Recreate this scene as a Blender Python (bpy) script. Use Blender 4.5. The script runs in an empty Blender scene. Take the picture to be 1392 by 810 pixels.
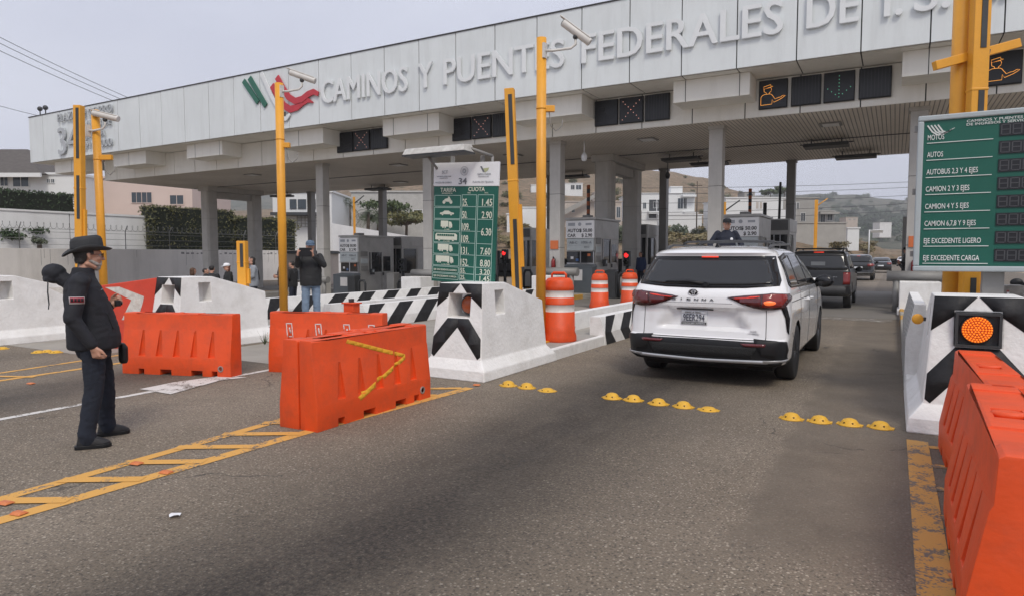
import bpy, bmesh, math, random
import numpy as np
from mathutils import Vector, Matrix, noise
from mathutils.bvhtree import BVHTree
R = math.radians
random.seed(7)
SC = bpy.context.scene
C = SC.collection

# ------------------------------------------------------------ camera, sky, sun, exposure
YAW, PITCH, FPX, EYE = R(29.7), math.atan(57/910), 910.0, 1.6
cam = bpy.data.objects.new('camera', bpy.data.cameras.new('camera')); C.objects.link(cam)
cam.location = (0, 0, EYE); cam.rotation_euler = (R(90)-PITCH, 0, YAW)
cam.data.sensor_width = 36; cam.data.lens = FPX/1392*36
cam.data.clip_start = .05; cam.data.clip_end = 5000
SC.camera = cam
W = bpy.data.worlds.new('World'); SC.world = W; W.use_nodes = True
nt = W.node_tree; nt.nodes.clear()
wo = nt.nodes.new('ShaderNodeOutputWorld'); bg = nt.nodes.new('ShaderNodeBackground')
sky = nt.nodes.new('ShaderNodeTexSky'); sky.sky_type = 'NISHITA'; sky.sun_disc = False
SUN_EL, SUN_AZ = R(50), R(138)
sky.sun_elevation = SUN_EL; sky.sun_rotation = SUN_AZ; sky.air_density = 1.5; sky.dust_density = 6
# overcast: thick pale cloud layer over the sky, slightly mottled
tc = nt.nodes.new('ShaderNodeTexCoord'); mp = nt.nodes.new('ShaderNodeMapping'); mp.inputs['Scale'].default_value = (1, 1, 3.2)
nz = nt.nodes.new('ShaderNodeTexNoise'); nz.inputs['Scale'].default_value = 2.1; nz.inputs['Detail'].default_value = 6
cr = nt.nodes.new('ShaderNodeValToRGB'); cr.color_ramp.elements[0].position = .3; cr.color_ramp.elements[1].position = .75
cr.color_ramp.elements[0].color = (6.2, 6.5, 7.85, 1); cr.color_ramp.elements[1].color = (7.8, 8.1, 9.3, 1)
mx = nt.nodes.new('ShaderNodeMix'); mx.data_type = 'RGBA'; mx.inputs[0].default_value = .93
L = nt.links.new
L(tc.outputs['Generated'], mp.inputs[0]); L(mp.outputs[0], nz.inputs[0]); L(nz.outputs[0], cr.inputs[0])
L(sky.outputs[0], mx.inputs[6]); L(cr.outputs[0], mx.inputs[7]); L(mx.outputs[2], bg.inputs[0]); L(bg.outputs[0], wo.inputs[0])
bg.inputs[1].default_value = .085
sun = bpy.data.objects.new('sun', bpy.data.lights.new('sun', 'SUN')); C.objects.link(sun)
sun.data.energy = 1.5; sun.data.angle = R(18); sun.data.color = (1, .94, .83)
sd = Vector((math.sin(SUN_AZ)*math.cos(SUN_EL), math.cos(SUN_AZ)*math.cos(SUN_EL), math.sin(SUN_EL)))
sun.rotation_euler = sd.to_track_quat('Z', 'Y').to_euler()
SC.view_settings.view_transform = 'Standard'; SC.view_settings.look = 'None'
SC.view_settings.exposure = .40; SC.view_settings.gamma = 1; SC.view_settings.use_curve_mapping = False
SC.cycles.max_bounces = 7; SC.cycles.diffuse_bounces = 5; SC.cycles.glossy_bounces = 3
SC.cycles.use_denoising = True

# ------------------------------------------------------------ survey of the place (pixel of the photo -> metres)
def ray(u, v):
    x = (u-696)/FPX; y = (405-v)/FPX
    f = math.cos(PITCH)+y*math.sin(PITCH); z = -math.sin(PITCH)+y*math.cos(PITCH)
    return Vector((x*math.cos(YAW)-f*math.sin(YAW), x*math.sin(YAW)+f*math.cos(YAW), z))
def G(u, v, z=0.0):
    d = ray(u, v); t = (z-EYE)/d.z; return Vector((d.x*t, d.y*t, z))
def AY(u, v, Y):
    d = ray(u, v); t = Y/d.y; return Vector((d.x*t, Y, EYE+d.z*t))
def AXX(u, v, X):
    d = ray(u, v); t = X/d.x; return Vector((X, d.y*t, EYE+d.z*t))
def AD(u, v, dep):                       # at a depth in metres along the view
    d = ray(u, v); t = dep/(-d.x*math.sin(YAW)+d.y*math.cos(YAW)); return Vector((d.x*t, d.y*t, EYE+d.z*t))

# ------------------------------------------------------------ materials
MATS = {}
def _n(nt, t, **k):
    n = nt.nodes.new(t)
    for a, b in k.items():
        if hasattr(n, a): setattr(n, a, b)
        else: n.inputs[a].default_value = b
    return n
def pm(name, col, rough=.6, var=.12, scale=3.0, bump=0.0, bscale=60.0, metal=0.0, coat=0.0, dirt=0.0, dirtcol=(.12, .10, .08), dscale=2.0, emit=0.0, spec=.5, streak=False):
    """procedural paint / concrete / cloth: base colour broken up by two noises, real dirt patches, fine bump"""
    if name in MATS: return MATS[name]
    m = bpy.data.materials.new(name); m.use_nodes = True; nt = m.node_tree; b = nt.nodes['Principled BSDF']; L = nt.links.new
    tc = _n(nt, 'ShaderNodeTexCoord'); src = tc.outputs['Object']
    n1 = _n(nt, 'ShaderNodeTexNoise', Scale=scale, Detail=5.0, Roughness=.6)
    L(src, n1.inputs['Vector'])
    mr = _n(nt, 'ShaderNodeMapRange'); L(n1.outputs[0], mr.inputs[0])
    mr.inputs[1].default_value = .3; mr.inputs[2].default_value = .7; mr.inputs[3].default_value = 1-var; mr.inputs[4].default_value = 1+var*.6
    vm = _n(nt, 'ShaderNodeVectorMath', operation='SCALE'); vm.inputs[0].default_value = col[:3]; L(mr.outputs[0], vm.inputs['Scale'])
    out = vm.outputs[0]
    if dirt > 0:
        n2 = _n(nt, 'ShaderNodeTexNoise', Scale=dscale, Detail=8.0, Roughness=.7)
        if streak:
            mpp = _n(nt, 'ShaderNodeMapping'); mpp.inputs['Scale'].default_value = (3, 3, .35); L(src, mpp.inputs[0]); L(mpp.outputs[0], n2.inputs['Vector'])
        else: L(src, n2.inputs['Vector'])
        m2 = _n(nt, 'ShaderNodeMapRange'); L(n2.outputs[0], m2.inputs[0])
        m2.inputs[1].default_value = .48; m2.inputs[2].default_value = .78; m2.inputs[3].default_value = 0; m2.inputs[4].default_value = dirt
        mix = _n(nt, 'ShaderNodeMix', data_type='RGBA'); L(m2.outputs[0], mix.inputs[0]); L(out, mix.inputs[6]); mix.inputs[7].default_value = (*dirtcol, 1); out = mix.outputs[2]
    L(out, b.inputs['Base Color'])
    b.inputs['Roughness'].default_value = rough; b.inputs['Metallic'].default_value = metal
    b.inputs['Specular IOR Level'].default_value = spec
    if coat: b.inputs['Coat Weight'].default_value = coat; b.inputs['Coat Roughness'].default_value = .04
    if emit: b.inputs['Emission Color'].default_value = (*col[:3], 1); b.inputs['Emission Strength'].default_value = emit
    if bump:
        n3 = _n(nt, 'ShaderNodeTexNoise', Scale=bscale, Detail=3.0); L(src, n3.inputs['Vector'])
        bp = _n(nt, 'ShaderNodeBump', Strength=bump, Distance=.02); L(n3.outputs[0], bp.inputs['Height']); L(bp.outputs[0], b.inputs['Normal'])
    MATS[name] = m; return m

white = pm('white_painted_concrete', (.80, .79, .775), .75, .08, 4, .35, 22, dirt=.42, dirtcol=(.46, .43, .38), dscale=3.0)
black = pm('black_road_paint', (.012, .012, .014), .65, .35, 6, .3, 22, dirt=.22, dirtcol=(.07, .07, .07), dscale=6)
conc = pm('kerb_concrete', (.36, .34, .31), .85, .15, 3, .4, 40, dirt=.5, dirtcol=(.17, .14, .11), dscale=2)
concG = pm('column_concrete', (.47, .455, .43), .75, .10, 2, .15, 30, dirt=.4, dirtcol=(.29, .275, .25), dscale=1.2, streak=True)
steelG = pm('grey_painted_steel', (.24, .235, .225), .5, .1, 2, 0, dirt=.4, dirtcol=(.13, .12, .11), dscale=1.5)
brushed = pm('brushed_steel', (.42, .42, .42), .42, .12, 2, .05, 50, metal=.65, dirt=.25, dirtcol=(.2, .2, .2))
darkS = pm('dark_steel', (.04, .042, .045), .5, .2, 4)
yel = pm('yellow_paint', (.78, .36, .03), .45, .10, 2, .1, 30, dirt=.35, dirtcol=(.50, .24, .04), dscale=3)
orange = pm('orange_plastic', (.76, .078, .010), .52, .10, 2.2, .12, 25, dirt=.60, dirtcol=(.36, .060, .026), dscale=3.6)
redp = pm('red_painted_concrete', (.62, .06, .03), .6, .1, 3, .2, 25, dirt=.3, dirtcol=(.35, .06, .04))
fascia = pm('fascia_panel', (.70, .735, .745), .48, .06, .6, .02, 8, dirt=.40, dirtcol=(.48, .495, .49), dscale=1.0, streak=True)
fascia2 = pm('lower_fascia_panel', (.80, .78, .72), .6, .06, .7, .02, 8, dirt=.3, dirtcol=(.52, .49, .43), dscale=1.2, streak=True)
seamM = pm('panel_joint', (.05, .05, .05), .8, .1)
soffM = pm('soffit_strip', (.34, .325, .31), .55, .1, .4, 0, dirt=.35, dirtcol=(.19, .17, .155), dscale=.5)
rubber = pm('rubber', (.018, .018, .019), .75, .2, 8, .2, 80)
blackpl = pm('black_plastic', (.013, .0135, .015), .42, .2, 5, spec=.28)
blackgl = pm('black_gloss', (.010, .010, .012), .16, .1, 5, spec=.35)
glass = pm('tinted_glass', (.022, .023, .025), .05, .1, 2, spec=.6)
chrome = pm('satin_metal', (.6, .6, .62), .28, .05, 3, metal=.9)
greenS = pm('green_sign_sheet', (.004, .100, .070), .45, .08, 2, dirt=.2, dirtcol=(.015, .09, .07))
whiteS = pm('white_sign_sheet', (.80, .81, .83), .4, .05, 2, dirt=.15, dirtcol=(.5, .5, .5))
inkG = pm('grey_ink', (.16, .17, .19), .6, .1)
inkL = pm('pale_grey_ink', (.40, .42, .45), .6, .1)
skin = pm('skin', (.50, .27, .19), .5, .12, 14, .1, 90)
hair = pm('dark_hair', (.02, .016, .014), .6, .3, 60, .5, 160)

# ------------------------------------------------------------ mesh helpers
class MB:
    def __init__(s): s.v = []; s.f = []; s.m = []; s.sm = []
    def face(s, idx, mi=0, sm=False): s.f.append(tuple(idx)); s.m.append(mi); s.sm.append(sm)
    def add(s, vs, fs, mi=0, M=None, sm=False):
        o = len(s.v)
        s.v += [tuple(M @ Vector(p)) if M else tuple(p) for p in vs]
        for f in fs: s.face([i+o for i in f], mi, sm)
        return s
    def box(s, x0, x1, y0, y1, z0, z1, mi=0, M=None):
        return s.add([(x0,y0,z0),(x1,y0,z0),(x1,y1,z0),(x0,y1,z0),(x0,y0,z1),(x1,y0,z1),(x1,y1,z1),(x0,y1,z1)],
            [(3,2,1,0),(4,5,6,7),(0,1,5,4),(1,2,6,5),(2,3,7,6),(3,0,4,7)], mi, M)
    def hexa(s, p, mi=0):                # 4 bottom + 4 top corners, counter-clockwise from above
        return s.add(p, [(3,2,1,0),(4,5,6,7),(0,1,5,4),(1,2,6,5),(2,3,7,6),(3,0,4,7)], mi)
    def prism(s, poly, z0, z1, mi=0, M=None):
        n = len(poly)
        vs = [(a, b, z0) for a, b in poly]+[(a, b, z1) for a, b in poly]
        return s.add(vs, [tuple(reversed(range(n))), tuple(range(n, 2*n))]+[(i, (i+1) % n, n+(i+1) % n, n+i) for i in range(n)], mi, M)
    def tube(s, a, b, r, r2=None, n=12, mi=0, caps=True):
        a = Vector(a); b = Vector(b); r2 = r if r2 is None else r2
        d = (b-a).normalized(); q = d.to_track_quat('Z', 'Y').to_matrix()
        vs = []
        for p, rr in ((a, r), (b, r2)):
            for i in range(n):
                t = 2*math.pi*i/n; vs.append(p+q @ Vector((rr*math.cos(t), rr*math.sin(t), 0)))
        s.add(vs, [(i, (i+1) % n, n+(i+1) % n, n+i) for i in range(n)], mi, None, True)
        o = len(s.v)-2*n
        if caps: s.face([o+i for i in reversed(range(n))], mi); s.face([o+n+i for i in range(n)], mi)
        return s
    def path(s, pts, r, n=8, mi=0):
        pts = [Vector(p) for p in pts]; o = len(s.v)
        for k, p in enumerate(pts):
            d = (pts[min(k+1, len(pts)-1)]-pts[max(k-1, 0)]).normalized(); q = d.to_track_quat('Z', 'Y').to_matrix()
            rr = r[k] if isinstance(r, (list, tuple)) else r
            for i in range(n):
                t = 2*math.pi*i/n; s.v.append(tuple(p+q @ Vector((rr*math.cos(t), rr*math.sin(t), 0))))
        for k in range(len(pts)-1):
            for i in range(n): s.face((o+k*n+i, o+k*n+(i+1) % n, o+(k+1)*n+(i+1) % n, o+(k+1)*n+i), mi, True)
        s.face([o+i for i in reversed(range(n))], mi); s.face([o+(len(pts)-1)*n+i for i in range(n)], mi)
        return s
    def lathe(s, prof, n=24, mi=0, M=None, mis=None, sm=True):
        vs = []
        for r, z in prof:
            for i in range(n):
                t = 2*math.pi*i/n; vs.append((r*math.cos(t), r*math.sin(t), z))
        o = len(s.v); s.v += [tuple(M @ Vector(p)) if M else tuple(p) for p in vs]
        for k in range(len(prof)-1):
            for i in range(n): s.face((o+k*n+i, o+k*n+(i+1) % n, o+(k+1)*n+(i+1) % n, o+(k+1)*n+i), mis[k] if mis else mi, sm)
        s.face([o+i for i in reversed(range(n))], mis[0] if mis else mi); s.face([o+(len(prof)-1)*n+i for i in range(n)], mis[-1] if mis else mi)
        return s
    def ball(s, c, r, n=12, mi=0, sc=(1, 1, 1)):
        prof = [(max(r*math.sin(math.pi*k/n), 1e-4), -r*math.cos(math.pi*k/n)) for k in range(n+1)]
        M = Matrix.Translation(Vector(c)) @ Matrix.Diagonal((*sc, 1)); return s.lathe(prof, n*2, mi, M)
    def mesh(s, me, M, mi=0, sm=False):
        o = len(s.v); s.v += [tuple(M @ v.co) for v in me.vertices]
        for p in me.polygons: s.face([o+i for i in p.vertices], mi, sm)
        return s
    def build(s, name, mats, parent=None, loc=None, rz=0, bevel=0, smooth=None):
        me = bpy.data.meshes.new(name); me.from_pydata(s.v, [], s.f)
        mats = mats if isinstance(mats, (list, tuple)) else [mats]
        for m in mats: me.materials.append(m)
        me.polygons.foreach_set('material_index', [min(i, len(mats)-1) for i in s.m])
        me.polygons.foreach_set('use_smooth', s.sm if smooth is None else [smooth]*len(s.f))
        me.update()
        o = bpy.data.objects.new(name, me); C.objects.link(o)
        if parent: o.parent = parent
        if loc is not None: o.location = loc
        o.rotation_euler.z = rz
        if bevel:
            bv = o.modifiers.new('b', 'BEVEL'); bv.width = bevel; bv.segments = 2; bv.limit_method = 'ANGLE'; bv.angle_limit = R(35)
        return o
def tag(o, label=None, cat=None, group=None, kind=None):
    if label: o['label'] = label
    if cat: o['category'] = cat
    if group: o['group'] = group
    if kind: o['kind'] = kind
    return o
def root(name, label, cat, loc=(0, 0, 0), rz=0, group=None):
    o = bpy.data.objects.new(name, None); C.objects.link(o); o.location = loc; o.rotation_euler.z = rz; o.empty_display_size = .2
    return tag(o, label, cat, group)
def struct(o): o['kind'] = 'structure'; return o
KIDS = {}
def children(o): return [c for c in bpy.data.objects if c.parent == o]
def dup(o, loc, rz=None, label=None, group=None, parent=None):
    c = o.copy(); C.objects.link(c)
    if parent is not None: c.parent = parent
    else:
        c.location = loc
        if rz is not None: c.rotation_euler.z = rz
        if label: c['label'] = label
        if group: c['group'] = group
    for ch in children(o): dup(ch, None, parent=c)
    return c
def baked(o, name=None):
    """apply the modifiers of a helper object into one plain mesh object"""
    dg = bpy.context.evaluated_depsgraph_get(); dg.update()
    me = bpy.data.meshes.new_from_object(o.evaluated_get(dg), depsgraph=dg); me.name = name or o.name
    old = o.data; o.modifiers.clear(); o.data = me; bpy.data.meshes.remove(old); return o
def boolean(o, cutters):
    for c in cutters:
        md = o.modifiers.new('x', 'BOOLEAN'); md.operation = 'DIFFERENCE'; md.object = c; md.solver = 'EXACT'
    baked(o)
    for c in cutters:
        me = c.data; bpy.data.objects.remove(c); bpy.data.meshes.remove(me)
    return o
FONT = {}
def textmesh(s, size=1.0, extrude=.01, bold=0.0):
    k = (s, round(size, 4), extrude, bold)
    if k in FONT: return FONT[k]
    cu = bpy.data.curves.new('t', 'FONT'); cu.body = s; cu.size = size; cu.extrude = extrude; cu.offset = bold; cu.resolution_u = 3
    o = bpy.data.objects.new('t', cu); C.objects.link(o)
    dg = bpy.context.evaluated_depsgraph_get(); me = bpy.data.meshes.new_from_object(o.evaluated_get(dg), depsgraph=dg)
    bpy.data.objects.remove(o); bpy.data.curves.remove(cu); FONT[k] = me; return me
def addtext(mb, s, x, z, h, y=0, w=None, align='l', mi=0, depth=.004, bold=0.0, frame=None):
    """letters standing in the local x-z plane facing -y; h = cap height, w = total width"""
    me = textmesh(s, 1.0, 0.5, bold)
    if not me.vertices: return
    xs = [v.co.x for v in me.vertices]; ys = [v.co.y for v in me.vertices]
    x0, x1 = min(xs), max(xs); capme = textmesh('E', 1.0, .5, bold); cap = max(v.co.y for v in capme.vertices)
    sz = h/cap; sx = (w/(x1-x0)) if w else sz
    tw = (x1-x0)*sx; ox = x if align == 'l' else (x-tw/2 if align == 'c' else x-tw)
    M = Matrix.Translation((ox-x0*sx, y-depth/2, z)) @ Matrix(((sx, 0, 0, 0), (0, 0, -depth, 0), (0, sz, 0, 0), (0, 0, 0, 1)))
    if frame: M = frame @ M
    mb.mesh(me, M, mi)
def smoothpoly(pts, n=4):
    out = []; N = len(pts)
    for i in range(N):
        p0, p1, p2, p3 = (Vector(pts[(i+k) % N]) for k in (-1, 0, 1, 2))
        for j in range(n):
            t = j/n; out.append(tuple(.5*((2*p1)+(-p0+p2)*t+(2*p0-5*p1+4*p2-p3)*t*t+(-p0+3*p1-3*p2+p3)*t**3)))
    return out
def bvh_of(o):
    bm = bmesh.new(); bm.from_mesh(o.data); t = BVHTree.FromBMesh(bm); bm.free(); return t
def decal(name, bvh, poly, axis, mat, parent, off=.004, step=.05, far=8.0, smooth=True):
    """a thin panel that follows the surface under an outline; axis: 'rear' (x,z) '-x'/'+x' side (y,z) 'top' (x,y) 'front' (x,z)"""
    bm = bmesh.new(); vs = [bm.verts.new((p[0], p[1], 0)) for p in poly]
    try: bm.faces.new(vs)
    except Exception: bm.free(); return None
    for ax in (0, 1):
        a0 = min(p[ax] for p in poly); a1 = max(p[ax] for p in poly); k = 1
        while a0+k*step < a1-1e-4:
            no = (1, 0, 0) if ax == 0 else (0, 1, 0); co = (a0+k*step, 0, 0) if ax == 0 else (0, a0+k*step, 0)
            bmesh.ops.bisect_plane(bm, geom=bm.verts[:]+bm.edges[:]+bm.faces[:], plane_co=co, plane_no=no, dist=1e-6); k += 1
    bmesh.ops.triangulate(bm, faces=bm.faces[:]); bad = []
    nrm = {}
    for v in bm.verts:
        a, b = v.co.x, v.co.y
        o, d = {'rear': ((a, -far, b), (0, 1, 0)), 'front': ((a, far, b), (0, -1, 0)), '+x': ((far, a, b), (-1, 0, 0)), '-x': ((-far, a, b), (1, 0, 0)), 'top': ((a, b, far), (0, 0, -1))}[axis]
        h = bvh.ray_cast(Vector(o), Vector(d))
        if h[0] is None: bad.append(v); continue
        n = h[1] if h[1].dot(Vector(d)) < 0 else -h[1]
        v.co = h[0]+n*off; nrm[v] = n
    bmesh.ops.delete(bm, geom=bad, context='VERTS')
    ax = {'rear': Vector((0, -1, 0)), 'front': Vector((0, 1, 0)), '+x': Vector((1, 0, 0)), '-x': Vector((-1, 0, 0)), 'top': Vector((0, 0, 1))}[axis]
    for f in bm.faces:
        f.normal_update(); f.smooth = smooth
        if f.normal.dot(ax) < 0: f.normal_flip()
    be = [e for e in bm.edges if e.is_boundary]
    r = bmesh.ops.extrude_edge_only(bm, edges=be)
    for g in r['geom']:
        if isinstance(g, bmesh.types.BMVert): g.co -= ax*(off*1.3)
    me = bpy.data.meshes.new(name); bm.to_mesh(me); bm.free(); me.materials.append(mat)
    o = bpy.data.objects.new(name, me); C.objects.link(o); o.parent = parent; return o
# ============================================================ ground, road, markings
def dip(x):
    t = min(max((-14.6-x)/6.0, 0), 1); return -.5*t*t*(3-2*t)
def asphalt_mat():
    m = bpy.data.materials.new('asphalt'); m.use_nodes = True; nt = m.node_tree; b = nt.nodes['Principled BSDF']; L = nt.links.new
    tc = _n(nt, 'ShaderNodeTexCoord'); P = tc.outputs['Object']; sx = _n(nt, 'ShaderNodeSeparateXYZ'); L(P, sx.inputs[0])
    def math_(op, a, b2=None, c=None):
        n = _n(nt, 'ShaderNodeMath', operation=op)
        for i, q in enumerate((a, b2, c)):
            if q is None: continue
            if isinstance(q, (int, float)): n.inputs[i].default_value = q
            else: L(q, n.inputs[i])
        return n.outputs[0]
    def noise_(scale, detail=4.0, rough=.6, vec=P, stretch=None):
        n = _n(nt, 'ShaderNodeTexNoise', Scale=scale, Detail=detail, Roughness=rough)
        if stretch:
            mm = _n(nt, 'ShaderNodeMapping'); mm.inputs['Scale'].default_value = stretch; L(vec, mm.inputs[0]); L(mm.outputs[0], n.inputs['Vector'])
        else: L(vec, n.inputs['Vector'])
        return n.outputs[0]
    def mixc(f, a, c):
        n = _n(nt, 'ShaderNodeMix', data_type='RGBA')
        if isinstance(f, (int, float)): n.inputs[0].default_value = f
        else: L(f, n.inputs[0])
        for i, q in ((6, a), (7, c)):
            if isinstance(q, tuple): n.inputs[i].default_value = (*q, 1)
            else: L(q, n.inputs[i])
        return n.outputs[2]
    def rng(v, a, b2, c=0., d=1.):
        n = _n(nt, 'ShaderNodeMapRange'); L(v, n.inputs[0])
        for i, q in enumerate((a, b2, c, d)): n.inputs[i+1].default_value = q
        return n.outputs[0]
    big = rng(noise_(.35, 6), .3, .7); mid = rng(noise_(2.2, 5), .3, .7)
    base = mixc(big, (.165, .133, .098), (.235, .192, .144)); base = mixc(math_('MULTIPLY', mid, .35), base, (.128, .103, .077))
    # stones of the aggregate
    gr = rng(noise_(55, 6, .8), .34, .66, .52, 1.5); gv = _n(nt, 'ShaderNodeVectorMath', operation='SCALE'); L(base, gv.inputs[0]); L(gr, gv.inputs['Scale']); base = gv.outputs[0]
    vo = _n(nt, 'ShaderNodeTexVoronoi', Scale=62.0); L(P, vo.inputs['Vector']); sc = _n(nt, 'ShaderNodeSeparateColor'); L(vo.outputs['Color'], sc.inputs[0])
    stone = math_('MULTIPLY', math_('GREATER_THAN', sc.outputs[0], .70), math_('LESS_THAN', vo.outputs['Distance'], .42))
    dark = math_('MULTIPLY', math_('LESS_THAN', sc.outputs[1], .22), math_('LESS_THAN', vo.outputs['Distance'], .5))
    vo2 = _n(nt, 'ShaderNodeTexVoronoi', Scale=24.0); L(P, vo2.inputs['Vector']); s2 = _n(nt, 'ShaderNodeSeparateColor'); L(vo2.outputs['Color'], s2.inputs[0])
    stone2 = math_('MULTIPLY', math_('GREATER_THAN', s2.outputs[0], .90), math_('LESS_THAN', vo2.outputs['Distance'], .22))
    base = mixc(math_('MULTIPLY', stone, .7), base, (.42, .36, .285)); base = mixc(math_('MULTIPLY', dark, .65), base, (.05, .042, .034))
    base = mixc(math_('MULTIPLY', stone2, .75), base, (.48, .42, .34))
    # oil and tyre rubber along the middle of each lane
    wob = math_('ADD', sx.outputs[0], math_('MULTIPLY', math_('SUBTRACT', noise_(.5, 3), .5), .8))
    st = None
    for x0, wd, amt in ((-2.60, .95, 1.0), (-8.7, .9, .85), (-12.3, .5, .4), (-3.7, .25, .16), (-1.35, .22, .14), (3.2, .6, .5)):
        d = math_('DIVIDE', math_('SUBTRACT', wob, x0), wd); g = math_('MULTIPLY', math_('POWER', 2.718, math_('MULTIPLY', math_('MULTIPLY', d, d), -1.0)), amt)
        st = g if st is None else math_('MAXIMUM', st, g)
    st = math_('MULTIPLY', st, rng(noise_(30, 4, .8), .35, .6, .65, 1.0)); st = math_('MULTIPLY', st, rng(noise_(1.3, 6, .7, stretch=(1, .35, 1)), .30, .55, .70, 1.0))
    pale = math_('MULTIPLY', rng(noise_(.9, 8, .75, stretch=(1, .5, 1)), .54, .70), .28); base = mixc(pale, base, (.28, .235, .18))
    drk = math_('MULTIPLY', rng(noise_(3.1, 8, .8), .60, .68), .45); base = mixc(drk, base, (.07, .056, .043))
    base = mixc(st, base, (.020, .016, .013))
    # smooth dusty repair strip along the right island
    edge = math_('ADD', sx.outputs[0], math_('MULTIPLY', math_('SUBTRACT', noise_(2.5, 5), .5), .35))
    patch = math_('MULTIPLY', rng(edge, -.82, -.72), rng(sx.outputs[1], 3.6, 4.0)); base = mixc(math_('MULTIPLY', patch, .75), base, mixc(mid, (.160, .130, .098), (.115, .093, .070)))
    # fine cracks
    vc = _n(nt, 'ShaderNodeTexVoronoi', feature='DISTANCE_TO_EDGE', Scale=.45)
    dv = _n(nt, 'ShaderNodeVectorMath', operation='ADD'); nn = _n(nt, 'ShaderNodeTexNoise', Scale=1.6, Detail=6.0); L(P, nn.inputs['Vector']); L(P, dv.inputs[0]); L(nn.outputs['Color'], dv.inputs[1]); L(dv.outputs[0], vc.inputs['Vector'])
    crack = math_('MULTIPLY', math_('LESS_THAN', vc.outputs['Distance'], .005), math_('GREATER_THAN', noise_(.6, 2), .58)); base = mixc(math_('MULTIPLY', crack, .6), base, (.035, .032, .03))
    L(base, b.inputs['Base Color']); L(rng(noise_(1.2, 4), .3, .7, .72, .92), b.inputs['Roughness'])
    bp = _n(nt, 'ShaderNodeBump', Strength=.75, Distance=.010)
    h = math_('ADD', math_('MULTIPLY', vo.outputs['Distance'], .8), math_('MULTIPLY', noise_(45, 4), .8)); L(h, bp.inputs['Height']); L(bp.outputs[0], b.inputs['Normal'])
    return m
asph = asphalt_mat()
def sheet(name, x0, x1, y0, y1, z, mat, nx=1, xs=None, kind='structure'):
    xs = xs or [x0+(x1-x0)*i/nx for i in range(nx+1)]; mb = MB(); n = len(xs)
    for y in (y0, y1):
        for x in xs: mb.v.append((x, y, dip(x)+z))
    for i in range(n-1): mb.face((i, i+1, n+i+1, n+i))
    o = mb.build(name, mat); o['kind'] = kind; return o
dipxs = [-14.6-6*i/14 for i in range(15)]
dirtM = pm('dry_ground', (.30, .235, .165), .95, .25, .25, .5, 3, dirt=.6, dirtcol=(.13, .115, .07), dscale=.35)
xs = sorted([-900, -48]+dipxs+[-10, 0, 12, 900])
sheet('ground', 0, 0, -300, 1400, -.012, dirtM, xs=xs)
sheet('road', 0, 0, -60, 62, 0, asph, xs=sorted([-46.8]+dipxs+[-10, 0, 11]))
mb = MB(); pts = [(62, -3.5, 11), (110, -3.0, 9), (170, .5, 10), (240, 6, 16), (330, 20, 32)]
for y, a, b in pts: mb.v += [(a, y, .004), (b, y, .004)]
for i in range(len(pts)-1): mb.face((2*i, 2*i+1, 2*i+3, 2*i+2))
struct(mb.build('road', asph))
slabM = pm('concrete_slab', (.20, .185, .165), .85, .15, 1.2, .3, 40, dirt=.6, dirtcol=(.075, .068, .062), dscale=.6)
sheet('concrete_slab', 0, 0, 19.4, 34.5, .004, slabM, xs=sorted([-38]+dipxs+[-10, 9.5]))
apron = pm('concrete_apron', (.33, .305, .27), .85, .12, 1.5, .35, 45, dirt=.45, dirtcol=(.16, .145, .125), dscale=.9)
sheet('concrete_apron', 0, 0, 7.81, 19.38, .003, apron, xs=[-13.85, -13.0, -11.3])
sheet('concrete_apron', 0, 0, 6.8, 19.38, .003, apron, xs=[-10.0, -8, -5.6])
sheet('concrete_apron', 0, 0, 5.9, 7.8, .003, apron, xs=[-14.59, -13.0, -11.2])
def worn(name, col, wear=.5):
    """road paint with asphalt showing through where it has worn off"""
    m = bpy.data.materials.new(name); m.use_nodes = True; nt = m.node_tree; b = nt.nodes['Principled BSDF']; L = nt.links.new
    tc = _n(nt, 'ShaderNodeTexCoord'); n1 = _n(nt, 'ShaderNodeTexNoise', Scale=4.0, Detail=9.0, Roughness=.75); L(tc.outputs['Object'], n1.inputs['Vector'])
    n2 = _n(nt, 'ShaderNodeTexNoise', Scale=60.0, Detail=2.0); L(tc.outputs['Object'], n2.inputs['Vector'])
    ad = _n(nt, 'ShaderNodeMath', operation='MULTIPLY_ADD'); L(n2.outputs[0], ad.inputs[0]); ad.inputs[1].default_value = .35; L(n1.outputs[0], ad.inputs[2])
    mr = _n(nt, 'ShaderNodeMapRange'); L(ad.outputs[0], mr.inputs[0]); mr.inputs[1].default_value = .86-wear*.3; mr.inputs[2].default_value = .92-wear*.3
    mix = _n(nt, 'ShaderNodeMix', data_type='RGBA'); L(mr.outputs[0], mix.inputs[0]); mix.inputs[6].default_value = (*col, 1); mix.inputs[7].default_value = (.16, .138, .115, 1)
    L(mix.outputs[2], b.inputs['Base Color']); b.inputs['Roughness'].default_value = .75
    bp = _n(nt, 'ShaderNodeBump', Strength=.5, Distance=.006); L(n2.outputs[0], bp.inputs['Height']); L(bp.outputs[0], b.inputs['Normal']); return m
ylw = worn('worn_yellow_road_paint', (.66, .35, .08), .46); wht = worn('worn_white_road_paint', (.62, .60, .57), .52); ylw2 = worn('very_worn_yellow_road_paint', (.56, .30, .075), .58)
Z1 = .004
def strip(mb, pts, w, z=Z1):
    """a painted line through points, w wide"""
    P = [Vector((p[0], p[1], 0)) for p in pts]; o = len(mb.v)
    for i, p in enumerate(P):
        d = (P[min(i+1, len(P)-1)]-P[max(i-1, 0)]).normalized(); n = Vector((-d.y, d.x, 0))*w/2
        for q in (p+n, p-n): mb.v.append((q.x, q.y, dip(q.x)+z))
    for i in range(len(P)-1): mb.face((o+2*i, o+2*i+1, o+2*i+3, o+2*i+2))
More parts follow.
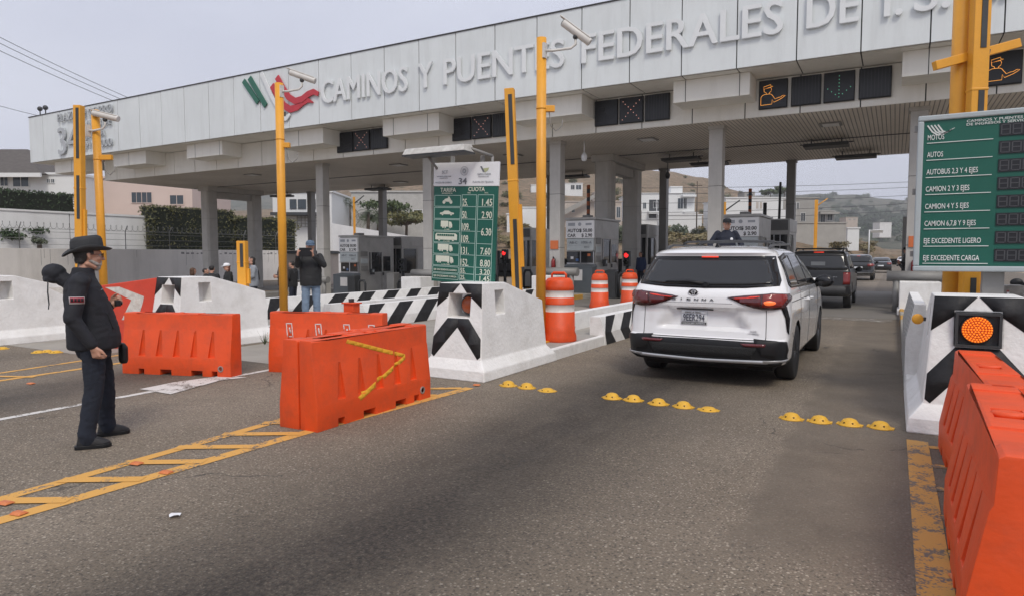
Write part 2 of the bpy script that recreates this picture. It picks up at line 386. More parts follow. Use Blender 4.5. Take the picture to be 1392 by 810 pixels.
def flat(mb, pts, z=Z1):
    o = len(mb.v); mb.v += [(p[0], p[1], z) for p in pts]; mb.face(range(o, o+len(pts)))
# yellow hatched gore ahead of the centre nose
mb = MB(); strip(mb, [(-4.72, -1.0), (-4.66, 1.95), (-4.60, 4.4), (-4.44, 6.75)], .13); strip(mb, [(-5.02, -1.0), (-5.07, 2.0), (-5.16, 4.4), (-5.45, 6.95)], .11)
for k in range(19):
    y = -1.2+k*.46; t = (y+1)/8; xl = -5.0-.38*max(t, 0)**1.3; xr = -4.76+.28*max(t, 0)
    if y+.3 > 6.9: break
    strip(mb, [(xl, y), (xr, y+(xr-xl)*.62)], .11, Z1+.003)
o = mb.build('road_marking_yellow', ylw); struct(o)
# yellow ladder beside the right island
mb = MB(); strip(mb, [(.22, -.5), (.22, 6.72)], .16)
for k in range(9): strip(mb, [(.30, 1.9+k*.58), (.95, 2.0+k*.58)], .09)
strip(mb, [(.98, -.5), (.98, 6.7)], .12); struct(mb.build('road_marking_yellow', ylw2))
# yellow pair on the left lane edge
mb = MB(); strip(mb, [(-9.65, -1), (-9.95, 4.1), (-10.1, 6.8)], .11); strip(mb, [(-10.35, -1), (-10.6, 4.4), (-10.95, 6.8)], .09)
for k in range(4): strip(mb, [(-10.5, -.6+k*1.6), (-9.85, -.3+k*1.6)], .09, Z1+.003)
struct(mb.build('road_marking_yellow', ylw))
mb = MB(); strip(mb, [(-7.6, -1), (-7.58, 3.1), (-7.62, 8.8)], .10)
flat(mb, [G(190, 529), G(232, 536), G(300, 517), G(336, 513), G(300, 511), G(235, 520)], Z1+.003); struct(mb.build('road_marking_white', wht))
mb = MB(); mb.box(-4.3, 0, 18.6, 19.2, .001, .008); struct(mb.build('road_marking_white', worn('faded_white_road_paint', (.42, .40, .37), .9)))

# ---- islands: long raised kerbs between the lanes
ISL = {'c': (-5.05, .55), 'r': (.72, .52), 'l': (-10.65, .55)}
yelK = pm('yellow_kerb_paint', (.55, .30, .05), .7, .15, 4, .2, 30, dirt=.5, dirtcol=(.2, .15, .1))
def island(xc, hw, y0, y1, name='traffic_island'):
    z = dip(xc); mb = MB()
    mb.box(xc-hw, xc+hw, y0+.02, y1, z-.05, z+.168, 0)
    for s in (-1, 1):
        mb.box(min(xc+s*hw, xc+s*(hw+.10)), max(xc+s*hw, xc+s*(hw+.10)), y0, y0+2.5, z-.05, z+.176, 1)
        a, b = sorted((xc+s*hw, xc+s*(hw+.10)))
        for k in range(int((y1-y0-2.5)/1.2)): mb.box(a, b, y0+2.5+k*1.2, y0+3.7+k*1.2-.01, z-.05, z+.173, 2 if k % 2 and y0+k*1.2 > 15 else 0)
    o = mb.build(name, [conc, white, yelK], bevel=.02); struct(o); return o
island(-5.05, .45, 9.05, 34); island(.68, .42, 9.05, 34); island(-10.65, .45, 8.6, 34)
island(-16.9, .6, 19, 34); island(-23.1, .6, 19, 34); island(-29.3, .6, 19, 34); island(-14.5, .45, 7.6, 18)

# ============================================================ far terrain: banks and hills
def hill_mat(name, c1, c2, c3, sc=.05, thr=.5, pert=1.0):
    m = bpy.data.materials.new(name); m.use_nodes = True; nt = m.node_tree; b = nt.nodes['Principled BSDF']; L = nt.links.new
    tc = _n(nt, 'ShaderNodeTexCoord'); P = tc.outputs['Object']
    n1 = _n(nt, 'ShaderNodeTexNoise', Scale=sc, Detail=9.0, Roughness=.65); L(P, n1.inputs['Vector'])
    n2 = _n(nt, 'ShaderNodeTexNoise', Scale=sc*7, Detail=9.0, Roughness=.75); L(P, n2.inputs['Vector'])
    m1 = _n(nt, 'ShaderNodeMapRange'); L(n1.outputs[0], m1.inputs[0]); m1.inputs[1].default_value = .35; m1.inputs[2].default_value = .65
    mixa = _n(nt, 'ShaderNodeMix', data_type='RGBA'); L(m1.outputs[0], mixa.inputs[0]); mixa.inputs[6].default_value = (*c1, 1); mixa.inputs[7].default_value = (*c2, 1)
    m2 = _n(nt, 'ShaderNodeMapRange'); L(n2.outputs[0], m2.inputs[0]); m2.inputs[1].default_value = thr; m2.inputs[2].default_value = thr+.08
    mixb = _n(nt, 'ShaderNodeMix', data_type='RGBA'); L(m2.outputs[0], mixb.inputs[0]); L(mixa.outputs[2], mixb.inputs[6]); mixb.inputs[7].default_value = (*c3, 1)
    L(mixb.outputs[2], b.inputs['Base Color']); b.inputs['Roughness'].default_value = 1; b.inputs['Specular IOR Level'].default_value = .1
    bp = _n(nt, 'ShaderNodeBump', Strength=.7, Distance=pert); L(n2.outputs[0], bp.inputs['Height']); L(bp.outputs[0], b.inputs['Normal']); return m
nearhill = hill_mat('dry_hill', (.30, .215, .145), (.205, .15, .10), (.105, .095, .06), .06, .50, .9)
farhill = hill_mat('far_scrub_hill', (.10, .105, .075), (.175, .155, .12), (.055, .065, .045), .016, .47, 3)
COL = { # photo column: (depth, photo row) pairs that the slope passes through
 380: [(66, 352), (90, 345), (150, 330), (300, 300), (420, 285)],
 520: [(66, 352), (86, 345), (110, 330), (160, 298), (300, 250), (420, 240)],
 640: [(66, 352), (84, 343), (105, 325), (150, 288), (300, 238), (420, 215)],
 720: [(66, 352), (84, 343), (105, 325), (150, 292), (300, 240), (420, 212)],
 800: [(66, 352), (84, 343), (105, 330), (150, 303), (260, 255), (420, 220)],
 905: [(66, 352), (86, 344), (110, 324), (160, 305), (260, 272), (420, 232)],
 960: [(66, 352), (86, 344), (110, 324), (160, 308), (260, 282), (420, 244)],
 1000: [(66, 352), (86, 344), (110, 326), (160, 315), (260, 296), (420, 259)],
 1060: [(66, 352), (86, 346), (112, 327), (160, 322), (260, 310), (420, 300)],
 1130: [(70, 352), (92, 348), (122, 330), (170, 327), (260, 325), (420, 322)],
 1178: [(80, 352), (105, 349), (150, 332), (200, 333), (260, 333), (420, 334)],
 1212: [(120, 352), (170, 350), (250, 347), (300, 343), (360, 341), (420, 340)],
 1260: [(120, 352), (170, 350), (250, 347), (300, 345), (360, 343), (420, 342)],
 1500: [(120, 352), (170, 350), (250, 340), (300, 335), (360, 330), (420, 320)]}
def col_interp(px, t):
    ks = sorted(COL)
    for a, b in zip(ks, ks[1:]):
        if a <= px <= b: break
    f = min(max((px-a)/(b-a), 0), 1); f = f*f*(3-2*f)
    def ev(k):
        p = COL[k]; q = t*5; 
        if len(p) == 5: p = p+[p[-1]]
        i = min(int(q), 4); g = q-i; return p[i][0]+(p[i+1][0]-p[i][0])*g, p[i][1]+(p[i+1][1]-p[i][1])*g
    A, B = ev(a), ev(b); return A[0]+(B[0]-A[0])*f, A[1]+(B[1]-A[1])*f
mb = MB(); NX, NT = 130, 46
for j in range(NT+4):
    for i in range(NX+1):
        px = 300+(1500-300)*i/NX; t = min(j/NT, 1); d, y = col_interp(min(max(px, 380), 1500), t)
        if j > NT: d += (j-NT)*60
        p = AD(px, y, d)
        if j > NT: p.z = mb.v[NT*(NX+1)+i][2]-(j-NT)*14
        elif j > 2:
            nn = noise.fractal(Vector((p.x*.035, p.y*.035, 0)), 1, 2, 5); p.z += nn*min(1.6, (d-60)/60)
        mb.v.append(tuple(p))
for j in range(NT+3):
    for i in range(NX): a = j*(NX+1)+i; mb.face((a, a+1, a+NX+2, a+NX+1), 0, True)
hillo = struct(mb.build('hill', nearhill))
HB = bvh_of(hillo)
def hillz(x, y):
    h = HB.ray_cast(Vector((x, y, 400)), Vector((0, 0, -1))); return h[0].z if h[0] else 0
def onhill(u, v):                         # first point of the hill along the ray of a photo pixel
    h = HB.ray_cast(Vector((0, 0, EYE)), ray(u, v).normalized()); return h[0]
# the higher scrub-covered ridge far off
ridge = [(300, 262), (500, 250), (640, 240), (900, 262), (980, 270), (1040, 266), (1066, 262), (1085, 266), (1110, 263), (1140, 266), (1165, 265), (1200, 269), (1240, 273), (1300, 276), (1400, 270), (1600, 262)]
mb = MB(); NX, NT = 160, 34; rx = [r[0] for r in ridge]; ry = [r[1] for r in ridge]
for j in range(NT+3):
    for i in range(NX+1):
        px = 300+1300*i/NX; top = float(np.interp(px, rx, ry)); t = min(j/NT, 1); d = 430+t*620; y = 345+(top-345)*(t**.8)
        p = AD(px, y, d)
        if j > NT: p = AD(px, y, d+(j-NT)*120); p.z = mb.v[NT*(NX+1)+i][2]-(j-NT)*30
        else: p.z += noise.fractal(Vector((p.x*.008, p.y*.008, 3)), 1, 2, 6)*9*min(1, t*3)*(1.15-t*.75)
        mb.v.append(tuple(p))
for j in range(NT+2):
    for i in range(NX): a = j*(NX+1)+i; mb.face((a, a+1, a+NX+2, a+NX+1), 0, True)
farh = struct(mb.build('hill', farhill)); FB = bvh_of(farh)
# ============================================================ the toll canopy
YU, YL, YB = 20.4, 22.0, 33.1            # upper fascia, lower fascia, back edge
ZS, ZM, ZT = 5.87, 7.02, 9.6             # soffit, underside of the overhang, top
XL, XR = -44.0, 9.0
can = root('toll_canopy', 'long white panelled toll plaza canopy on grey columns carrying big raised lettering', 'canopy', (0, 0, 0))
seams = [-42.49, -40.63, -38.8]+[-36.95+1.66*k*1.06 for k in range(6)]
seams = [-42.49, -40.63, -38.80, -36.95, -35.08, -33.2, -31.4, -29.6, -27.8, -26.05, -24.31, -22.54, -20.78, -19.0, -17.3, -15.63, -13.97, -12.32, -10.67, -9.03, -7.4, -5.76, -4.15, -2.54, -.95, .62, 2.15, 3.75, 5.35, 7.0]
lseams = [-38.1, -36.4, -34.6, -32.9, -31.2, -29.5, -27.9, -26.2, -24.5, -22.8, -21.02, -19.31, -17.59, -15.9, -14.2, -12.5, -10.87, -9.18, -7.52, -5.83, -4.19, -2.6, -.99, .61, 2.21, 3.85, 5.5, 7.1]
mb = MB(); e = [XL]+seams+[XR]; rnd = random.Random(3)
for a, b in zip(e, e[1:]):
    d = rnd.uniform(0, .006); mb.box(a+.017, b-.017, YU-d, YU+.06, ZM, ZT, 0)
mb.box(XL+.01, XR-.01, YU+.03, YU+.12, ZM+.02, ZT-.02, 1); mb.box(XL-.02, XR+.02, YU-.03, YU+.25, ZT, ZT+.045, 1)
mb.build('upper_fascia', [fascia, seamM], can)
mb = MB(); e = [-39.3]+[s for s in lseams if s > -39]+[XR-.6]
for a, b in zip(e, e[1:]): mb.box(a+.017, b-.017, YL-rnd.uniform(0, .006), YL+.06, ZS, ZM-.03, 0)
mb.box(-39.28, XR-.6, YL+.03, YL+.12, ZS+.02, ZM-.02, 1); mb.build('lower_fascia', [fascia2, seamM], can)
# overhang between the two fascias, and the return at the left end
mb = MB(); e = [XL]+seams+[XR]
for a, b in zip(e, e[1:]): mb.box(a+.017, b-.017, YU+.13, YL-.02, ZM-.012, ZM+.05, 0)
mb.box(XL+.02, XR-.02, YU+.14, YL-.03, ZM+.0, ZM+.06, 1); mb.build('overhang', [fascia2, seamM], can)
mb = MB()
for k in range(7): mb.box(XL-.05, XL+.0, YU+.02+k*1.8, YU+.02+k*1.8+1.77, ZM, ZT, 0)
mb.build('end_panel', fascia, can); mb = MB()
for k in range(6): mb.box(-39.36, -39.31, YL+.02+k*1.8, YL+.02+k*1.8+1.77, ZS, ZM-.03, 0)
mb.build('end_panel', fascia, can)
mb = MB(); mb.box(XL+.02, XR, YU+.1, YB, ZT-.5, ZT-.35); mb.box(XL, XR, YB-.08, YB, ZM, ZT); mb.box(-39.3, XR-.6, YB-.3, YB-.2, ZS, ZM); mb.build('roof', fascia2, can)
def soffit_mat():
    m = bpy.data.materials.new('soffit_strips'); m.use_nodes = True; nt = m.node_tree; b = nt.nodes['Principled BSDF']; L = nt.links.new
    tc = _n(nt, 'ShaderNodeTexCoord'); w = _n(nt, 'ShaderNodeTexWave', Scale=2.6); w.bands_direction = 'X'; L(tc.outputs['Object'], w.inputs['Vector'])
    mr = _n(nt, 'ShaderNodeMapRange'); L(w.outputs['Fac'], mr.inputs[0]); mr.inputs[1].default_value = .0; mr.inputs[2].default_value = .25
    n = _n(nt, 'ShaderNodeTexNoise', Scale=.35, Detail=6.0, Roughness=.6); L(tc.outputs['Object'], n.inputs['Vector'])
    n2 = _n(nt, 'ShaderNodeMapRange'); L(n.outputs[0], n2.inputs[0]); n2.inputs[1].default_value = .35; n2.inputs[2].default_value = .65
    mx = _n(nt, 'ShaderNodeMix', data_type='RGBA'); L(n2.outputs[0], mx.inputs[0]); mx.inputs[6].default_value = (.76, .70, .62, 1); mx.inputs[7].default_value = (.62, .565, .49, 1)
    m3 = _n(nt, 'ShaderNodeMix', data_type='RGBA'); L(mr.outputs[0], m3.inputs[0]); m3.inputs[6].default_value = (.22, .20, .18, 1); L(mx.outputs[2], m3.inputs[7])
    L(m3.outputs[2], b.inputs['Base Color']); b.inputs['Roughness'].default_value = .5
    bp = _n(nt, 'ShaderNodeBump', Strength=.5, Distance=.02); L(mr.outputs[0], bp.inputs['Height']); L(bp.outputs[0], b.inputs['Normal']); return m
mb = MB(); mb.box(-39.25, XR-.62, YL+.13, 27.45, ZS+.01, ZS+.06); mb.box(-39.25, XR-.62, 27.52, YB-.31, ZS+.01, ZS+.06); mb.box(-39.2, XR-.7, 27.40, 27.57, ZS+.03, ZS+.09)
mb.build('soffit', soffit_mat(), can)
mb = MB()
mb.box(-39.1, XR-.7, 27.462, 27.508, ZS-.012, ZS+.028); mb.build('expansion_strip', darkS, can)
# projecting boxes of the lower fascia
for a, b in ((-42.4, -39.7), (-36.5, -33.6), (-30.25, -27.6), (-23.84, -21.1), (-17.84, -15.1), (-12.0, -9.24), (-6.14, -3.86), (.02, 1.66)):
    mb = MB(); mb.box(a, b, 20.9, YL-.01, 6.34, ZM-.02, 0)
    for s in [s for s in seams if a+.1 < s < b-.1]: mb.box(s-.012, s+.012, 20.895, 20.91, 6.335, ZM-.03, 1)
    mb.build('fascia_box', [fascia2, seamM], can, bevel=.008)
# columns
def column(x, y, w, d, m, z1=ZS+.02, steel=True):
    z0 = dip(x)-.05; mb = MB()
    if steel:
        t = .10; mb.box(x-w/2, x+w/2, y-d/2, y+d/2, z0, z1-.12, 0); mb.box(x-w/2-.04, x+w/2+.04, y-d/2-.04, y+d/2+.04, z1-.12, z1, 0)
        for zz in (1.9, 3.9): mb.box(x-w/2-.004, x+w/2+.004, y-d/2-.004, y+d/2+.004, zz, zz+.02, 1)
    else:
        c = .10; poly = [(x-w/2+c, y-d/2), (x+w/2-c, y-d/2), (x+w/2, y-d/2+c), (x+w/2, y+d/2-c), (x+w/2-c, y+d/2), (x-w/2+c, y+d/2), (x-w/2, y+d/2-c), (x-w/2, y-d/2+c)]
        mb.prism(poly, z0, z1, 0)
        for zz in (1.9, 3.9): mb.prism([(x+(px-x)*1.004, y+(py-y)*1.004) for px, py in poly], zz, zz+.02, 1)
    return mb.build('column', [m, seamM], can, bevel=.012)
for x in (.50, -5.25, -11.15, -17.1, -23.3): column(x, 23, .44, .42, concG)
for x in (-4.15, -10.0, -16.2, -22.2, -28.0, -34.2): column(x, 32.7, .36, .40, steelG)
for x in (-10.9, -37.3):
    for y in (27.2, 30.6): column(x, y, .74, .74, concG, 5.6, False)
    mb = MB(); mb.box(x-.2, x+.2, 27.6, 30.2, 5.2, 5.6); mb.box(x-.5, x+.5, 26.8, 31.0, 5.602, ZS+.02); mb.build('beam', concG, can, bevel=.01)
# lettering
YF = YU-.01; LW = pm('raised_letter_white', (.74, .76, .77), .4, .05, 2); LG = pm('grey_raised_letter', (.42, .44, .46), .5, .05, 2)
for s, x, w in (('CAMINOS', -20.55, 4.45), ('Y', -15.6, .66), ('PUENTES', -14.45, 4.85), ('FEDERALES', -8.98, 6.1), ('DE', -2.28, 1.28), ('I.', -.42, .42), ('S.', .25, .78), ('C.', 1.42, .80)):
    mb = MB(); [addtext(mb, s, x+dx, 7.80+abs(dx)*.6, .90, YF-.035-dy, w-.03, 'l', 0, .05) for dx, dy in ((0, 0), (.018, .003), (-.018, .006))]; mb.build('sign_word', LW, can)
for s, x, z, h, w in (('PLAZA DE COBRO', -40.7, 9.02, .42, 5.3), ('34', -40.75, 7.22, 1.45, 2.0), ('PLAYAS DE', -38.45, 8.42, .38, 2.9), ('TIJUANA', -38.45, 7.88, .38, 2.3), ('KM 9+000', -38.45, 7.32, .38, 2.9)):
    mb = MB(); [addtext(mb, s, x+dx, z, h, YF-.05-dy, w, 'l', 0, .06) for dx, dy in ((0, 0), (.05 if h > 1 else .02, .003))]; mb.build('sign_word', LG, can)
# emblem of ribbons: two green bars, a white one and two red waves
def ribbon(mb, pts, w, mi, y, t=.05):
    P = [Vector((p[0], 0, p[1])) for p in pts]; n = len(P); L_ = []; R_ = []
    for i, p in enumerate(P):
        d = (P[min(i+1, n-1)]-P[max(i-1, 0)]).normalized(); q = Vector((-d.z, 0, d.x)); ww = w[i] if isinstance(w, (list, tuple)) else w
        L_.append(p+q*ww/2); R_.append(p-q*ww/2)
    for i in range(n-1): mb.hexa([(*a,) for a in [(R_[i].x, y, R_[i].z), (R_[i+1].x, y, R_[i+1].z), (L_[i+1].x, y, L_[i+1].z), (L_[i].x, y, L_[i].z), (R_[i].x, y-t, R_[i].z), (R_[i+1].x, y-t, R_[i+1].z), (L_[i+1].x, y-t, L_[i+1].z), (L_[i].x, y-t, L_[i].z)]], mi)
mb = MB(); y = YF-.02
ribbon(mb, [(-25.30, 9.36), (-24.32, 8.28)], .23, 0, y); ribbon(mb, [(-24.88, 9.44), (-23.80, 8.08)], .25, 0, y)
ribbon(mb, [(-24.05, 9.55), (-23.35, 8.4), (-22.75, 7.6)], .20, 1, y)
wave = lambda dx, dz: [(-23.35+dx, 8.95+dz), (-23.0+dx, 8.45+dz), (-22.62+dx, 8.0+dz), (-22.2+dx, 7.78+dz), (-21.75+dx, 7.82+dz), (-21.4+dx, 7.98+dz), (-21.05+dx, 8.05+dz), (-20.75+dx, 7.92+dz)]
ribbon(mb, wave(0, -.02), [.28, .30, .30, .30, .28, .26, .20, .04], 2, y); ribbon(mb, wave(.36, .29), [.26, .28, .28, .28, .27, .26, .24, .18], 2, y-.02)
ribbon(mb, [(-23.0, 7.62), (-22.75, 7.42), (-22.45, 7.40), (-22.2, 7.55)], [.12, .22, .22, .1], 1, y, .06); mb.box(-22.78, -22.45, y-.08, y-.06, 7.5, 7.68, 3)
mb.v = [(-25.3+(x+25.3)*.93, y_, 8.4+(z-8.4)*.97) for x, y_, z in mb.v]; mb.build('ribbon_emblem', [pm('emblem_green', (.02, .13, .085), .45), pm('raised_letter_white', (.8, .81, .82)), pm('emblem_red', (.52, .035, .05), .45), darkS], can)
# fittings under the soffit
for x, y in ((-29.56, 24.2), (-20.4, 25.0), (-25.0, 30.8), (-8.0, 24.1), (-1.93, 24.3), (-14.2, 25.0)):
    mb = MB(); mb.box(x-.32, x+.32, y-.32, y+.32, ZS-.03, ZS+.012, 0); mb.box(x-.24, x+.24, y-.24, y+.24, ZS-.045, ZS-.03, 1)
    mb.build('ceiling_light', [steelG, pm('light_diffuser', (.75, .75, .74), .4)], can)
cg = 'flat dark fans and heaters hung under the canopy ceiling'
for i, (x, y, lab) in enumerate(((-14.4, 31.6, 'dark flat ceiling unit left of the fat concrete column pair'), (-7.9, 28.2, 'dark rectangular ceiling unit between the second and third steel columns'), (-2.3, 27.3, 'dark rectangular ceiling unit above the white minivan lane'), (-1.5, 31.0, 'dark ceiling unit near the back edge above the open lane'), (-27.4, 31.6, 'dark ceiling unit at the foot of the thin rear column left of the rate sign'), (-36.2, 32.0, 'dark ceiling unit leftmost under the canopy'), (-7.2, 30.2, 'thin dark ceiling unit behind the rectangular one'))):
    r = root('ceiling_unit', lab, 'ceiling unit', (x, y, ZS-.30), 0, cg)
    mb = MB(); mb.box(-.75, .75, -.4, .4, 0, .12); mb.box(-.9, .9, -.04, .04, .12, .16); mb.build('housing', darkS, r, bevel=.02)
    mb = MB(); mb.tube((-.5, 0, .12), (-.5, 0, .31), .02); mb.tube((.5, 0, .12), (.5, 0, .31), .02); mb.build('hanger', darkS, r)
for i, (x, y, lab) in enumerate(((-10.23, 23.4, 'white dome camera hanging from the soffit right of the tall yellow pole'), (-9.2, 30.6, 'dark pendant hanging under the canopy right of the fat concrete columns'))):
    r = root('dome_camera' if i == 0 else 'pendant_lamp', lab, 'camera' if i == 0 else 'lamp', (x, y, ZS-.62)); m = whiteS if i == 0 else darkS
    mb = MB(); mb.tube((0, 0, .2), (0, 0, .63), .022); mb.build('drop_rod', m, r); mb = MB(); mb.lathe([(.01, -.12), (.08, -.1), (.11, -.02), (.12, .06), (.10, .12), (.04, .2), (.02, .22)], 16); mb.build('dome', m, r)
# electronic lane signals on the lower fascia
ledA = pm('amber_led', (1, .42, .08), .5, emit=.6); ledO = pm('unlit_led_tube', (.05, .052, .055), .5); ledG = pm('green_led', (.15, .6, .36), .5, emit=.28); ledR = pm('red_white_led', (.9, .45, .36), .5, emit=.5)
scr = pm('screen_black', (.010, .011, .015), .35, .2, 3)
def figure(mb, w, mi):
    pts = [(-.41, -.37), (-.41, -.10), (-.37, -.03), (-.28, .01), (-.10, .01), (-.04, -.02), (.08, -.19), (.18, -.15), (.26, -.14), (.34, -.09), (.42, -.10), (.33, -.17), (.24, -.22), (.04, -.30), (-.02, -.20), (-.03, -.36), (-.41, -.37)]
    mb.path([(a*w, -.045, b*w) for a, b in pts], .0065, 6, mi)
    mb.path([(a*w, -.045, b*w) for a, b in ((-.22, .02), (-.24, .07), (-.30, .10), (-.31, .20), (-.32, .28), (-.08, .34), (-.08, .29), (.0, .27), (-.08, .25), (-.31, .20), (-.08, .24), (-.05, .17), (-.07, .09), (-.12, .06), (-.13, .02))], .0065, 6, mi)
def led_sign(x, w, mode, label):
    r = root('led_lane_signal', label, 'lane signal', (x+w/2, YL-.08, 6.5), 0, 'square electronic lane signals on the lower canopy fascia')
    mb = MB(); h = .43
    mb.box(-w/2+.01, w/2-.01, -.02, .06, -h, h); mb.box(-w/2+.03, w/2-.03, -.04, -.02, -h+.02, h-.02, 1); mb.build('housing', [blackpl, scr], r, bevel=.008)
    mb = MB()
    if mode == 'blank':
        for k in range(9): mb.box(-w*.44+k*w*.105, -w*.44+k*w*.105+.012, -.05, -.04, -h+.05, h-.04)
        mb.build('louvre', ledO, r)
    elif mode in ('man', 'manoff'): figure(mb, w, 0); mb.build('led_figure', ledA if mode == 'man' else ledO, r)
    else:
        if mode == 'x': P = [(k*.10*s+.012*math.sin(k*9), k*.10+.01*math.cos(k*7)) for k in range(-3, 4) for s in (1, -1)]
        else: P = [(0, -.30+k*.10) for k in range(7)]+[(s*(.10+k*.11), -.22+k*.09) for k in range(3) for s in (1, -1)]
        for a, b in P: mb.ball((a*w/.9, -.045, b), .014, 5)
        mb.build('led_cross' if mode == 'x' else 'led_arrow', ledR if mode == 'x' else ledG, r)
T = {'man': 'lit amber officer figure', 'manoff': 'unlit officer figure', 'x': 'dotted red cross', 'arrow': 'green down arrow', 'blank': 'blank louvred face'}
GRP = [('left of the green rate table', -21.3, .96, ['manoff', 'x', 'blank']), ('above the green rate table', -15.2, .92, ['manoff', 'x', 'blank']), ('right of the tall centre pole', -9.2, .90, ['manoff', 'x', 'blank'])]
for where, x0, w, modes in GRP:
    for k, md in enumerate(modes): led_sign(x0+k*w, w-.04, md, f'lane signal with {T[md]}, in the row {where}')
for k, (x, md) in enumerate(((-3.78, 'man'), (-2.86, 'blank'), (-1.97, 'arrow'), (-1.05, 'blank'))):
    led_sign(x, .84, md, f'lane signal with {T[md]}, {["first","second","third","last"][k]} of the four above the minivan')
led_sign(1.9, .84, 'man', 'black square lane signal with lit amber officer figure, right of the double yellow post')
# ============================================================ concrete noses
whiteN = white
def nose_mesh(cut=True):
    prof = [(0, .525, 0), (.13, .51, .02), (.26, .405, .12), (1.24, .335, .26)]   # z, half width, front setback
    def back(z): return 2.12 if z < .02 else (2.08 if z < .15 else 1.98)
    mb = MB(); ring = []
    for z, w, f in prof:
        ys = [f, .85, back(z)]
        for s in (-1, 1):
            for y in ys:
                zz = z
                if z > 1.2 and y > 1.0: zz = .93
                ring.append(len(mb.v)); mb.v.append((s*w, y, zz))
    n = 6
    for k in range(3):
        a = k*n; b = (k+1)*n
        for i in range(2):
            mb.face((a+i+1, a+i, b+i, b+i+1)); mb.face((a+3+i, a+4+i, b+4+i, b+3+i))
        mb.face((a, a+3, b+3, b)); mb.face((a+5, a+2, b+2, b+5))
    t = 3*n; mb.face((t, t+3, t+4, t+1)); mb.face((t+1, t+4, t+5, t+2)); mb.face((2, 1, 0)[::-1]+()) if False else None
    mb.face((0, 1, 4, 3)); mb.face((1, 2, 5, 4))
    return mb
def nose(x, y, label, lit=False, rz=0, chev=True):
    r = root('concrete_nose', label, 'concrete barrier', (x, y, dip(x)), rz, 'white concrete crash noses with black chevrons at the lane islands')
    o = nose_mesh().build('body', whiteN, r)
    cuts = []
    c = MB(); c.box(-.175, .175, .05, .62, .79, 1.10); cuts.append(c.build('c', whiteN))
    c = MB(); c.box(.12, .6, .57, .80, .82, 1.14); cuts.append(c.build('c', whiteN))
    c = MB(); c.box(-.6, -.12, .57, .80, .82, 1.14); cuts.append(c.build('c', whiteN))
    cuts_ = cuts
    for q in cuts_: q.parent = r
    bpy.context.view_layer.update()
    boolean(o, cuts_)
    bv = o.modifiers.new('b', 'BEVEL'); bv.width = .014; bv.segments = 2; bv.limit_method = 'ANGLE'; bv.angle_limit = R(30)
    T = bvh_of(o)
    if chev:
        W = .338
        up = [(-W, 1.236), (W, 1.236), (W, .93), (.17, 1.095), (.10, 1.125), (0, 1.215), (-.10, 1.125), (-.17, 1.095), (-W-.012, .93)]
        up = [(-W+.004, 1.234), (-.004, 1.234), (-.11, 1.112), (-.178, 1.112), (-.178, 1.06), (-W-.018, .92)]
        for s in (1, -1):
            decal('chevron_stripe', T, [(a*s, b) for a, b in up], 'rear', black, r, .003, .2)
            lo = [(0, .782), (0, .665), (-.345, .265), (-.388, .30), (-.375, .53), (-.165, .782)]
            decal('chevron_stripe', T, [(a*s, b) for a, b in lo], 'rear', black, r, .003, .2)
    # warning lamp in the recess
    y0 = .16 if lit else .36
    if lit:
        mb = MB(); mb.box(-.172, .172, y0+.06, y0+.22, .793, 1.097, 0)
        for a in ((-.172, -.15, .793, 1.097), (.15, .172, .793, 1.097), (-.15, .15, .793, .815), (-.15, .15, 1.075, 1.097)): mb.box(a[0], a[1], y0, y0+.06, a[2], a[3], 0)
        h = mb.build('lamp_housing', darkS, r)
        mb = MB(); M = Matrix.Translation((-.01, y0+.055, .95)) @ Matrix.Rotation(R(90), 4, 'X'); mb.lathe([(.125, 0), (.125, .05), (.118, .05)], 28, 0, M); mb.build('bezel', blackpl, h)
        mb = MB()
        for ring, cnt in ((0, 1), (.022, 6), (.044, 12), (.066, 18), (.088, 24), (.106, 30)):
            for q in range(cnt):
                t = 2*math.pi*q/cnt; mb.ball((-.01+ring*math.cos(t), y0-.002, .95+ring*math.sin(t)), .0085, 5)
        mb.build('led_cluster', pm('amber_lamp_led', (1, .27, .015), .4, emit=.38), h)
        mb = MB(); mb.lathe([(.116, .046), (.116, .052)], 28, 0, M); mb.build('lens', pm('amber_lens', (.55, .10, .01), .3), h)
    else:
        mb = MB(); M = Matrix.Translation((.03, y0+.10, .945)) @ Matrix.Rotation(R(90), 4, 'X'); mb.lathe([(.13, -.08), (.135, .0), (.14, .03), (.12, .05)], 24, 0, M); mb.box(-.02, .08, y0+.1, y0+.2, .80, .9); h = mb.build('lamp_housing', darkS, r)
        mb = MB(); mb.lathe([(.118, .045), (.10, .075), (.05, .095), (.005, .10)], 24, 0, M); mb.build('lens', pm('dull_amber_lens', (.35, .07, .02), .25), h)
    return r
nose(-4.98, 7.1, 'white concrete nose with black chevrons under the green rate table, its round lamp unlit')
nose(.665, 7.0, 'white concrete nose with black chevrons and a lit amber lamp under the electronic rate board', lit=True)
nose(-10.72, 6.75, 'white sloping concrete nose with black chevrons behind the left orange barrier')
nose(-14.35, 5.3, 'white concrete nose at the far left edge, cut off behind the man in the hat')
# yellow reflector disc on the flank of the right nose
rd = root('reflector_disc', 'round yellow reflector disc fixed beside the nose with the lit lamp', 'reflector', (.235, 8.35, .93))
mb = MB(); mb.lathe([(.052, -.012), (.056, 0), (.045, .01), (.01, .016)], 20, 0, Matrix.Rotation(R(90), 4, 'X')); mb.build('disc', yel, rd)
mb = MB(); mb.box(.0, .08, .0, .02, -.02, .02); mb.build('bracket', darkS, rd)
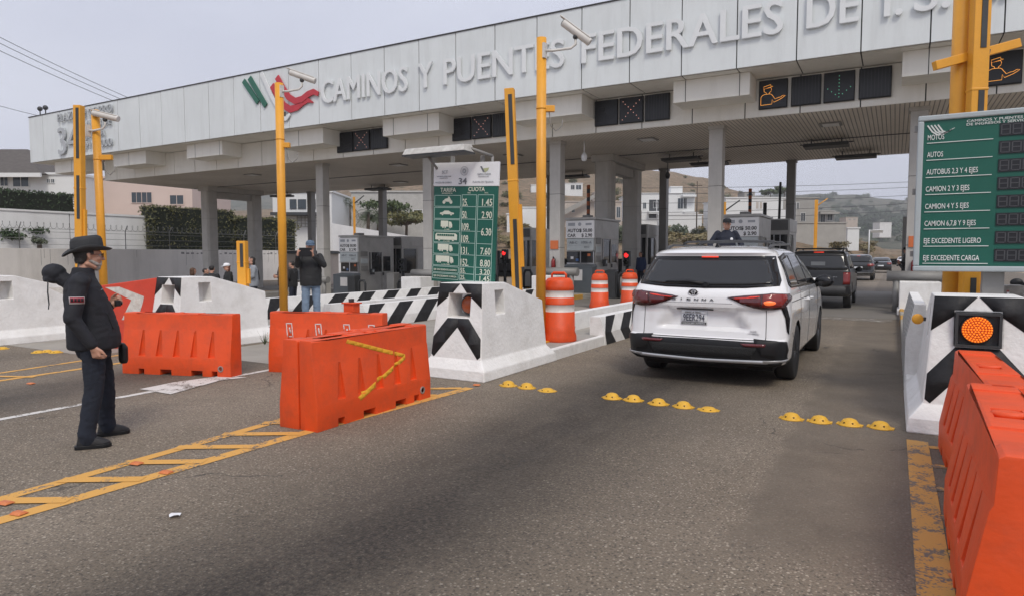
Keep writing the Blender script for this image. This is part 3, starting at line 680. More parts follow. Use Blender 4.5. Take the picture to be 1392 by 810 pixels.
# ============================================================ striped guard walls along the lanes
def guard(xf, s, y0, y1, h, per=.95, label='', w=.30, lean=.45, foot=.22, name='guard_wall', ph=0.3, bend=-.2):
    """xf = lane-side face at the ground, s = +1 when the lane is to the +x side"""
    xf += .014*s; z = dip(xf); r = root(name, label, 'guard wall', (xf, y0, z), 0, 'low guard walls with slanted black and white stripes')
    prof = [(0, 0), (0.0, foot), (-.10*s if h < .8 else -.08*s, h)]; off = [bend if h < .8 else 0, 0, lean]
    L = y1-y0; mb = MB(); cuts = [-1]; 
    nseg = int((L+1)/(per/2))+2
    for k in range(-2, nseg):
        a, b = ph+k*per/2, ph+(k+1)*per/2; col = 1 if k % 2 else 0
        for i in range(2):
            (x0, z0), (x1, z1) = prof[i], prof[i+1]
            q = [min(max(v, 0), L) for v in (a+off[i], b+off[i], b+off[i+1], a+off[i+1])]
            if q[1]-q[0] < 1e-4 and q[2]-q[3] < 1e-4: continue
            ids = len(mb.v); mb.v += [(x0, q[0], z0), (x0, q[1], z0), (x1, q[2], z1), (x1, q[3], z1)]
            mb.face((ids, ids+1, ids+2, ids+3) if s > 0 else (ids+3, ids+2, ids+1, ids), col)
    xb = -w*s; o = len(mb.v)
    P = [(0, 0), (0, foot), prof[2], (xb, h), (xb, 0)]
    for y in (0, L): mb.v += [(px, y, pz) for px, pz in P]
    mb.face([o+i for i in range(5)], 0); mb.face([o+5+i for i in reversed(range(5))], 0)
    mb.face((o+2, o+7, o+8, o+3), 0); mb.face((o+3, o+8, o+9, o+4), 0)
    mb.build('wall', [white, black], r); return r
guard(-4.50, 1, 11.25, 20.4, .50, .95, 'low striped guard wall between the nearest orange drum and the white minivan', bend=.26)
guard(-5.62, -1, 11.25, 20.4, .50, .95, 'low guard wall behind the nearest orange drum, on the far side of its island')
guard(-10.1, 1, 11.2, 20.4, .52, 1.05, 'near low striped guard wall right of the man holding a tablet')
guard(-13.75, 1, 11.6, 20.6, .52, 1.15, 'striped guard wall running behind the man holding a tablet')
guard(.16, -1, 9.35, 12.6, 1.02, .42, 'tall narrow guard wall with fine stripes beside the nose with the lit lamp', w=.2, lean=.22, foot=.6, ph=.1)
guard(-11.25, -1, 11.0, 20.0, .52, 1.05, 'guard wall on the far side of the island where the tablet man stands')
# white end blocks and grey pipe bumpers where the booths begin
for x, lab in ((.62, 'right of the open lane'), (-4.95, 'ahead of the minivan on its left'), (-10.7, 'behind the two far orange drums'), (-16.6, 'behind the green rate table pole'), (-23.0, 'behind the man with the tablet')):
    z = dip(x); r = root('end_block', f'square white concrete end block of the booth island, {lab}', 'concrete block', (x, 21.0, z), 0, 'white concrete end blocks of the booth islands')
    mb = MB(); mb.box(-.48, .48, 0, .9, 0, .9); mb.box(-.52, .52, -.04, .94, 0, .16); mb.build('block', white, r, bevel=.02)
    r = root('pipe_bumper', f'fat grey horizontal pipe bumper on short posts, {lab}', 'pipe bumper', (x, 22.15, z), 0, 'grey pipe bumpers at the booth islands')
    mb = MB(); mb.tube((-.8, 0, 1.02), (.8, 0, 1.02), .15, n=20); mb.build('pipe', steelG, r)
    mb = MB(); mb.tube((-.55, 0, 0), (-.55, 0, .9), .09); mb.tube((.55, 0, 0), (.55, 0, .9), .09); mb.build('post', steelG, r)
# red sloping wedge beside the left nose
wr = root('red_ramp_barrier', 'red painted sloping barrier with white chevrons between the hat man and the left white nose', 'barrier', (0, 0, 0))
mb = MB(); p0, p1 = Vector((-12.75, 5.75, 0)), Vector((-11.15, 7.05, 0)); pm_ = p0.lerp(p1, .42); dn = (p1-p0).normalized(); nn = Vector((-dn.y, dn.x, 0))*.16
mb.hexa([tuple(p) for p in (pm_, p1, p1+nn, pm_+nn, pm_+Vector((0, 0, 1.05)), p1+Vector((0, 0, 1.22)), p1+nn+Vector((0, 0, 1.22)), pm_+nn+Vector((0, 0, 1.05)))])
o = mb.build('panel', redp, wr, bevel=.012); 
LM = (p1-p0).length
def wedgept(u, z): p = p0+dn*(u*LM)-nn.normalized()*.004; return (p.x, p.y, z)
def wq(mb, pts):
    o_ = len(mb.v); mb.v += [wedgept(*p) for p in pts]; mb.face(range(o_, o_+len(pts)))
for u in (.60, .17):
    mb = MB(); wq(mb, [(u+.0, 1.06), (u+.11, 1.07), (u+.30, .90), (u+.27, .86), (u+.20, .84)]); wq(mb, [(u+.20, .84), (u+.27, .86), (u+.30, .90), (u+.29, .80), (u+.245, .5), (u+.12, .5)])
    mb.build('chevron', pm('weathered_white_paint', (.62, .60, .56), .7, .2, 15, .2, 40, dirt=.6, dirtcol=(.4, .25, .2), dscale=14), wr)

# ============================================================ orange water-filled barriers
def barrier_master():
    r = root('water_barrier', '', 'plastic barrier', (0, 0, 0)); Lh = .875
    sec = [(.145, 0), (.145, .215), (.098, .60), (.088, .63), (.082, .815), (.066, .83)]
    sec = [(.10, 0), (.10, .815), (.084, .83)]+[(-a, b) for a, b in reversed(sec)]
    mb = MB(); n = len(sec)
    for x in (-Lh, Lh): mb.v += [(x, a, b) for a, b in sec]
    mb.face(range(n)); mb.face([n+i for i in reversed(range(n))])
    for i in range(n): mb.face((i, n+i, n+(i+1) % n, (i+1) % n))
    o = mb.build('shell', orange, r); cuts = []
    for s in (-1,):
        for k in range(5):
            x = -.56+k*.28; c = MB(); yb, ye = (.092, .4)
            pts = [(x-.045, yb), (x+.070, yb), (x+.070, ye), (x-.045, ye)]
            v = [(a, s*b, .25) for a, b in pts]+[(x+.034 if a > x else x+.008, s*b, .60) for a, b in pts]
            if s < 0: v = [v[i] for i in (3, 2, 1, 0, 7, 6, 5, 4)]
            c.hexa(v); cuts.append(c.build('c', orange))
    for x, w in ((-.56, .045), (-.16, .09), (.34, .09), (.62, .045)):
        c = MB(); c.box(x-w, x+w, -.5, .5, -.1, .075); cuts.append(c.build('c', orange))
    c = MB(); c.box(-.12, .12, -.045, .045, .805, .9); cuts.append(c.build('c', orange))
    for x in (-.5, .5): c = MB(); c.box(x-.17, x+.17, -.2, .2, .818, .9); cuts.append(c.build('c', orange))
    boolean(o, cuts)
    bv = o.modifiers.new('b', 'BEVEL'); bv.width = .011; bv.segments = 3; bv.limit_method = 'ANGLE'; bv.angle_limit = R(25)
    baked(o); o.data.polygons.foreach_set('use_smooth', [True]*len(o.data.polygons)); o.data.set_sharp_from_angle(angle=R(32))
    mb = MB(); mb.lathe([(.045, -.01), (.05, .0), (.05, .016), (.035, .022)], 18, 0, Matrix.Translation((.0, 0, .818))); mb.build('filler_cap', orange, r)
    M = Matrix.Translation((.72, -.142, .11)) @ Matrix.Rotation(R(90), 4, 'X'); mb = MB(); mb.lathe([(.042, -.01), (.042, .012), (.026, .012), (.026, .003), (.001, .003)], 18, 0, M, mis=[0, 0, 0, 1]); mb.build('drain_plug', [pm('worn_plug_rim', (.30, .22, .2), .6, .3, 20), rubber], r)
    return r
B0 = barrier_master()
BG = 'orange plastic water-filled barriers on the road'
def place(o, loc, rz, label): o.location = loc; o.rotation_euler.z = rz; o['label'] = label; o['group'] = BG; return o
def ang(a, b): return math.atan2(b[1]-a[1], b[0]-a[0])
a = R(91)
front = place(B0, (-4.645, 5.205, 0), a, 'orange water barrier with a yellow painted arrow stripe, nearer of the front pair')
back = dup(B0, (-4.86, 5.20, 0), a+math.pi+.008, 'orange water barrier tucked directly behind the one with the yellow arrow'); back['group'] = BG
front.scale.y = .86; lb = dup(B0, (-8.40, 5.65, 0), ang((-9.13, 5.26), (-7.58, 5.76)), 'long orange water barrier standing just right of the man in the hat'); lb['group'] = BG
mid = dup(B0, (-6.75, 6.72, 0), ang((-7.3, 6.35), (-6.06, 6.75)), 'orange water barrier with white outlined marks, behind the front pair'); mid['group'] = BG
ra = dup(B0, (.60, 5.72, 0), R(-88.5), 'orange water barrier at the right, right in front of the lit amber lamp'); ra['group'] = BG
rb = dup(B0, (.51, 4.03, 0), R(-91), 'closest orange water barrier, cut by the lower right corner'); rb['group'] = BG
lb.scale = (.95, 1, 1); mid.scale = (.95, 1, 1); ra.scale.y = rb.scale.y = 1.45
bpy.context.view_layer.update()
shell = [c for c in children(front) if c.name.startswith('shell')][0]; TB = bvh_of(shell)
ypaint = worn('yellow_arrow_paint', (.72, .36, .02), .3)
ypaint.node_tree.nodes['Mix'].inputs[7].default_value = (.75, .09, .015, 1)
def bar(poly, nm, m, par, T=TB): return decal(nm, T, poly, 'rear', m, par, .0012, .03)
bar([(-.43, .765), (-.41, .80), (.36, .575), (.46, .545), (.42, .520), (.30, .548)], 'painted_arrow', ypaint, front)
bar([(.46, .545), (.415, .520), (-.33, .225), (-.29, .185), (.455, .49)], 'painted_arrow', ypaint, front)
# white outlined marks of the barrier behind
mshell = [c for c in children(mid) if c.name.startswith('shell')][0]; wm = pm('white_marker', (.7, .62, .6), .6)
for x in (-.62, -.16, .28, .66):
    for q in ([(x, .68), (x+.10, .68), (x+.10, .665), (x, .665)], [(x, .665), (x+.015, .665), (x+.045, .50), (x+.03, .50)], [(x+.085, .665), (x+.10, .665), (x+.13, .50), (x+.115, .50)], [(x+.03, .50), (x+.13, .50), (x+.13, .485), (x+.03, .485)], [(x+.05, .62), (x+.07, .62), (x+.09, .54), (x+.07, .54)]):
        bar(q, 'white_mark', wm, mid)
# small orange cone stub standing on the kerb behind that barrier
st = root('orange_stand', 'small square orange plastic stand with dark top standing behind the marked orange barrier', 'stand', (-6.62, 7.05, 0))
mb = MB(); mb.box(-.09, .09, -.07, .07, 0, .93); mb.box(-.115, .115, -.09, .09, .93, .95); mb.build('body', orange, st, bevel=.008); mb = MB(); mb.box(-.03, .02, -.03, .03, .95, 1.0); mb.build('lid', darkS, st)

# ============================================================ drums
wband = pm('reflective_white_band', (.72, .66, .63), .35, .08, 10, .2, 90)
def drum_master():
    r = root('traffic_drum', '', 'traffic drum'); mb = MB()
    prof = [(.28, 0), (.30, .01), (.30, .10), (.285, .14), (.29, .22), (.272, .235), (.272, .25), (.268, .40), (.262, .402), (.262, .515), (.262, .53), (.262, .535), (.250, .54), (.250, .70), (.243, .702), (.243, .815), (.250, .82), (.238, .92), (.225, .99), (.16, 1.05), (.10, 1.06), (.02, 1.06)]
    prof = [(.30, 0), (.305, .012), (.305, .09), (.278, .16), (.282, .24), (.272, .25), (.270, .50), (.262, .504), (.262, .62), (.268, .624), (.262, .635), (.258, .74), (.25, .744), (.25, .855), (.256, .86), (.25, .93), (.238, .96), (.235, 1.0), (.19, 1.055), (.11, 1.07), (.02, 1.07)]
    mis = [1 if (.5 <= prof[i][1] < .62 or .74 <= prof[i][1] < .85) else 0 for i in range(len(prof)-1)]
    mb.lathe(prof, 32, 0, None, mis)
    # flutes at the foot
    mb.v = [(x*(1+.035*math.cos(8*math.atan2(y, x)))*1.0, y*(1+.035*math.cos(8*math.atan2(y, x))), z) if .05 < z < .2 else (x, y, z) for x, y, z in mb.v]
    mb.build('body', [orange, wband], r)
    mb = MB(); mb.path([(-.13, 0, 1.05), (-.13, 0, 1.12), (-.10, 0, 1.145), (.10, 0, 1.145), (.13, 0, 1.12), (.13, 0, 1.05)], .022, 8); mb.build('handle', orange, r); return r
D0 = drum_master(); DG = 'orange traffic drums with white reflective bands'
D0.location = (-4.93, 10.25, .168); D0['label'] = 'nearest orange drum with two white bands, right of the tall yellow poles'; D0['group'] = DG
dup(D0, (-7.85, 19.2, .0), .3, 'left one of the two far orange drums in front of the toll booth', DG)
dup(D0, (-7.42, 20.7, .0), .9, 'right one of the two far orange drums, just left of the minivan tail lamp', DG)
# ============================================================ raised yellow road studs
def stud_master():
    r = root('road_stud', '', 'road stud'); mb = MB()
    mb.lathe([(.105, 0), (.105, .008), (.08, .014), (.074, .03), (.055, .052), (.028, .062), (.003, .065)], 18); mb.box(-.112, .112, -.040, .040, 0, .010)
    mb.build('dome', pm('yellow_stud_plastic', (.75, .42, .03), .45, .15, 12, .3, 60, dirt=.6, dirtcol=(.28, .17, .05), dscale=25), r)
    mb = MB()
    for k in (-.045, 0, .045): mb.box(k*.8-.007, k*.8+.007, -.068, -.045, .022, .036, 0)
    mb.build('reflector', pm('dark_reflector', (.10, .06, .02), .3), r); return r
S0 = stud_master(); SG = 'row of raised yellow studs across the minivan lane'
lab = ['touching the foot of the centre nose', 'second from the centre nose', 'third from the centre nose, scuffed', 'first of the five in mid lane', 'second of the five in mid lane', 'middle one of the five in mid lane', 'fourth of the five in mid lane', 'last of the five in mid lane', 'leftmost of the four near the right island', 'second of the four near the right island', 'third of the four near the right island', 'closest to the right concrete nose']
for i, (u, v) in enumerate(((691, 524), (716, 527), (744, 531), (832, 541), (861, 544), (895, 549), (929, 553), (963, 557), (1076, 569), (1114, 573), (1155, 577), (1197, 581))):
    p = G(u, v); L_ = 'yellow domed road stud, '+lab[i]; rz = random.uniform(-.15, .15)
    if i == 0: S0.location = p; S0['label'] = L_; S0['group'] = SG; o = S0
    else: o = dup(S0, p, rz, L_, SG)
    s = 1-(.45 if i in (2, 7) else 0)*1; o.scale = (1, 1, s)
for i, (u, v, l) in enumerate(((52, 479, 'leftmost of the cluster left of the man in the hat'), (64, 478, 'middle of the cluster left of the man in the hat'), (76, 479, 'right of the cluster left of the man in the hat'), (3, 474, 'at the left edge of the picture'))):
    dup(S0, G(u, v), .2, 'worn yellow road stud, '+l, SG).scale = (1, 1, .6)
orr = pm('orange_reflector', (.62, .17, .05), .5, .2, 20, dirt=.5, dirtcol=(.4, .25, .1), dscale=20)
for i, (u, v, l) in enumerate(((8, 685, 'at the left picture edge on the inner yellow line'), (26, 699, 'near the left picture edge on the outer yellow line'), (186, 631, 'on the inner yellow line below the man in the hat'), (226, 643, 'on the outer yellow line below the man in the hat'), (648, 524, 'at the tip of the yellow lines by the centre nose'), (1304, 787, 'on the yellow ladder by the closest orange barrier'), (42, 522, 'on the yellow line far left'))):
    mb = MB(); p = G(u, v); mb.hexa([(-.045, -.035, 0), (.045, -.035, 0), (.045, .035, 0), (-.045, .035, 0), (-.035, -.015, .014), (.035, -.015, .014), (.035, .015, .014), (-.035, .015, .014)])
    tag(mb.build('lane_reflector', orr, None, (p.x, p.y, .008), .2, bevel=.004), f'small flat orange lane reflector {l}', 'reflector', 'small orange reflectors on the yellow lines')
lit_ = [(237, 702, .05, 'small white scrap of litter on the asphalt in the left foreground'), (1310, 797, .05, 'white crumpled scrap beside the closest orange barrier'), (1123, 473, .06, 'dark scrap on the road by the minivan front wheel')]
for u, v, s, l in lit_:
    p = G(u, v); mb = MB(); rr = random.Random(u); n = 9
    mb.v = [(0, 0, .014)]+[(math.cos(i/n*6.28)*s*rr.uniform(.5, 1), math.sin(i/n*6.28)*s*rr.uniform(.4, .9), rr.uniform(.004, .018)) for i in range(n)]
    for i in range(n): mb.face((0, 1+i, 1+(i+1) % n))
    tag(mb.build('litter_scrap', whiteS if u != 1123 else darkS, None, (p.x, p.y, .004), 0), l, 'litter')
# ============================================================ yellow poles, sensor posts, cameras
def sensor_post(x, y, z0, h, label, w=.17, rz=0, lean=0, slots=((.62, .97), (.12, .46)), name='sensor_post'):
    r = root(name, label, 'sensor post', (x, y, z0), rz, 'yellow light curtain posts with black slots'); r.rotation_euler.x = 0; r.rotation_euler.y = lean
    mb = MB(); mb.box(-w/2, w/2, -.07, .07, .0, h); mb.box(-w/2-.006, w/2+.006, -.076, .076, h*.56, h*.56+.03); mb.box(-.14, .14, -.12, .12, 0, .02); mb.build('post', yel, r, bevel=.008)
    for a, b in slots: mb = MB(); mb.box(-.015, .045, -.078, -.060, a*h, b*h); mb.build('sensor_slot', darkS, r)
    mb = MB(); mb.box(w/2, w/2+.05, -.03, .03, h*.15, h*.45); mb.build('cover_strip', yel, r); return r
def cctv(par_loc, label, aim, pitch, arm=.5):
    """arm-mounted bullet camera; aim = direction of the lens in the ground plane (deg)"""
    r = root('security_camera', label, 'camera', par_loc, 0, 'white security cameras on the yellow poles')
    a = R(29.7)                           # the bracket points to the right of the photo
    ax = Vector((math.cos(a), math.sin(a), 0))
    mb = MB(); mb.path([(0, 0, 0), tuple(ax*.12+Vector((0, 0, 0))), tuple(ax*arm*.85+Vector((0, 0, .04))), tuple(ax*arm+Vector((0, 0, .10))), tuple(ax*arm*1.0+Vector((0, 0, .2)))], .022, 8); mb.box(-.02, .02, -.05, .05, -.12, .12); mb.build('bracket', pm('camera_white', (.62, .60, .57), .45, .08, 6), r)
    d = Vector((math.cos(R(aim))*math.cos(R(pitch)), math.sin(R(aim))*math.cos(R(pitch)), math.sin(R(pitch))))
    c = ax*arm+Vector((0, 0, .30)); q = d.to_track_quat('Y', 'Z').to_matrix().to_4x4(); M = Matrix.Translation(c) @ q
    mb = MB(); mb.tube(M @ Vector((0, -.30, 0)), M @ Vector((0, .26, 0)), .062, n=20); mb.box(-.05, .05, -.26, .36, .05, .068, 0, M)
    hs = mb.build('housing', MATS['camera_white'], r, bevel=.012)
    mb = MB(); mb.tube(M @ Vector((0, .258, 0)), M @ Vector((0, .268, 0)), .052, n=18); mb.build('lens_window', blackgl, hs)
    mb = MB(); mb.ball(ax*arm+Vector((0, 0, .22)), .045, 8); mb.build('joint', darkS, r); return r
def round_pole(x, y, z0, h, label, r0=.075, cross=None):
    r = root('yellow_pole', label, 'pole', (x, y, z0), 0, 'tall round yellow poles')
    mb = MB(); mb.tube((0, 0, 0), (0, 0, h), r0, n=20); mb.box(-.16, .16, -.16, .16, 0, .025); mb.tube((0, 0, h*.77), (0, 0, h*.77+.02), r0+.008); mb.build('shaft', yel, r)
    if cross:
        a, l, zc = cross; d = Vector((math.cos(R(a)), math.sin(R(a)), 0)); M = Matrix.Translation((0, 0, zc)) @ Matrix.Rotation(R(a), 4, 'Z')
        mb = MB(); mb.box(-l[0], l[1], -.045-.0, .045, -.05, .05, 0, M); mb.build('crossarm', yel, r, bevel=.006)
        mb = MB(); mb.path([tuple(d*.12+Vector((0, 0, zc))), tuple(d*.16+Vector((0, 0, zc-.28))), tuple(d*.24+Vector((0, 0, zc-.36))), tuple(d*.34+Vector((0, 0, zc-.28))), tuple(d*.35+Vector((0, 0, zc-.18)))], .009, 6); mb.build('cable_loop', steelG, r)
    return r
round_pole(-5.12, 9.95, .168, 4.98, 'tall round yellow pole right behind the centre nose, camera at its top', .082, (29.7, (-.02, .22), 3.86-.168+.15))
cctv((-5.05, 9.93, 4.93), 'white camera angled up on the pole behind the centre nose', 200, 38, .50)
sensor_post(-5.20, 9.30, .93, 3.28, 'yellow post with two black slots leaning beside the tall pole at the centre nose', .15, R(20), R(-2.3), ((.64, .97), (.02, .38)))
round_pole(-11.05, 9.75, .168, 4.95, 'tall round yellow pole left of centre with a camera in front of the ribbon emblem', .085, (29.7, (-.02, .2), 3.7))
cctv((-10.98, 9.75, 4.95), 'white camera on the pole in front of the ribbon emblem', 205, 20, .42)
sensor_post(-10.78, 8.55, .93, .95, 'short yellow sensor post with one black slot behind the left white nose', .17, R(25), 0, ((.48, .95),))
sensor_post(-14.14, 7.36, .85, 3.70, 'flat yellow post with black slots rising behind the hat man, left of its round pole', .15, R(25), R(1.7), ((.72, .985), (.40, .63), (.02, .3)))
p = round_pole(-14.22, 7.86, .168, 4.42, 'round yellow pole with camera rising behind the man in the hat', .078, (29.7, (-.02, .3), 3.45)); p.rotation_euler = (R(-.5), R(-2.0), 0)
cctv((-14.4, 7.75, 4.15), 'white camera on the pole above the man in the hat', 205, 14, .36)
pr = round_pole(.60, 9.55, .168, 6.2, 'thick round yellow pole of the double post at the right', .095, None)
mb = MB(); M = Matrix.Translation((0, 0, 3.72)) @ Matrix.Rotation(R(29.7), 4, 'Z') @ Matrix.Rotation(R(-15), 4, 'Y'); mb.box(-.38, .62, -.14, -.06, -.05, .05, 0, M); mb.build('crossarm', yel, pr, bevel=.006)
mb = MB(); mb.path([(.18, .0, 3.8), (.2, 0, 3.68), (.26, 0, 3.66), (.28, .0, 3.8)], .009, 6); mb.build('cable_loop', darkS, pr)
sensor_post(.76, 9.40, .168, 5.9, 'flat yellow post with black slots in front of the thick round pole at the right', .17, R(20), 0, ((.64, .78), (.40, .56), (.05, .2)))
# far yellow poles beyond the canopy
for u, v0, v1, dep, l in ((482, 268, 318, 60, 'thin yellow pole in the gap right of the second steel column'), (1108, 272, 341, 62, 'yellow lattice-like pole beyond the dark SUV'), (786, 250, 300, 45, 'short dark and orange banded pole above the centre booth'), (985, 275, 300, 45, 'small yellow pole tip left of the booth sign behind the officer')):
    if u == 786: continue
    p = AD(u, v1, dep); t = AD(u, v0, dep); gz = min(dip(p.x), p.z)
    r = root('yellow_pole', l, 'pole', (p.x, p.y, gz), 0, 'far yellow poles beyond the canopy'); mb = MB(); w = .28 if u == 1108 else .14
    mb.box(-w*.5, w*.5, -.08, .08, 0, t.z-gz); mb.box(-w*.2, w*.2, -.12, -.08, (t.z-gz)*.1, (t.z-gz)*.9); mb.build('shaft', yel, r)
    mb = MB(); mb.path([(0, 0, t.z-gz-.6), (.5, .2, t.z-gz-.2), (.9, .3, t.z-gz+.1)], .05, 6); mb.build('arm', yel if u == 1108 else darkS, r)
# banded orange/black marker poles on the booth islands
def banded(x, y, z0, h, label):
    r = root('banded_pole', label, 'pole', (x, y, z0), 0, 'dark and orange banded exhaust-like marker poles'); mb = MB(); n = 10
    for k in range(n): mb.tube((0, 0, h*k/n), (0, 0, h*(k+1)/n), .075, n=12, mi=k % 2, caps=k in (0, n-1))
    mb.build('shaft', [darkS, pm('rust_orange_band', (.42, .12, .04), .6, .2, 10)], r)
q = AD(800, 252, 29.5); banded(q.x, q.y, 2.9, q.z-2.9, 'banded orange and dark pole above the booth with the AUTOS sign')
q = AD(1020, 257, 31); banded(q.x, q.y, 3.1, q.z-3.1, 'banded orange and dark pole above the booth behind the officer')
q = AD(870, 287, 33); banded(q.x, q.y, 2.6, q.z-2.6, 'short banded pole on the booth right of the fat concrete columns')
r = root('steel_mast', 'thin dark leaning mast between the officer booth and the rear steel column', 'mast', AD(1057, 340, 30), 0); r.location.z = .1
t = AD(1061, 248, 30)-Vector(r.location); mb = MB(); mb.tube((0, 0, 0), tuple(t), .07, .05); mb.build('shaft', darkS, r)
for u, v, l in ((1040, 276, 'thin black chimney stub on the booth behind the officer'), ):
    q = AD(u, v, 30); r = root('steel_mast', l, 'mast', (q.x, q.y, 3.0)); mb = MB(); mb.tube((0, 0, 0), (0, 0, q.z-3.0), .08); mb.build('shaft', darkS, r)

# ============================================================ green rate table on the centre island
S1 = root('rate_sign', 'green rate table headed TARIFA and CUOTA with a white header numbered 34', 'rate sign', (-5.93, 7.98, 1.235)); S1.rotation_euler = (0, R(2.6), R(1))
Wd, Hh = 1.07, 1.71
mb = MB(); mb.box(0, Wd, .012, .05, 0, Hh-.335, 0); mb.box(-.01, Wd+.01, .008, .05, Hh-.333, Hh, 1); mb.build('board', [greenS, whiteS], S1, bevel=.004)
mb = MB(); mb.box(.25, .30, .05, .09, -.25, Hh+.1); mb.box(.75, .80, .05, .09, -.1, Hh+.1); mb.build('support', steelG, S1)
cream = pm('cream_vinyl', (.66, .69, .58), .5, .06, 20); lineM = pm('pale_green_line', (.42, .58, .52), .5, .1)
mb = MB(); t = .009; F = .0105
def vline(x, a, b, w=.007): mb.box(x-w/2, x+w/2, t, .0125, Hh-b, Hh-a)
def hline(v, a, b, w=.007): mb.box(a, b, t, .0125, Hh-v-w/2, Hh-v+w/2)
cells = [(.465, .622), (.640, .797), (.812, .968), (.984, 1.138), (1.154, 1.305), (1.322, 1.474), (1.490, 1.576), (1.592, 1.668)]
for a, b in cells: hline(a, .02, .47); hline(b, .02, .47); vline(.02, a, b); vline(.47, a, b)
for x in (.495, .735, .76, 1.015): vline(x, .455, 1.668)
for k, v in enumerate((.455, .622, .797, .968, 1.138, 1.305, 1.474, 1.576, 1.668)):
    hline(v, .495, .735)
    if k != 3: hline(v, .76, 1.015)
hline(.968, .76, .82); hline(.968, .955, 1.015)
mb.build('grid_lines', lineM, S1)
def W1(*a_, **k_): m_ = MB(); addtext(m_, *a_, **k_); m_.build('rate_text', W1.mat, W1.par)
W1.mat, W1.par = cream, S1
W1('TARIFA', .12, Hh-.415, .058, .006, .27, bold=.012); W1('REFERENCIA', .15, Hh-.445, .018, .006, .18)
W1('CUOTA', .60, Hh-.405, .058, .006, .27, bold=.012); W1('M.N.', .59, Hh-.437, .018, .006); W1('DLLS.', .87, Hh-.437, .018, .006)
for k, s in enumerate(('25.', '50.', '109.', '109.', '131.', '152.', '55.', '25.')):
    a, b = cells[k]; h = min(.098, (b-a)*.8); W1(s, .51, Hh-b+.012, h, .006, .13 if len(s) > 3 else .085, bold=.01)
for v, s, h in ((.607, '1.45', .095), (.782, '2.90', .095), (1.02, '6.30', .1), (1.288, '7.60', .095), (1.457, '8.80', .095), (1.57, '3.20', .075), (1.662, '1.45', .07)):
    W1(s, 1.0, Hh-v, h, .006, .165, 'r', bold=.01)
for k in (6, 7): W1('EJE EXCEDENTE LIGERO' if k == 6 else 'EJE EXCEDENTE CARGA', .045, Hh-cells[k][1]+.028, .024, .006, .40, bold=.01)
for k, s in ((2, '2 y 3 EJES'), (3, '2, 3 y 4 EJES'), (4, '4 y 5 EJES'), (5, '6, 7, 8 y 9 EJES')): W1(s, .25, Hh-cells[k][1]+.008, .016, .006, None, 'c')
mb = MB()
def poly(pts, mi=0):
    o_ = len(mb.v); mb.v += [(a, .009, b) for a, b in pts]; mb.face(range(o_, o_+len(pts)), mi)
def disc(x, z, r_, n=14): poly([(x+r_*math.cos(-i/n*6.283), z+r_*math.sin(-i/n*6.283)) for i in range(n)][::-1])
z = Hh-.56                                                            # motorcycle
disc(.185, z, .026); disc(.305, z, .026); poly([(.17, z+.01), (.31, z+.0), (.31, z+.03), (.27, z+.06), (.20, z+.045)]); poly([(.26, z+.04), (.30, z+.04), (.275, z+.08), (.25, z+.075)])
z = Hh-.735; poly([(.12, z), (.36, z), (.365, z+.02), (.31, z+.03), (.27, z+.052), (.20, z+.052), (.165, z+.03), (.12, z+.02)]); disc(.165, z, .017); disc(.315, z, .017)
def truck(k, x0, x1):
    z = Hh-cells[k][1]+.035; poly([(x0, z+.02), (x1-.07, z+.02), (x1-.07, z+.105), (x0, z+.105)]); poly([(x1-.06, z+.01), (x1, z+.01), (x1, z+.05), (x1-.02, z+.09), (x1-.06, z+.095)])
    for x in (x0+.04, x0+.08, x1-.035): disc(x, z+.012, .014)
    if x1-x0 > .24: disc(x1-.09, z+.012, .014)
truck(2, .14, .34); truck(4, .10, .36); truck(5, .07, .38)
z = Hh-cells[3][1]+.035; poly([(.05, z), (.43, z), (.43, z+.075), (.40, z+.095), (.07, z+.095), (.05, z+.07)]); disc(.12, z, .018); disc(.36, z, .018)
mb.build('vehicle_symbol', cream, S1)
mb = MB()
for k in range(8): mb.box(.085+k*.038, .115+k*.038, .004, .008, z+.055, z+.082)
mb.build('bus_windows', greenS, S1)
mb = MB(); addtext(mb, '34', .50, Hh-.305, .085, .003, .135, 'c', bold=.015); mb.build('header_number', inkG, S1)
W1.mat = inkL
W1('PLAZA DE COBRO', .03, Hh-.292, .022, .003, .28, bold=.008); W1('PLAYAS DE TIJUANA', .67, Hh-.285, .022, .003, .34, bold=.008)
W1('SCT', .14, Hh-.155, .045, .003, .10); W1('SECRETARIA DE COMUNICACIONES', .05, Hh-.20, .013, .003, .25); W1('Y TRANSPORTES', .09, Hh-.225, .013, .003, .15)
W1('CAMINOS Y PUENTES', .74, Hh-.175, .018, .003, .22, bold=.008); W1('FEDERALES', .76, Hh-.205, .013, .003, .17)
mb = MB()
for r0 in (.066, .058, .04):                                           # round seal
    n = 28; o_ = len(mb.v)
    for i in range(n):
        a = i/n*6.283; mb.v += [(.52+r0*math.cos(a), .003, Hh-.12+r0*math.sin(a)), (.52+(r0-.004)*math.cos(a), .003, Hh-.12+(r0-.004)*math.sin(a))]
    for i in range(n): j = (i+1) % n; mb.face((o_+2*i, o_+2*j, o_+2*j+1, o_+2*i+1))
for k in range(9): a = k/9*6.28; mb.box(.52+.022*math.cos(a)-.006, .52+.022*math.cos(a)+.006, .001, .004, Hh-.12+.022*math.sin(a)-.009, Hh-.12+.022*math.sin(a)+.009)
mb.build('header_seal', inkL, S1)
mb = MB(); mb.add([(.78, .004, Hh-.06), (.81, .004, Hh-.06), (.86, .004, Hh-.14), (.83, .004, Hh-.14)], [(0, 1, 2, 3)], 0); mb.add([(.83, .004, Hh-.09), (.86, .004, Hh-.14), (.93, .004, Hh-.08), (.91, .004, Hh-.12), (.86, .004, Hh-.15)], [(0, 1, 2), (1, 4, 3, 2)], 1)
mb.build('header_logo', [inkG, pm('pale_olive', (.45, .48, .28), .5)], S1)
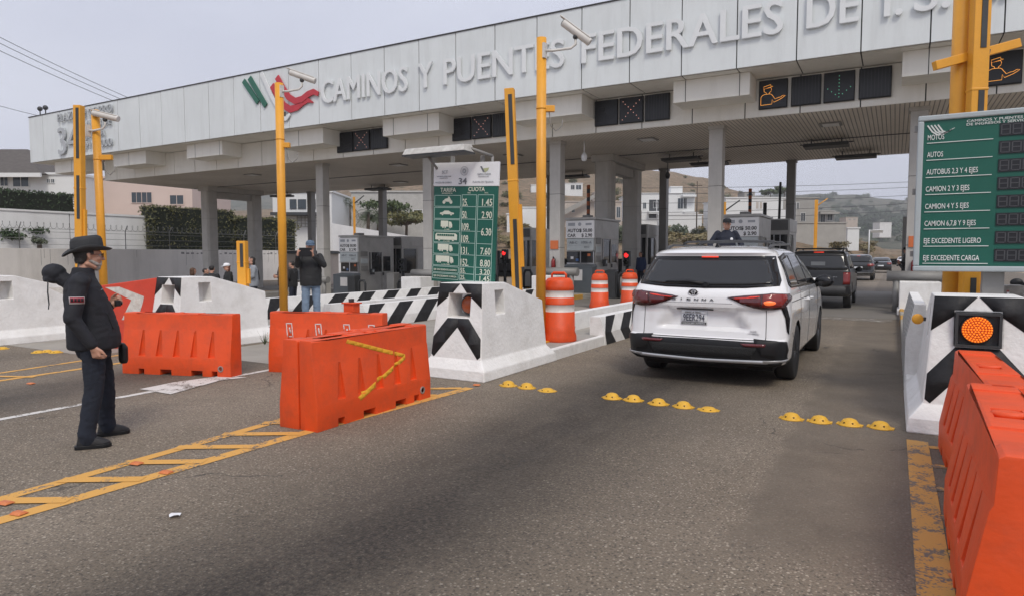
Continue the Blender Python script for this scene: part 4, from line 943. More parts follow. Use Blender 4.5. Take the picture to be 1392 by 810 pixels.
# lamp bar above it
lf = root('sign_lamp', 'long weathered grey lamp fixture held on an arm above the green rate table', 'sign lamp', (-6.1, 7.55, 3.02), R(2))
mb = MB(); mb.hexa([(0, 0, 0), (1.02, 0, 0), (1.02, .3, 0), (0, .3, 0), (.02, .05, .09), (1.0, .05, .09), (1.0, .26, .11), (.02, .26, .11)], 0)
mb.build('reflector_hood', pm('weathered_white_metal', (.55, .54, .51), .5, .2, 12, .2, 30, dirt=.6, dirtcol=(.25, .22, .18), dscale=9), lf, bevel=.008)
mb = MB(); mb.box(-.01, 1.03, .01, .29, -.02, 0); mb.build('lamp_frame', darkS, lf)
mb = MB(); mb.tube((.98, .2, .06), (1.16, .55, -.02), .022); mb.tube((1.16, .55, -.02), (1.16, .55, -.2), .02); mb.build('arm', steelG, lf); mb = MB(); mb.tube((.3, .2, 0), (.3, .5, -.2), .02); mb.build('arm', steelG, lf)
# ============================================================ electronic rate board on the right island
y2 = 8.2; S2 = root('electronic_rate_sign', 'big green electronic rate board with dark digit displays at the right edge', 'rate sign', (.17, y2, 1.44), 0)
X0, Z0 = .17, 1.44; Wb, Hb = 1.98, 1.60
mb = MB(); fr = .055; mb.box(0, Wb, .0, .12, 0, fr); mb.box(0, Wb, .0, .12, Hb-fr, Hb); mb.box(0, fr, .0, .12, fr, Hb-fr); mb.box(Wb-fr, Wb, .0, .12, fr, Hb-fr)
mb.build('frame', pm('pale_blue_frame', (.40, .45, .47), .45, .08, 4, dirt=.4, dirtcol=(.25, .2, .17), dscale=4), S2, bevel=.012)
mb = MB(); mb.box(fr, Wb-fr, .02, .10, fr, Hb-fr); mb.build('panel', greenS, S2)
mb = MB(); rows = [(148, 'MOTOS', 65), (215, 'AUTOS', 63), (283, 'AUTOBUS 2,3 Y 4 EJES', 203), (350, 'CAMION 2 Y 3 EJES', 172), (418, 'CAMION 4 Y 5 EJES', 172), (485, 'CAMION 6,7,8 Y 9 EJES', 203), (553, 'EJE EXCEDENTE LIGERO', 226), (620, 'EJE EXCEDENTE CARGA', 222)]
def cz(cx, cy): p = AY(1220+cx/2.895, 140+cy/2.895, y2+.02); return p.x-X0, p.z-Z0
drow = []
W1.mat, W1.par = pm('white_vinyl', (.68, .72, .70), .5), S2
for cy, s, wpx in rows:
    x, z = cz(126, cy); x1, _ = cz(126+wpx, cy); W1(s, fr+.035, z, .052, .016, x1-x, bold=.008)
    drow.append(z)
W1('CAMINOS Y PUENTES FEDERALES', .42, Hb-fr-.045, .024, .016, .70, bold=.01); W1('DE INGRESOS Y SERVICIOS CONEXOS', .42, Hb-fr-.078, .024, .016, .78, bold=.01)
mb = MB()
for k in range(4): ribbon(mb, [(.085+k*.03, Hb-.10), (.13+k*.03, Hb-.17), (.18+k*.025, Hb-.205+k*.008), (.26+k*.02, Hb-.185+k*.014)], [.012, .014, .013, .004], 0, .018, .005)
mb.build('wing_emblem', W1.mat, S2); mb = MB()
for z_ in drow: mb.box(fr+.03, .645, .012, .018, z_-.035, z_-.028)
mb.build('row_line', W1.mat, S2)
seg = pm('unlit_segment', (.065, .068, .075), .5)
for z in drow:
    mb = MB(); mb.box(.695, Wb-fr-.06, .010, .022, z-.01, z+.115, 0)
    for d in range(12):
        x = .705+d*.092
        if x+.1 > Wb-fr-.06: break
        for a in ((0, .07, .0, .008), (0, .07, .048, .056), (0, .07, .096, .104)): mb.box(x+a[0]+.01, x+a[1]-.004, .006, .011, z+a[2], z+a[3], 1)
        for xx in (0, .068): mb.box(x+xx, x+xx+.009, .006, .011, z+.006, z+.1, 1)
    mb.build('digit_display', [scr, seg], S2)
mb = MB(); mb.box(.62, .80, .13, .30, -1.3, 0); mb.box(.60, .82, .121, .32, .0, Hb*.9); mb.build('post', steelG, S2); mb = MB()
for zz in (.15, .8, 1.45): mb.box(-.03, .0, .04, .09, zz, zz+.06)
mb.build('hinge', steelG, S2)
# box with stickers and cables on the right island behind the nose
cb = root('sticker_box', 'small grey equipment box covered in stickers behind the nose with the lit lamp', 'equipment box', (1.02, 8.95, .168)); mb = MB(); mb.box(-.18, .18, -.12, .12, 0, 1.12); mb.build('case', pm('pale_case', (.33, .31, .29), .6, .3, 9, dirt=.6, dirtcol=(.1, .09, .08), dscale=12), cb, bevel=.01)
mb = MB(); rr = random.Random(5)
for k in range(16): x, z = rr.uniform(-.16, .10), rr.uniform(.7, 1.06); mb.box(x, x+rr.uniform(.02, .07), -.1235-k*.0003, -.12, z, z+rr.uniform(.02, .05), k % 3)
mb.build('sticker', [whiteS, pm('faded_red', (.35, .08, .07)), inkG], cb)
# ============================================================ toll booths
BGp = 'steel toll booths on the lane islands'
signw = pm('booth_sign_white', (.90, .90, .90), .45, .06, 4); panelg = pm('booth_panel_grey', (.50, .54, .55), .45, .08, 4); cab = pm('cabinet_blue_grey', (.10, .115, .13), .5, .1, 3)
boothS = pm('booth_stainless', (.46, .45, .43), .42, .14, 1.5, .05, 30, metal=.3, dirt=.35, dirtcol=(.16, .15, .14), dscale=2.5)
pale = pm('pale_poster', (.70, .68, .68), .5)
def front_booth(x, y, label, L=2.6, w=1.2, l1=('AUTOS', '$ 50.00'), l2=('CAR', '$ 2.90')):
    z = dip(x); r = root('toll_booth', label, 'toll booth', (x, y, z+.168), 0, BGp); hw = w/2
    mb = MB(); mb.box(-hw, hw, 0, L, 0, 1.12, 0); mb.box(-hw, hw, 0, .06, 1.62, 2.84, 0); mb.box(-hw, hw, L-.06, L, 1.12, 2.84, 0)
    for s in (-1, 1):
        a, b = sorted((s*hw, s*(hw-.06)))
        mb.box(a, b, .061, .75, 1.12, 2.84); mb.box(a, b, .75, L-.061, 2.1, 2.84); mb.box(a, b, L-.9, L-.061, 1.12, 2.1)
        mb.box(a-.001, b+.001, L-1.75, L-1.68, 1.12, 2.1)
    mb.build('wall', boothS, r, bevel=.01)
    mb = MB(); mb.box(-hw-.06, hw+.06, -.06, L+.06, 2.84, 2.93); mb.build('roof', boothS, r, bevel=.01)
    mb = MB(); mb.box(-hw+.02, hw-.02, .0, .025, 1.12, 1.62); mb.build('front_window', glass, r)
    for s in (-1, 1): mb = MB(); mb.box(*sorted((s*(hw-.03), s*(hw-.02))), .76, L-.91, 1.12, 2.1); mb.build('side_window', glass, r)
    # door on the lane side with its seams and handle
    mb = MB(); mb.box(hw+.002, hw+.02, L-.95, L-.2, .05, 2.05); d = mb.build('door', boothS, r, bevel=.006)
    mb = MB(); mb.box(hw+.021, hw+.026, L-.85, L-.3, 1.15, 1.9); mb.build('door_glass', glass, d); mb = MB(); mb.box(hw+.02, hw+.07, L-.9, L-.86, .95, 1.1); mb.build('handle', darkS, d)
    for k in range(3): mb = MB(); mb.box(hw+.002, hw+.03, .12, .6, 1.2+k*.35, 1.2+k*.35+.24); mb.build('equipment_panel', steelG if k != 1 else panelg, r, bevel=.01)
    mb = MB(); mb.box(-hw+.0, hw, -.10, -.004, 2.12, 2.80); s = mb.build('sign_panel', signw, r, bevel=.008)
    mb = MB()
    for a, zz in ((l1, 2.36), (l2, 2.17)): addtext(mb, a[0], -hw+.08, zz, .125, -.105, None, bold=.02); addtext(mb, a[1], hw-.07, zz, .125, -.105, None, 'r', bold=.02)
    mb.build('sign_lettering', pm('black_ink', (.02, .02, .022)), s)
    mb = MB(); mb.box(-.5, -.2, -.104, -.10, 2.60, 2.72); mb.tube((0, -.106, 2.66), (0, -.10, 2.66), .07); mb.box(.25, .5, -.104, -.10, 2.62, 2.7); mb.build('sign_logo', inkL, s)
    mb = MB(); mb.box(-hw+.04, hw-.02, -.08, -.004, 1.64, 2.10); s = mb.build('notice_panel', panelg, r, bevel=.008)
    mb = MB(); addtext(mb, 'AB-C   1006-A', -.45, 1.90, .10, -.085, .95, bold=.01); addtext(mb, 'MTC', .42, 1.72, .08, -.085, None, 'r'); mb.box(-.5, .5, -.084, -.08, 1.84, 1.845); mb.build('notice_lettering', inkG, s)
    mb = MB(); mb.box(-hw-.02, hw+.1, -.5, -.02, 0, 1.0); mb.hexa([(-hw-.04, -.52, 1.0), (hw+.12, -.52, 1.0), (hw+.12, -.0, 1.0), (-hw-.04, -.0, 1.0), (-hw, -.5, 1.04), (hw+.08, -.5, 1.04), (hw+.08, -.02, 1.10), (-hw, -.02, 1.10)]); c = mb.build('cabinet', cab, r, bevel=.015)
    mb = MB(); mb.box(-.15, .30, -.505, -.501, .48, .90); mb.build('poster', pale, c)
    mb = MB(); mb.box(-hw+.05, hw-.05, -.12, -.02, 1.60, 1.63); mb.build('window_sill', boothS, r)
    mb = MB(); mb.box(-.02, .02, -.012, .0, 1.12, 1.62); mb.box(-hw+.02, hw-.02, -.012, .0, 1.12, 1.15); mb.box(hw-.06, hw-.03, -.012, .0, 1.15, 1.62); mb.build('window_frame', chrome, r)
    mb = MB(); mb.box(hw+.03, hw+.16, .75, .95, 1.0, 1.28); mb.build('card_reader', darkS, r, bevel=.01); mb = MB(); mb.box(hw+.16, hw+.163, .79, .91, 1.12, 1.24); mb.build('reader_screen', panelg, r)
    for q_, (xx, zz) in enumerate(((-.42, 1.30), (.30, 1.42), (-.20, 1.22))): mb = MB(); mb.box(xx, xx+.12, -.016, -.013, zz, zz+.10); mb.build('sticker', [pale, pm('orange_notice', (.62, .16, .05)), pm('blue_sticker', (.05, .12, .3), .5)][q_], r)
    mb = MB(); mb.path([(-hw-.02, .1, 2.84), (-hw-.03, .1, 1.9), (-hw-.05, .12, 1.0), (-hw-.03, .1, .2)], .012, 6); mb.build('cable', rubber, r)
    mb = MB(); mb.box(-.15, .15, .5, .9, 2.93, 3.05); mb.build('roof_unit', steelG, r, bevel=.01); return r
def rear_booth(x, y, label, w=1.0, L=2.2):
    z = dip(x); r = root('toll_booth', label, 'toll booth', (x, y, z+.168), 0, BGp); hw = w/2
    mb = MB(); mb.box(-hw, hw, 0, L, 0, 1.0); mb.box(-hw, -hw+.08, 0, L, 1.0, 2.3); mb.box(hw-.08, hw, 0, .12, 1.0, 2.3); mb.box(hw-.08, hw, 1.2, L, 1.0, 2.3); mb.box(-hw+.08, hw-.08, L-.08, L, 1.0, 2.3); mb.box(-hw, hw, 0, L, 2.3, 2.42); mb.build('wall', boothS, r, bevel=.01)
    mb = MB(); mb.box(-hw+.081, hw-.081, .03, .05, 1.0, 2.3); mb.build('front_window', glass, r); mb = MB(); mb.box(hw-.05, hw-.03, .121, 1.199, 1.0, 2.3); mb.build('side_window', glass, r)
    mb = MB(); mb.box(-.05, .0, .005, .03, 1.0, 2.3); mb.box(.2, .23, .005, .03, 1.0, 2.3); mb.build('window_mullion', chrome, r)
    mb = MB(); mb.box(-hw-.02, hw+.02, -.02, L, 2.42, 2.95); b = mb.build('air_unit', boothS, r, bevel=.01)
    mb = MB(); mb.box(-hw+.06, hw-.06, -.035, -.021, 2.48, 2.9, 0)
    for k in range(9): mb.box(-hw+.07, hw-.07, -.045, -.036, 2.50+k*.044, 2.52+k*.044, 1)
    mb.build('louvre', [darkS, steelG], b)
    mb = MB(); mb.box(hw+.001, hw+.02, 1.25, 2.0, .05, 2.2); d = mb.build('door', boothS, r, bevel=.006); mb = MB(); mb.box(hw+.02, hw+.05, 1.3, 1.34, 1.0, 1.15); mb.build('handle', darkS, d); return r
front_booth(-10.75, 24.3, 'steel toll booth with the clearest AUTOS sign, behind the far orange drums')
front_booth(-4.85, 25.2, 'steel toll booth with a white rate sign, behind the officer in the dark cap', w=1.25)
front_booth(-23.1, 24.5, 'steel toll booth behind the man with the tablet')
front_booth(-16.9, 24.6, 'steel toll booth mostly hidden by the green rate table')
rear_booth(-10.9, 31.4, 'rear booth with louvred top right of the fat concrete columns'); rear_booth(-4.35, 29.6, 'rear booth with louvred top above the roof of the dark SUV', 1.15)
rear_booth(-16.4, 29.8, 'rear booth seen between the yellow poles and the second steel column'); rear_booth(-23.0, 27.6, 'rear booth with dark upper windows right of the booth behind the tablet man', 1.3)
# traffic signals on short black posts
def signal(x, y, label, red=True):
    z = dip(x)+.168 if abs(x+9.95) > .0 else 0
    r = root('traffic_signal', label, 'traffic light', (x, y, z), 0, 'black lane traffic lights with two lamps'); mb = MB(); mb.tube((0, 0, 0), (0, 0, 1.15), .07); mb.build('post', darkS, r)
    mb = MB(); mb.box(-.13, .13, -.12, .12, 1.15, 1.80); h = mb.build('housing', darkS, r, bevel=.02)
    for k, zz in enumerate((1.62, 1.33)):
        M = Matrix.Translation((0, -.12, zz)) @ Matrix.Rotation(R(90), 4, 'X'); mb = MB(); mb.lathe([(.10, 0), (.085, .02), (.03, .03)], 18, 0, M)
        mb.build('lens', pm('red_lamp_lit', (1, .03, .03), .4, emit=1.1) if k == 0 and red else pm('dark_lens', (.02, .025, .02), .2), h)
        mb = MB()
        for q in range(9): t = R(20+q*17.5); t2 = R(20+(q+1)*17.5); c = lambda a, yy, rr: (rr*math.cos(a), yy, zz+rr*math.sin(a)); mb.add([c(t, -.12, .115), c(t2, -.12, .115), c(t2, -.24, .115), c(t, -.24, .115), c(t, -.12, .105), c(t2, -.12, .105), c(t2, -.24, .105), c(t, -.24, .105)], [(0, 1, 2, 3), (7, 6, 5, 4), (3, 2, 6, 7), (0, 4, 5, 1)])
        mb.build('visor', darkS, h)
    return r
signal(-9.95, 27.4, 'red lane light just left of the white minivan roof, over the far drums'); signal(-15.95, 27.3, 'red lane light just right of the green rate table')
signal(-16.5, 27.5, 'unlit lane light partly hidden by the right edge of the green rate table', False)
signal(-21.0, 26.0, 'unlit dark lane light left of the green rate table', False)
gc = 'dark grey gate cabinets beside the lanes'
for x, y, h, l in ((-16.75, 26.6, 1.35, 'dark grey cabinet under the right edge of the green rate table'), (-15.55, 27.9, 1.55, 'dark grey cabinet right of the red lane light by the rate table'), (-9.3, 23.9, 1.0, 'dark curved gate machine between the two far orange drums'), (-20.4, 24.5, 1.25, 'dark gate machine left of the rate table'), (-22.0, 23.6, 1.1, 'dark gate machine with looped rails right of the tablet man')):
    z = dip(x); r = root('gate_cabinet', l, 'gate machine', (x, y, z), 0, gc); mb = MB(); mb.box(-.22, .22, -.2, .2, 0, h); mb.hexa([(-.24, -.22, h), (.24, -.22, h), (.24, .22, h), (-.24, .22, h), (-.2, -.18, h+.05), (.2, -.18, h+.05), (.2, .18, h+.08), (-.2, .18, h+.08)]); mb.build('housing', steelG if h > 1.2 else darkS, r, bevel=.02)
    mb = MB(); mb.path([(.30, 0, 0), (.30, 0, .8), (.38, 0, .95), (.62, 0, .95), (.70, 0, .8), (.70, 0, 0)], .06, 10); mb.build('hoop_rail', darkS, r)
# fire extinguishers and orange notice on columns
for x, y, l in ((-11.15, 22.78, 'second steel column left of the AUTOS sign'), (.50, 22.78, 'column beside the big electronic board')):
    r = root('fire_extinguisher', f'red and black fire extinguisher hanging on the {l}', 'fire extinguisher', (x, y, 1.05), 0); mb = MB(); mb.lathe([(.06, 0), (.08, .02), (.08, .34), (.05, .42), (.02, .45)], 16, 0, Matrix.Translation((0, -.10, 0))); mb.box(-.06, .06, -.05, 0, .15, .2); mb.build('bottle', pm('extinguisher_red', (.25, .02, .02), .4), r); mb = MB(); mb.tube((0, -.1, .45), (0, -.1, .52), .025); mb.path([(0, -.1, .5), (.1, -.12, .42), (.1, -.12, .12)], .012, 6); mb.build('hose', rubber, r)
    tag(MB().box(-.16, .16, -.03, 0, 0, .32).build('notice_sign', pm('orange_notice', (.62, .16, .05), .5, .1, 9), None, (x, y, 1.85)), f'small orange square notice on the {l}', 'notice')
# ============================================================ vehicles: bodies as stacks of horizontal outlines
def body_mesh(keys, N=(14, 22, 10), dz=.03, feat=None, name='body', mats=None, parent=None, pr=4.2, pf=3.0, tuck=None):
    """keys: rows (z, rear y, front y, half width, rear corner length, front corner length)"""
    K = np.array(keys, float); zs = [K[0, 0]]
    for a, b in zip(K[:-1, 0], K[1:, 0]):
        n = max(1, int(round((b-a)/dz))); zs += [a+(b-a)*(i+1)/n for i in range(n)]
    nr, ns, nf = N; mb = MB(); rows = []
    def crv(c, z):
        return float(np.interp(z, K[:, 0], K[:, c]))
    for z in zs:
        yr, yf, w, cr, cf = (crv(i, z) for i in range(1, 6)); half = []
        mid = (yr+yf)/2; cr = min(cr, mid-yr-.01); cf = min(cf, yf-mid-.01)
        for i in range(nr):                                   # rear corner: from centre line to the flank
            t = (i/nr)*math.pi/2; x = w*math.sin(t)**(2/pr); y = yr+cr*(1-math.cos(t)**(2/pr)); half.append((x, y))
        ya, yb = yr+cr, yf-cf
        for i in range(ns+1): s = i/ns; half.append((w, ya+(yb-ya)*s))
        for i in range(1, nf+1):
            t = (1-i/nf)*math.pi/2; half.append((w*math.sin(t)**(2/pf) if t > 0 else 0, yf-cf*(1-math.cos(t)**(2/pf))))
        full = half+[(-x, y) for x, y in reversed(half[1:-1])]
        rows.append([(feat(x, y, z) if feat else (x, y, z)) for x, y in full])
    n = len(rows[0])
    for r_ in rows: mb.v += r_
    for j in range(len(rows)-1):
        for i in range(n): a = j*n+i; b = j*n+(i+1) % n; mb.face((b, a, a+n, b+n)[::-1], 0, True)
    h = len([1 for _ in range(n)])//2
    for base, flip in ((0, 0), ((len(rows)-1)*n, 1)):       # caps as strips between mirrored points
        for i in range(h):
            a, b = base+i, base+i+1; c, d = base+(n-i-1) % n, base+(n-i) % n
            f = [a, b, c, d] if i else [a, b, c]
            f = list(dict.fromkeys(f))
            if len(f) >= 3: mb.face(f if not flip else f[::-1], 0, True)
    o = mb.build(name, mats, parent); bm = bmesh.new(); bm.from_mesh(o.data); bmesh.ops.remove_doubles(bm, verts=bm.verts, dist=1e-5); bmesh.ops.recalc_face_normals(bm, faces=bm.faces); bm.to_mesh(o.data); bm.free(); return o
def arch_cut(o, ys, r, hw, well, depth=.34):
    cs = []
    for y in ys:
        for s in (-1, 1): c = MB(); c.tube((s*(hw-depth), y, r[1]), (s*(hw+.3), y, r[1]), r[0], n=40); q = c.build('c', well, o.parent); cs.append(q)
    bpy.context.view_layer.update(); boolean(o, cs)
    o.data.set_sharp_from_angle(angle=R(40))
tyreM = rubber
rimM = pm('dark_alloy', (.10, .10, .11), .3, .1, 5, metal=.8); rimL = pm('silver_alloy', (.45, .45, .46), .3, .1, 5, metal=.9)
def wheel(par, x, y, rad, wd, rim, s, spokes=5):
    mb = MB(); M = Matrix.Translation((x, y, rad)) @ Matrix.Rotation(R(90), 4, 'Y'); h = wd/2; ri = rad*.70
    mb.lathe([(ri, -h*.9), (rad*.93, -h), (rad*.985, -h*.85), (rad, -h*.5), (rad, h*.5), (rad*.985, h*.85), (rad*.93, h), (ri, h*.9)], 40, 0, M); t = mb.build('tyre', tyreM, par); t.name = 'wheel' if False else 'tyre'
    mb = MB()
    for k in range(-2, 3): mb.lathe([(rad+.001, k*h*.34-.006), (rad+.001, k*h*.34+.006)], 40, 0, M)
    w = root_part('wheel', par); t.parent = w
    mb = MB(); q = s*h*.75; mb.lathe([(ri*1.0, -h*.9), (ri*1.0, h*.9), (ri*.93, h*.85), (ri*.93, -h*.85)], 36, 0, M); mb.lathe([(.01, q-.02), (ri*.18, q-.02), (ri*.18, q+s*.005+.012), (.01, q+.012)], 18, 0, M)
    for k in range(spokes*2):
        a = 2*math.pi*(k//2)/spokes+(.16 if k % 2 else -.16); c, sn = math.cos(a), math.sin(a); p0 = M @ Vector((c*ri*.12, sn*ri*.12, q)); p1 = M @ Vector((c*ri*.96, sn*ri*.96, q)); mb.tube(p0, p1, .022, .018, 6)
    mb.build('rim', rim, w); mb = MB(); mb.lathe([(.01, q-s*.05-.005), (ri*.62, q-s*.05-.005), (ri*.62, q-s*.05+.005), (.01, q-s*.05+.005)], 24, 0, M); mb.build('brake_disc', steelG, w); return w
def root_part(name, par):
    o = bpy.data.objects.new(name, None); C.objects.link(o); o.parent = par; o.empty_display_size = .1; return o
wellM = pm('wheel_well_black', (.008, .008, .008), .9, .1)
# ------------------------------------------------------------ white minivan
van = root('minivan', 'white minivan seen from behind with its brake lamps lit, waiting in the middle lane', 'minivan', (-2.06, 8.33, 0), 0)
vwhite = pm('pearl_white_paint', (.80, .80, .81), .22, .02, 1, coat=1.0, dirt=.06, dirtcol=(.5, .48, .45), dscale=3)
VK = [(.275, .14, 5.00, .92, .45, .8), (.295, .06, 5.08, .955, .42, .8), (.335, .02, 5.12, .975, .40, .85), (.50, .00, 5.15, .985, .38, .85), (.585, .015, 5.15, .99, .38, .9), (.61, .055, 5.14, .992, .40, .9),
      (.75, .075, 5.11, .995, .42, .95), (.90, .085, 5.04, .995, .44, 1.0), (1.02, .075, 4.90, .99, .46, 1.05), (1.10, .065, 4.62, .985, .48, 1.1), (1.15, .085, 4.30, .975, .48, 1.1), (1.20, .13, 4.10, .955, .46, .95), (1.26, .19, 3.92, .93, .45, .85),
      (1.40, .30, 3.56, .88, .44, .8), (1.54, .42, 3.20, .825, .43, .8), (1.60, .44, 3.02, .795, .42, .8), (1.635, .42, 2.92, .775, .44, .8), (1.665, .48, 2.80, .74, .50, .85), (1.695, .62, 2.65, .67, .60, .9), (1.72, .88, 2.45, .55, .7, .9), (1.735, 1.15, 2.2, .38, .5, .5)]
def sst(a, b, v): t = min(max((v-a)/(b-a), 0), 1); return t*t*(3-2*t)
def vfeat(x, y, z):
    if y < .75 and abs(x) < .9:
        ax = abs(x)
        # sunken number plate field, wider at the bottom
        wq_ = .36+(.93-z)*.75
        k = sst(wq_+.05, wq_-.05, ax)*sst(.68, .72, z)*sst(.965, .93, z); y += .072*k
        # ledge under the badge
        y -= .022*sst(.95, .975, z)*sst(1.13, 1.0, z)*sst(.95, .7, ax)
    return (x, y, z)
vb = body_mesh(VK, (30, 26, 14), .022, vfeat, 'body', [vwhite, wellM], van, 4.6, 3.0)
arch_cut(vb, (1.04, 4.10), (.405, .37), .99, wellM)
VT = bvh_of(vb)
def D(nm, pts, ax, m, par=van, off=.004, step=.05, sm=0, T=None): return decal(nm, T or VT, smoothpoly(pts, sm) if sm else pts, ax, m, par, off, step)
# rear glass with its black surround, wiper, spoiler lamp
D('window_surround', [(-.77, 1.595), (.77, 1.595), (.80, 1.50), (.875, 1.30), (.87, 1.235), (.5, 1.205), (0, 1.195), (-.5, 1.205), (-.87, 1.235), (-.875, 1.30), (-.80, 1.50)], 'rear', blackgl, off=.005)
rw = D('rear_window', [(-.69, 1.545), (.69, 1.545), (.72, 1.48), (.795, 1.29), (.785, 1.262), (.45, 1.235), (0, 1.225), (-.45, 1.235), (-.785, 1.262), (-.795, 1.29), (-.72, 1.48)], 'rear', glass, off=.010)
mb = MB(); mb.path([(.02, .13, 1.250), (-.2, .15, 1.278), (-.50, .175, 1.272)], [.022, .020, .012], 8); mb.tube((.02, .20, 1.24), (.02, .11, 1.245), .03); mb.build('wiper', blackpl, van)
lampR = pm('brake_lamp_lit', (.9, .06, .03), .3, emit=.35); lampD = pm('dark_red_lens', (.11, .008, .011), .12, .3, 9, coat=.8); lampO = pm('glowing_lamp_core', (1, .20, .05), .3, emit=.35); lampB = pm('smoked_lens', (.05, .008, .01), .1, coat=.8)
D('brake_lamp', [(-.105, 1.590), (.105, 1.590), (.105, 1.572), (-.105, 1.572)], 'rear', lampR, off=.014)
for s in (-1, 1):
    f = lambda P: [(s*a, b) for a, b in P]
    lp = D('tail_lamp', f([(.30, 1.095), (.55, 1.125), (.80, 1.150), (.965, 1.145), (.985, 1.08), (.93, .975), (.80, .965), (.62, .975), (.46, 1.025)]), 'rear', lampB, off=.014)
    D('lens', f([(.35, 1.09), (.56, 1.113), (.69, 1.125), (.685, 1.0), (.60, .995), (.47, 1.035)]), 'rear', lampD, lp, .020)
    D('lit_lens', f([(.705, 1.128), (.82, 1.140), (.94, 1.135), (.95, 1.09), (.90, 1.00), (.80, .985), (.70, .995)]), 'rear', pm('red_lens_lit', (.22, .015, .012), .2, emit=.04, coat=.6) if s > 0 else lampD, lp, .021)
    if s > 0: D('lit_core', f([(.72, 1.050), (.78, 1.065), (.84, 1.05), (.83, 1.025), (.78, 1.012), (.73, 1.02)]), 'rear', lampO, lp, .025, .03, 3)
    D('lamp_strip', f([(.37, 1.085), (.67, 1.108), (.67, 1.102), (.40, 1.079)]), 'rear', pm('lamp_strip_red', (.8, .05, .03), .3, emit=.25), lp, .024)
    D('corner_vent', f([(.90, .985), (.955, 1.0), (.985, .85), (.982, .66), (.965, .70), (.945, .86)]), 'rear', blackgl, off=.008)
    D('side_lens', [(.12, 1.135), (.34, 1.135), (.42, 1.10), (.33, 1.06), (.15, 1.03), (.12, 1.08)], '+x' if s > 0 else '-x', lampB, lp, .012)
    # panel gap between tailgate and fender
    D('panel_gap', f([(.745, .955), (.752, .955), (.757, .60), (.750, .60)]), 'rear', seamM, off=.003, step=.03)
    D('lower_reflector', f([(.47, .548), (.76, .552), (.75, .515), (.52, .515)]), 'rear', lampD, off=.022)
    D('bumper_corner', f([(.62, .60), (.97, .58), (.985, .42), (.975, .33), (.90, .34), (.80, .40), (.70, .42)]), 'rear', blackpl, off=.014)
    # side: glass, pillars, seams, handles
    ax = '+x' if s > 0 else '-x'
    D('side_glass_surround', [(.62, 1.585), (1.2, 1.635), (2.2, 1.64), (2.85, 1.60), (3.35, 1.42), (3.95, 1.16), (3.2, 1.165), (1.5, 1.185), (.60, 1.20), (.50, 1.24)], ax, blackgl, off=.006, step=.08)
    for P in ([(.67, 1.545), (1.18, 1.60), (1.24, 1.60), (1.30, 1.22), (.66, 1.235), (.60, 1.27)], [(1.30, 1.60), (2.15, 1.61), (2.30, 1.20), (1.37, 1.215)], [(2.25, 1.61), (2.78, 1.575), (3.25, 1.41), (3.70, 1.19), (2.40, 1.198)]):
        D('side_window', P, ax, glass, off=.011, step=.08)
    for P in ([(1.335, 1.19), (1.343, 1.19), (1.395, .42), (1.387, .42)], [(2.385, 1.18), (2.393, 1.18), (2.40, .30), (2.392, .30)], [(3.55, 1.12), (3.558, 1.12), (3.60, .75), (3.50, .35), (3.492, .35), (3.592, .75)], [(.45, 1.04), (2.36, 1.03), (2.36, 1.022), (.45, 1.032)], [(.55, .66), (.64, .60), (.645, .605), (.555, .665)]):
        D('panel_gap', P, ax, seamM, off=.003, step=.05)
    D('sill_trim', [(1.46, .33), (3.68, .33), (3.68, .23), (1.46, .23)], ax, blackpl, off=.014, step=.1)
    for yy in (2.10, 2.55): mb = MB(); mb.path([(s*.985, yy-.09, .985), (s*1.02, yy-.07, .99), (s*1.02, yy+.07, .99), (s*.985, yy+.09, .985)], .016, 8); mb.build('door_handle', vwhite, van)
    mb = MB(); mb.ball((s*1.10, 3.42, 1.20), .13, 10, 0, (1.1, .55, .78)); mb.path([(s*.93, 3.47, 1.13), (s*1.02, 3.45, 1.15)], .04, 8); m_ = mb.build('side_mirror', blackgl, van); mb = MB(); mb.ball((s*1.10, 3.362, 1.20), .095, 10, 0, (1.05, .12, .70)); mb.build('mirror_glass', glass, m_)
    wheel(van, s*.868, 1.04, .362, .235, rimM, s, 10); wheel(van, s*.868, 4.10, .362, .235, rimM, s, 10)
    # roof rail
    mb = MB(); mb.path([(s*.665, .72, 1.66), (s*.665, .86, 1.715), (s*.66, 1.05, 1.745), (s*.66, 2.55, 1.765), (s*.655, 2.75, 1.74), (s*.65, 2.9, 1.68)], [.018, .024, .016, .016, .022, .016], 10); mb.build('roof_rail', pm('rail_black', (.045, .046, .05), .35), van)
for yc in (1.55, 2.35): mb = MB(); mb.path([(-.66, yc, 1.765), (-.6, yc, 1.80), (0, yc, 1.812), (.6, yc, 1.80), (.66, yc, 1.765)], .014, 8); mb.build('roof_crossbar', MATS['rail_black'], van)
mb = MB(); mb.add([(-.035, .80, 1.69), (.035, .80, 1.69), (.035, 1.0, 1.71), (-.035, 1.0, 1.71), (-.008, .80, 1.765), (.008, .80, 1.765)], [(0, 1, 5, 4), (1, 2, 5), (3, 0, 4), (2, 3, 4, 5), (3, 2, 1, 0)]); mb.build('antenna_fin', blackgl, van)
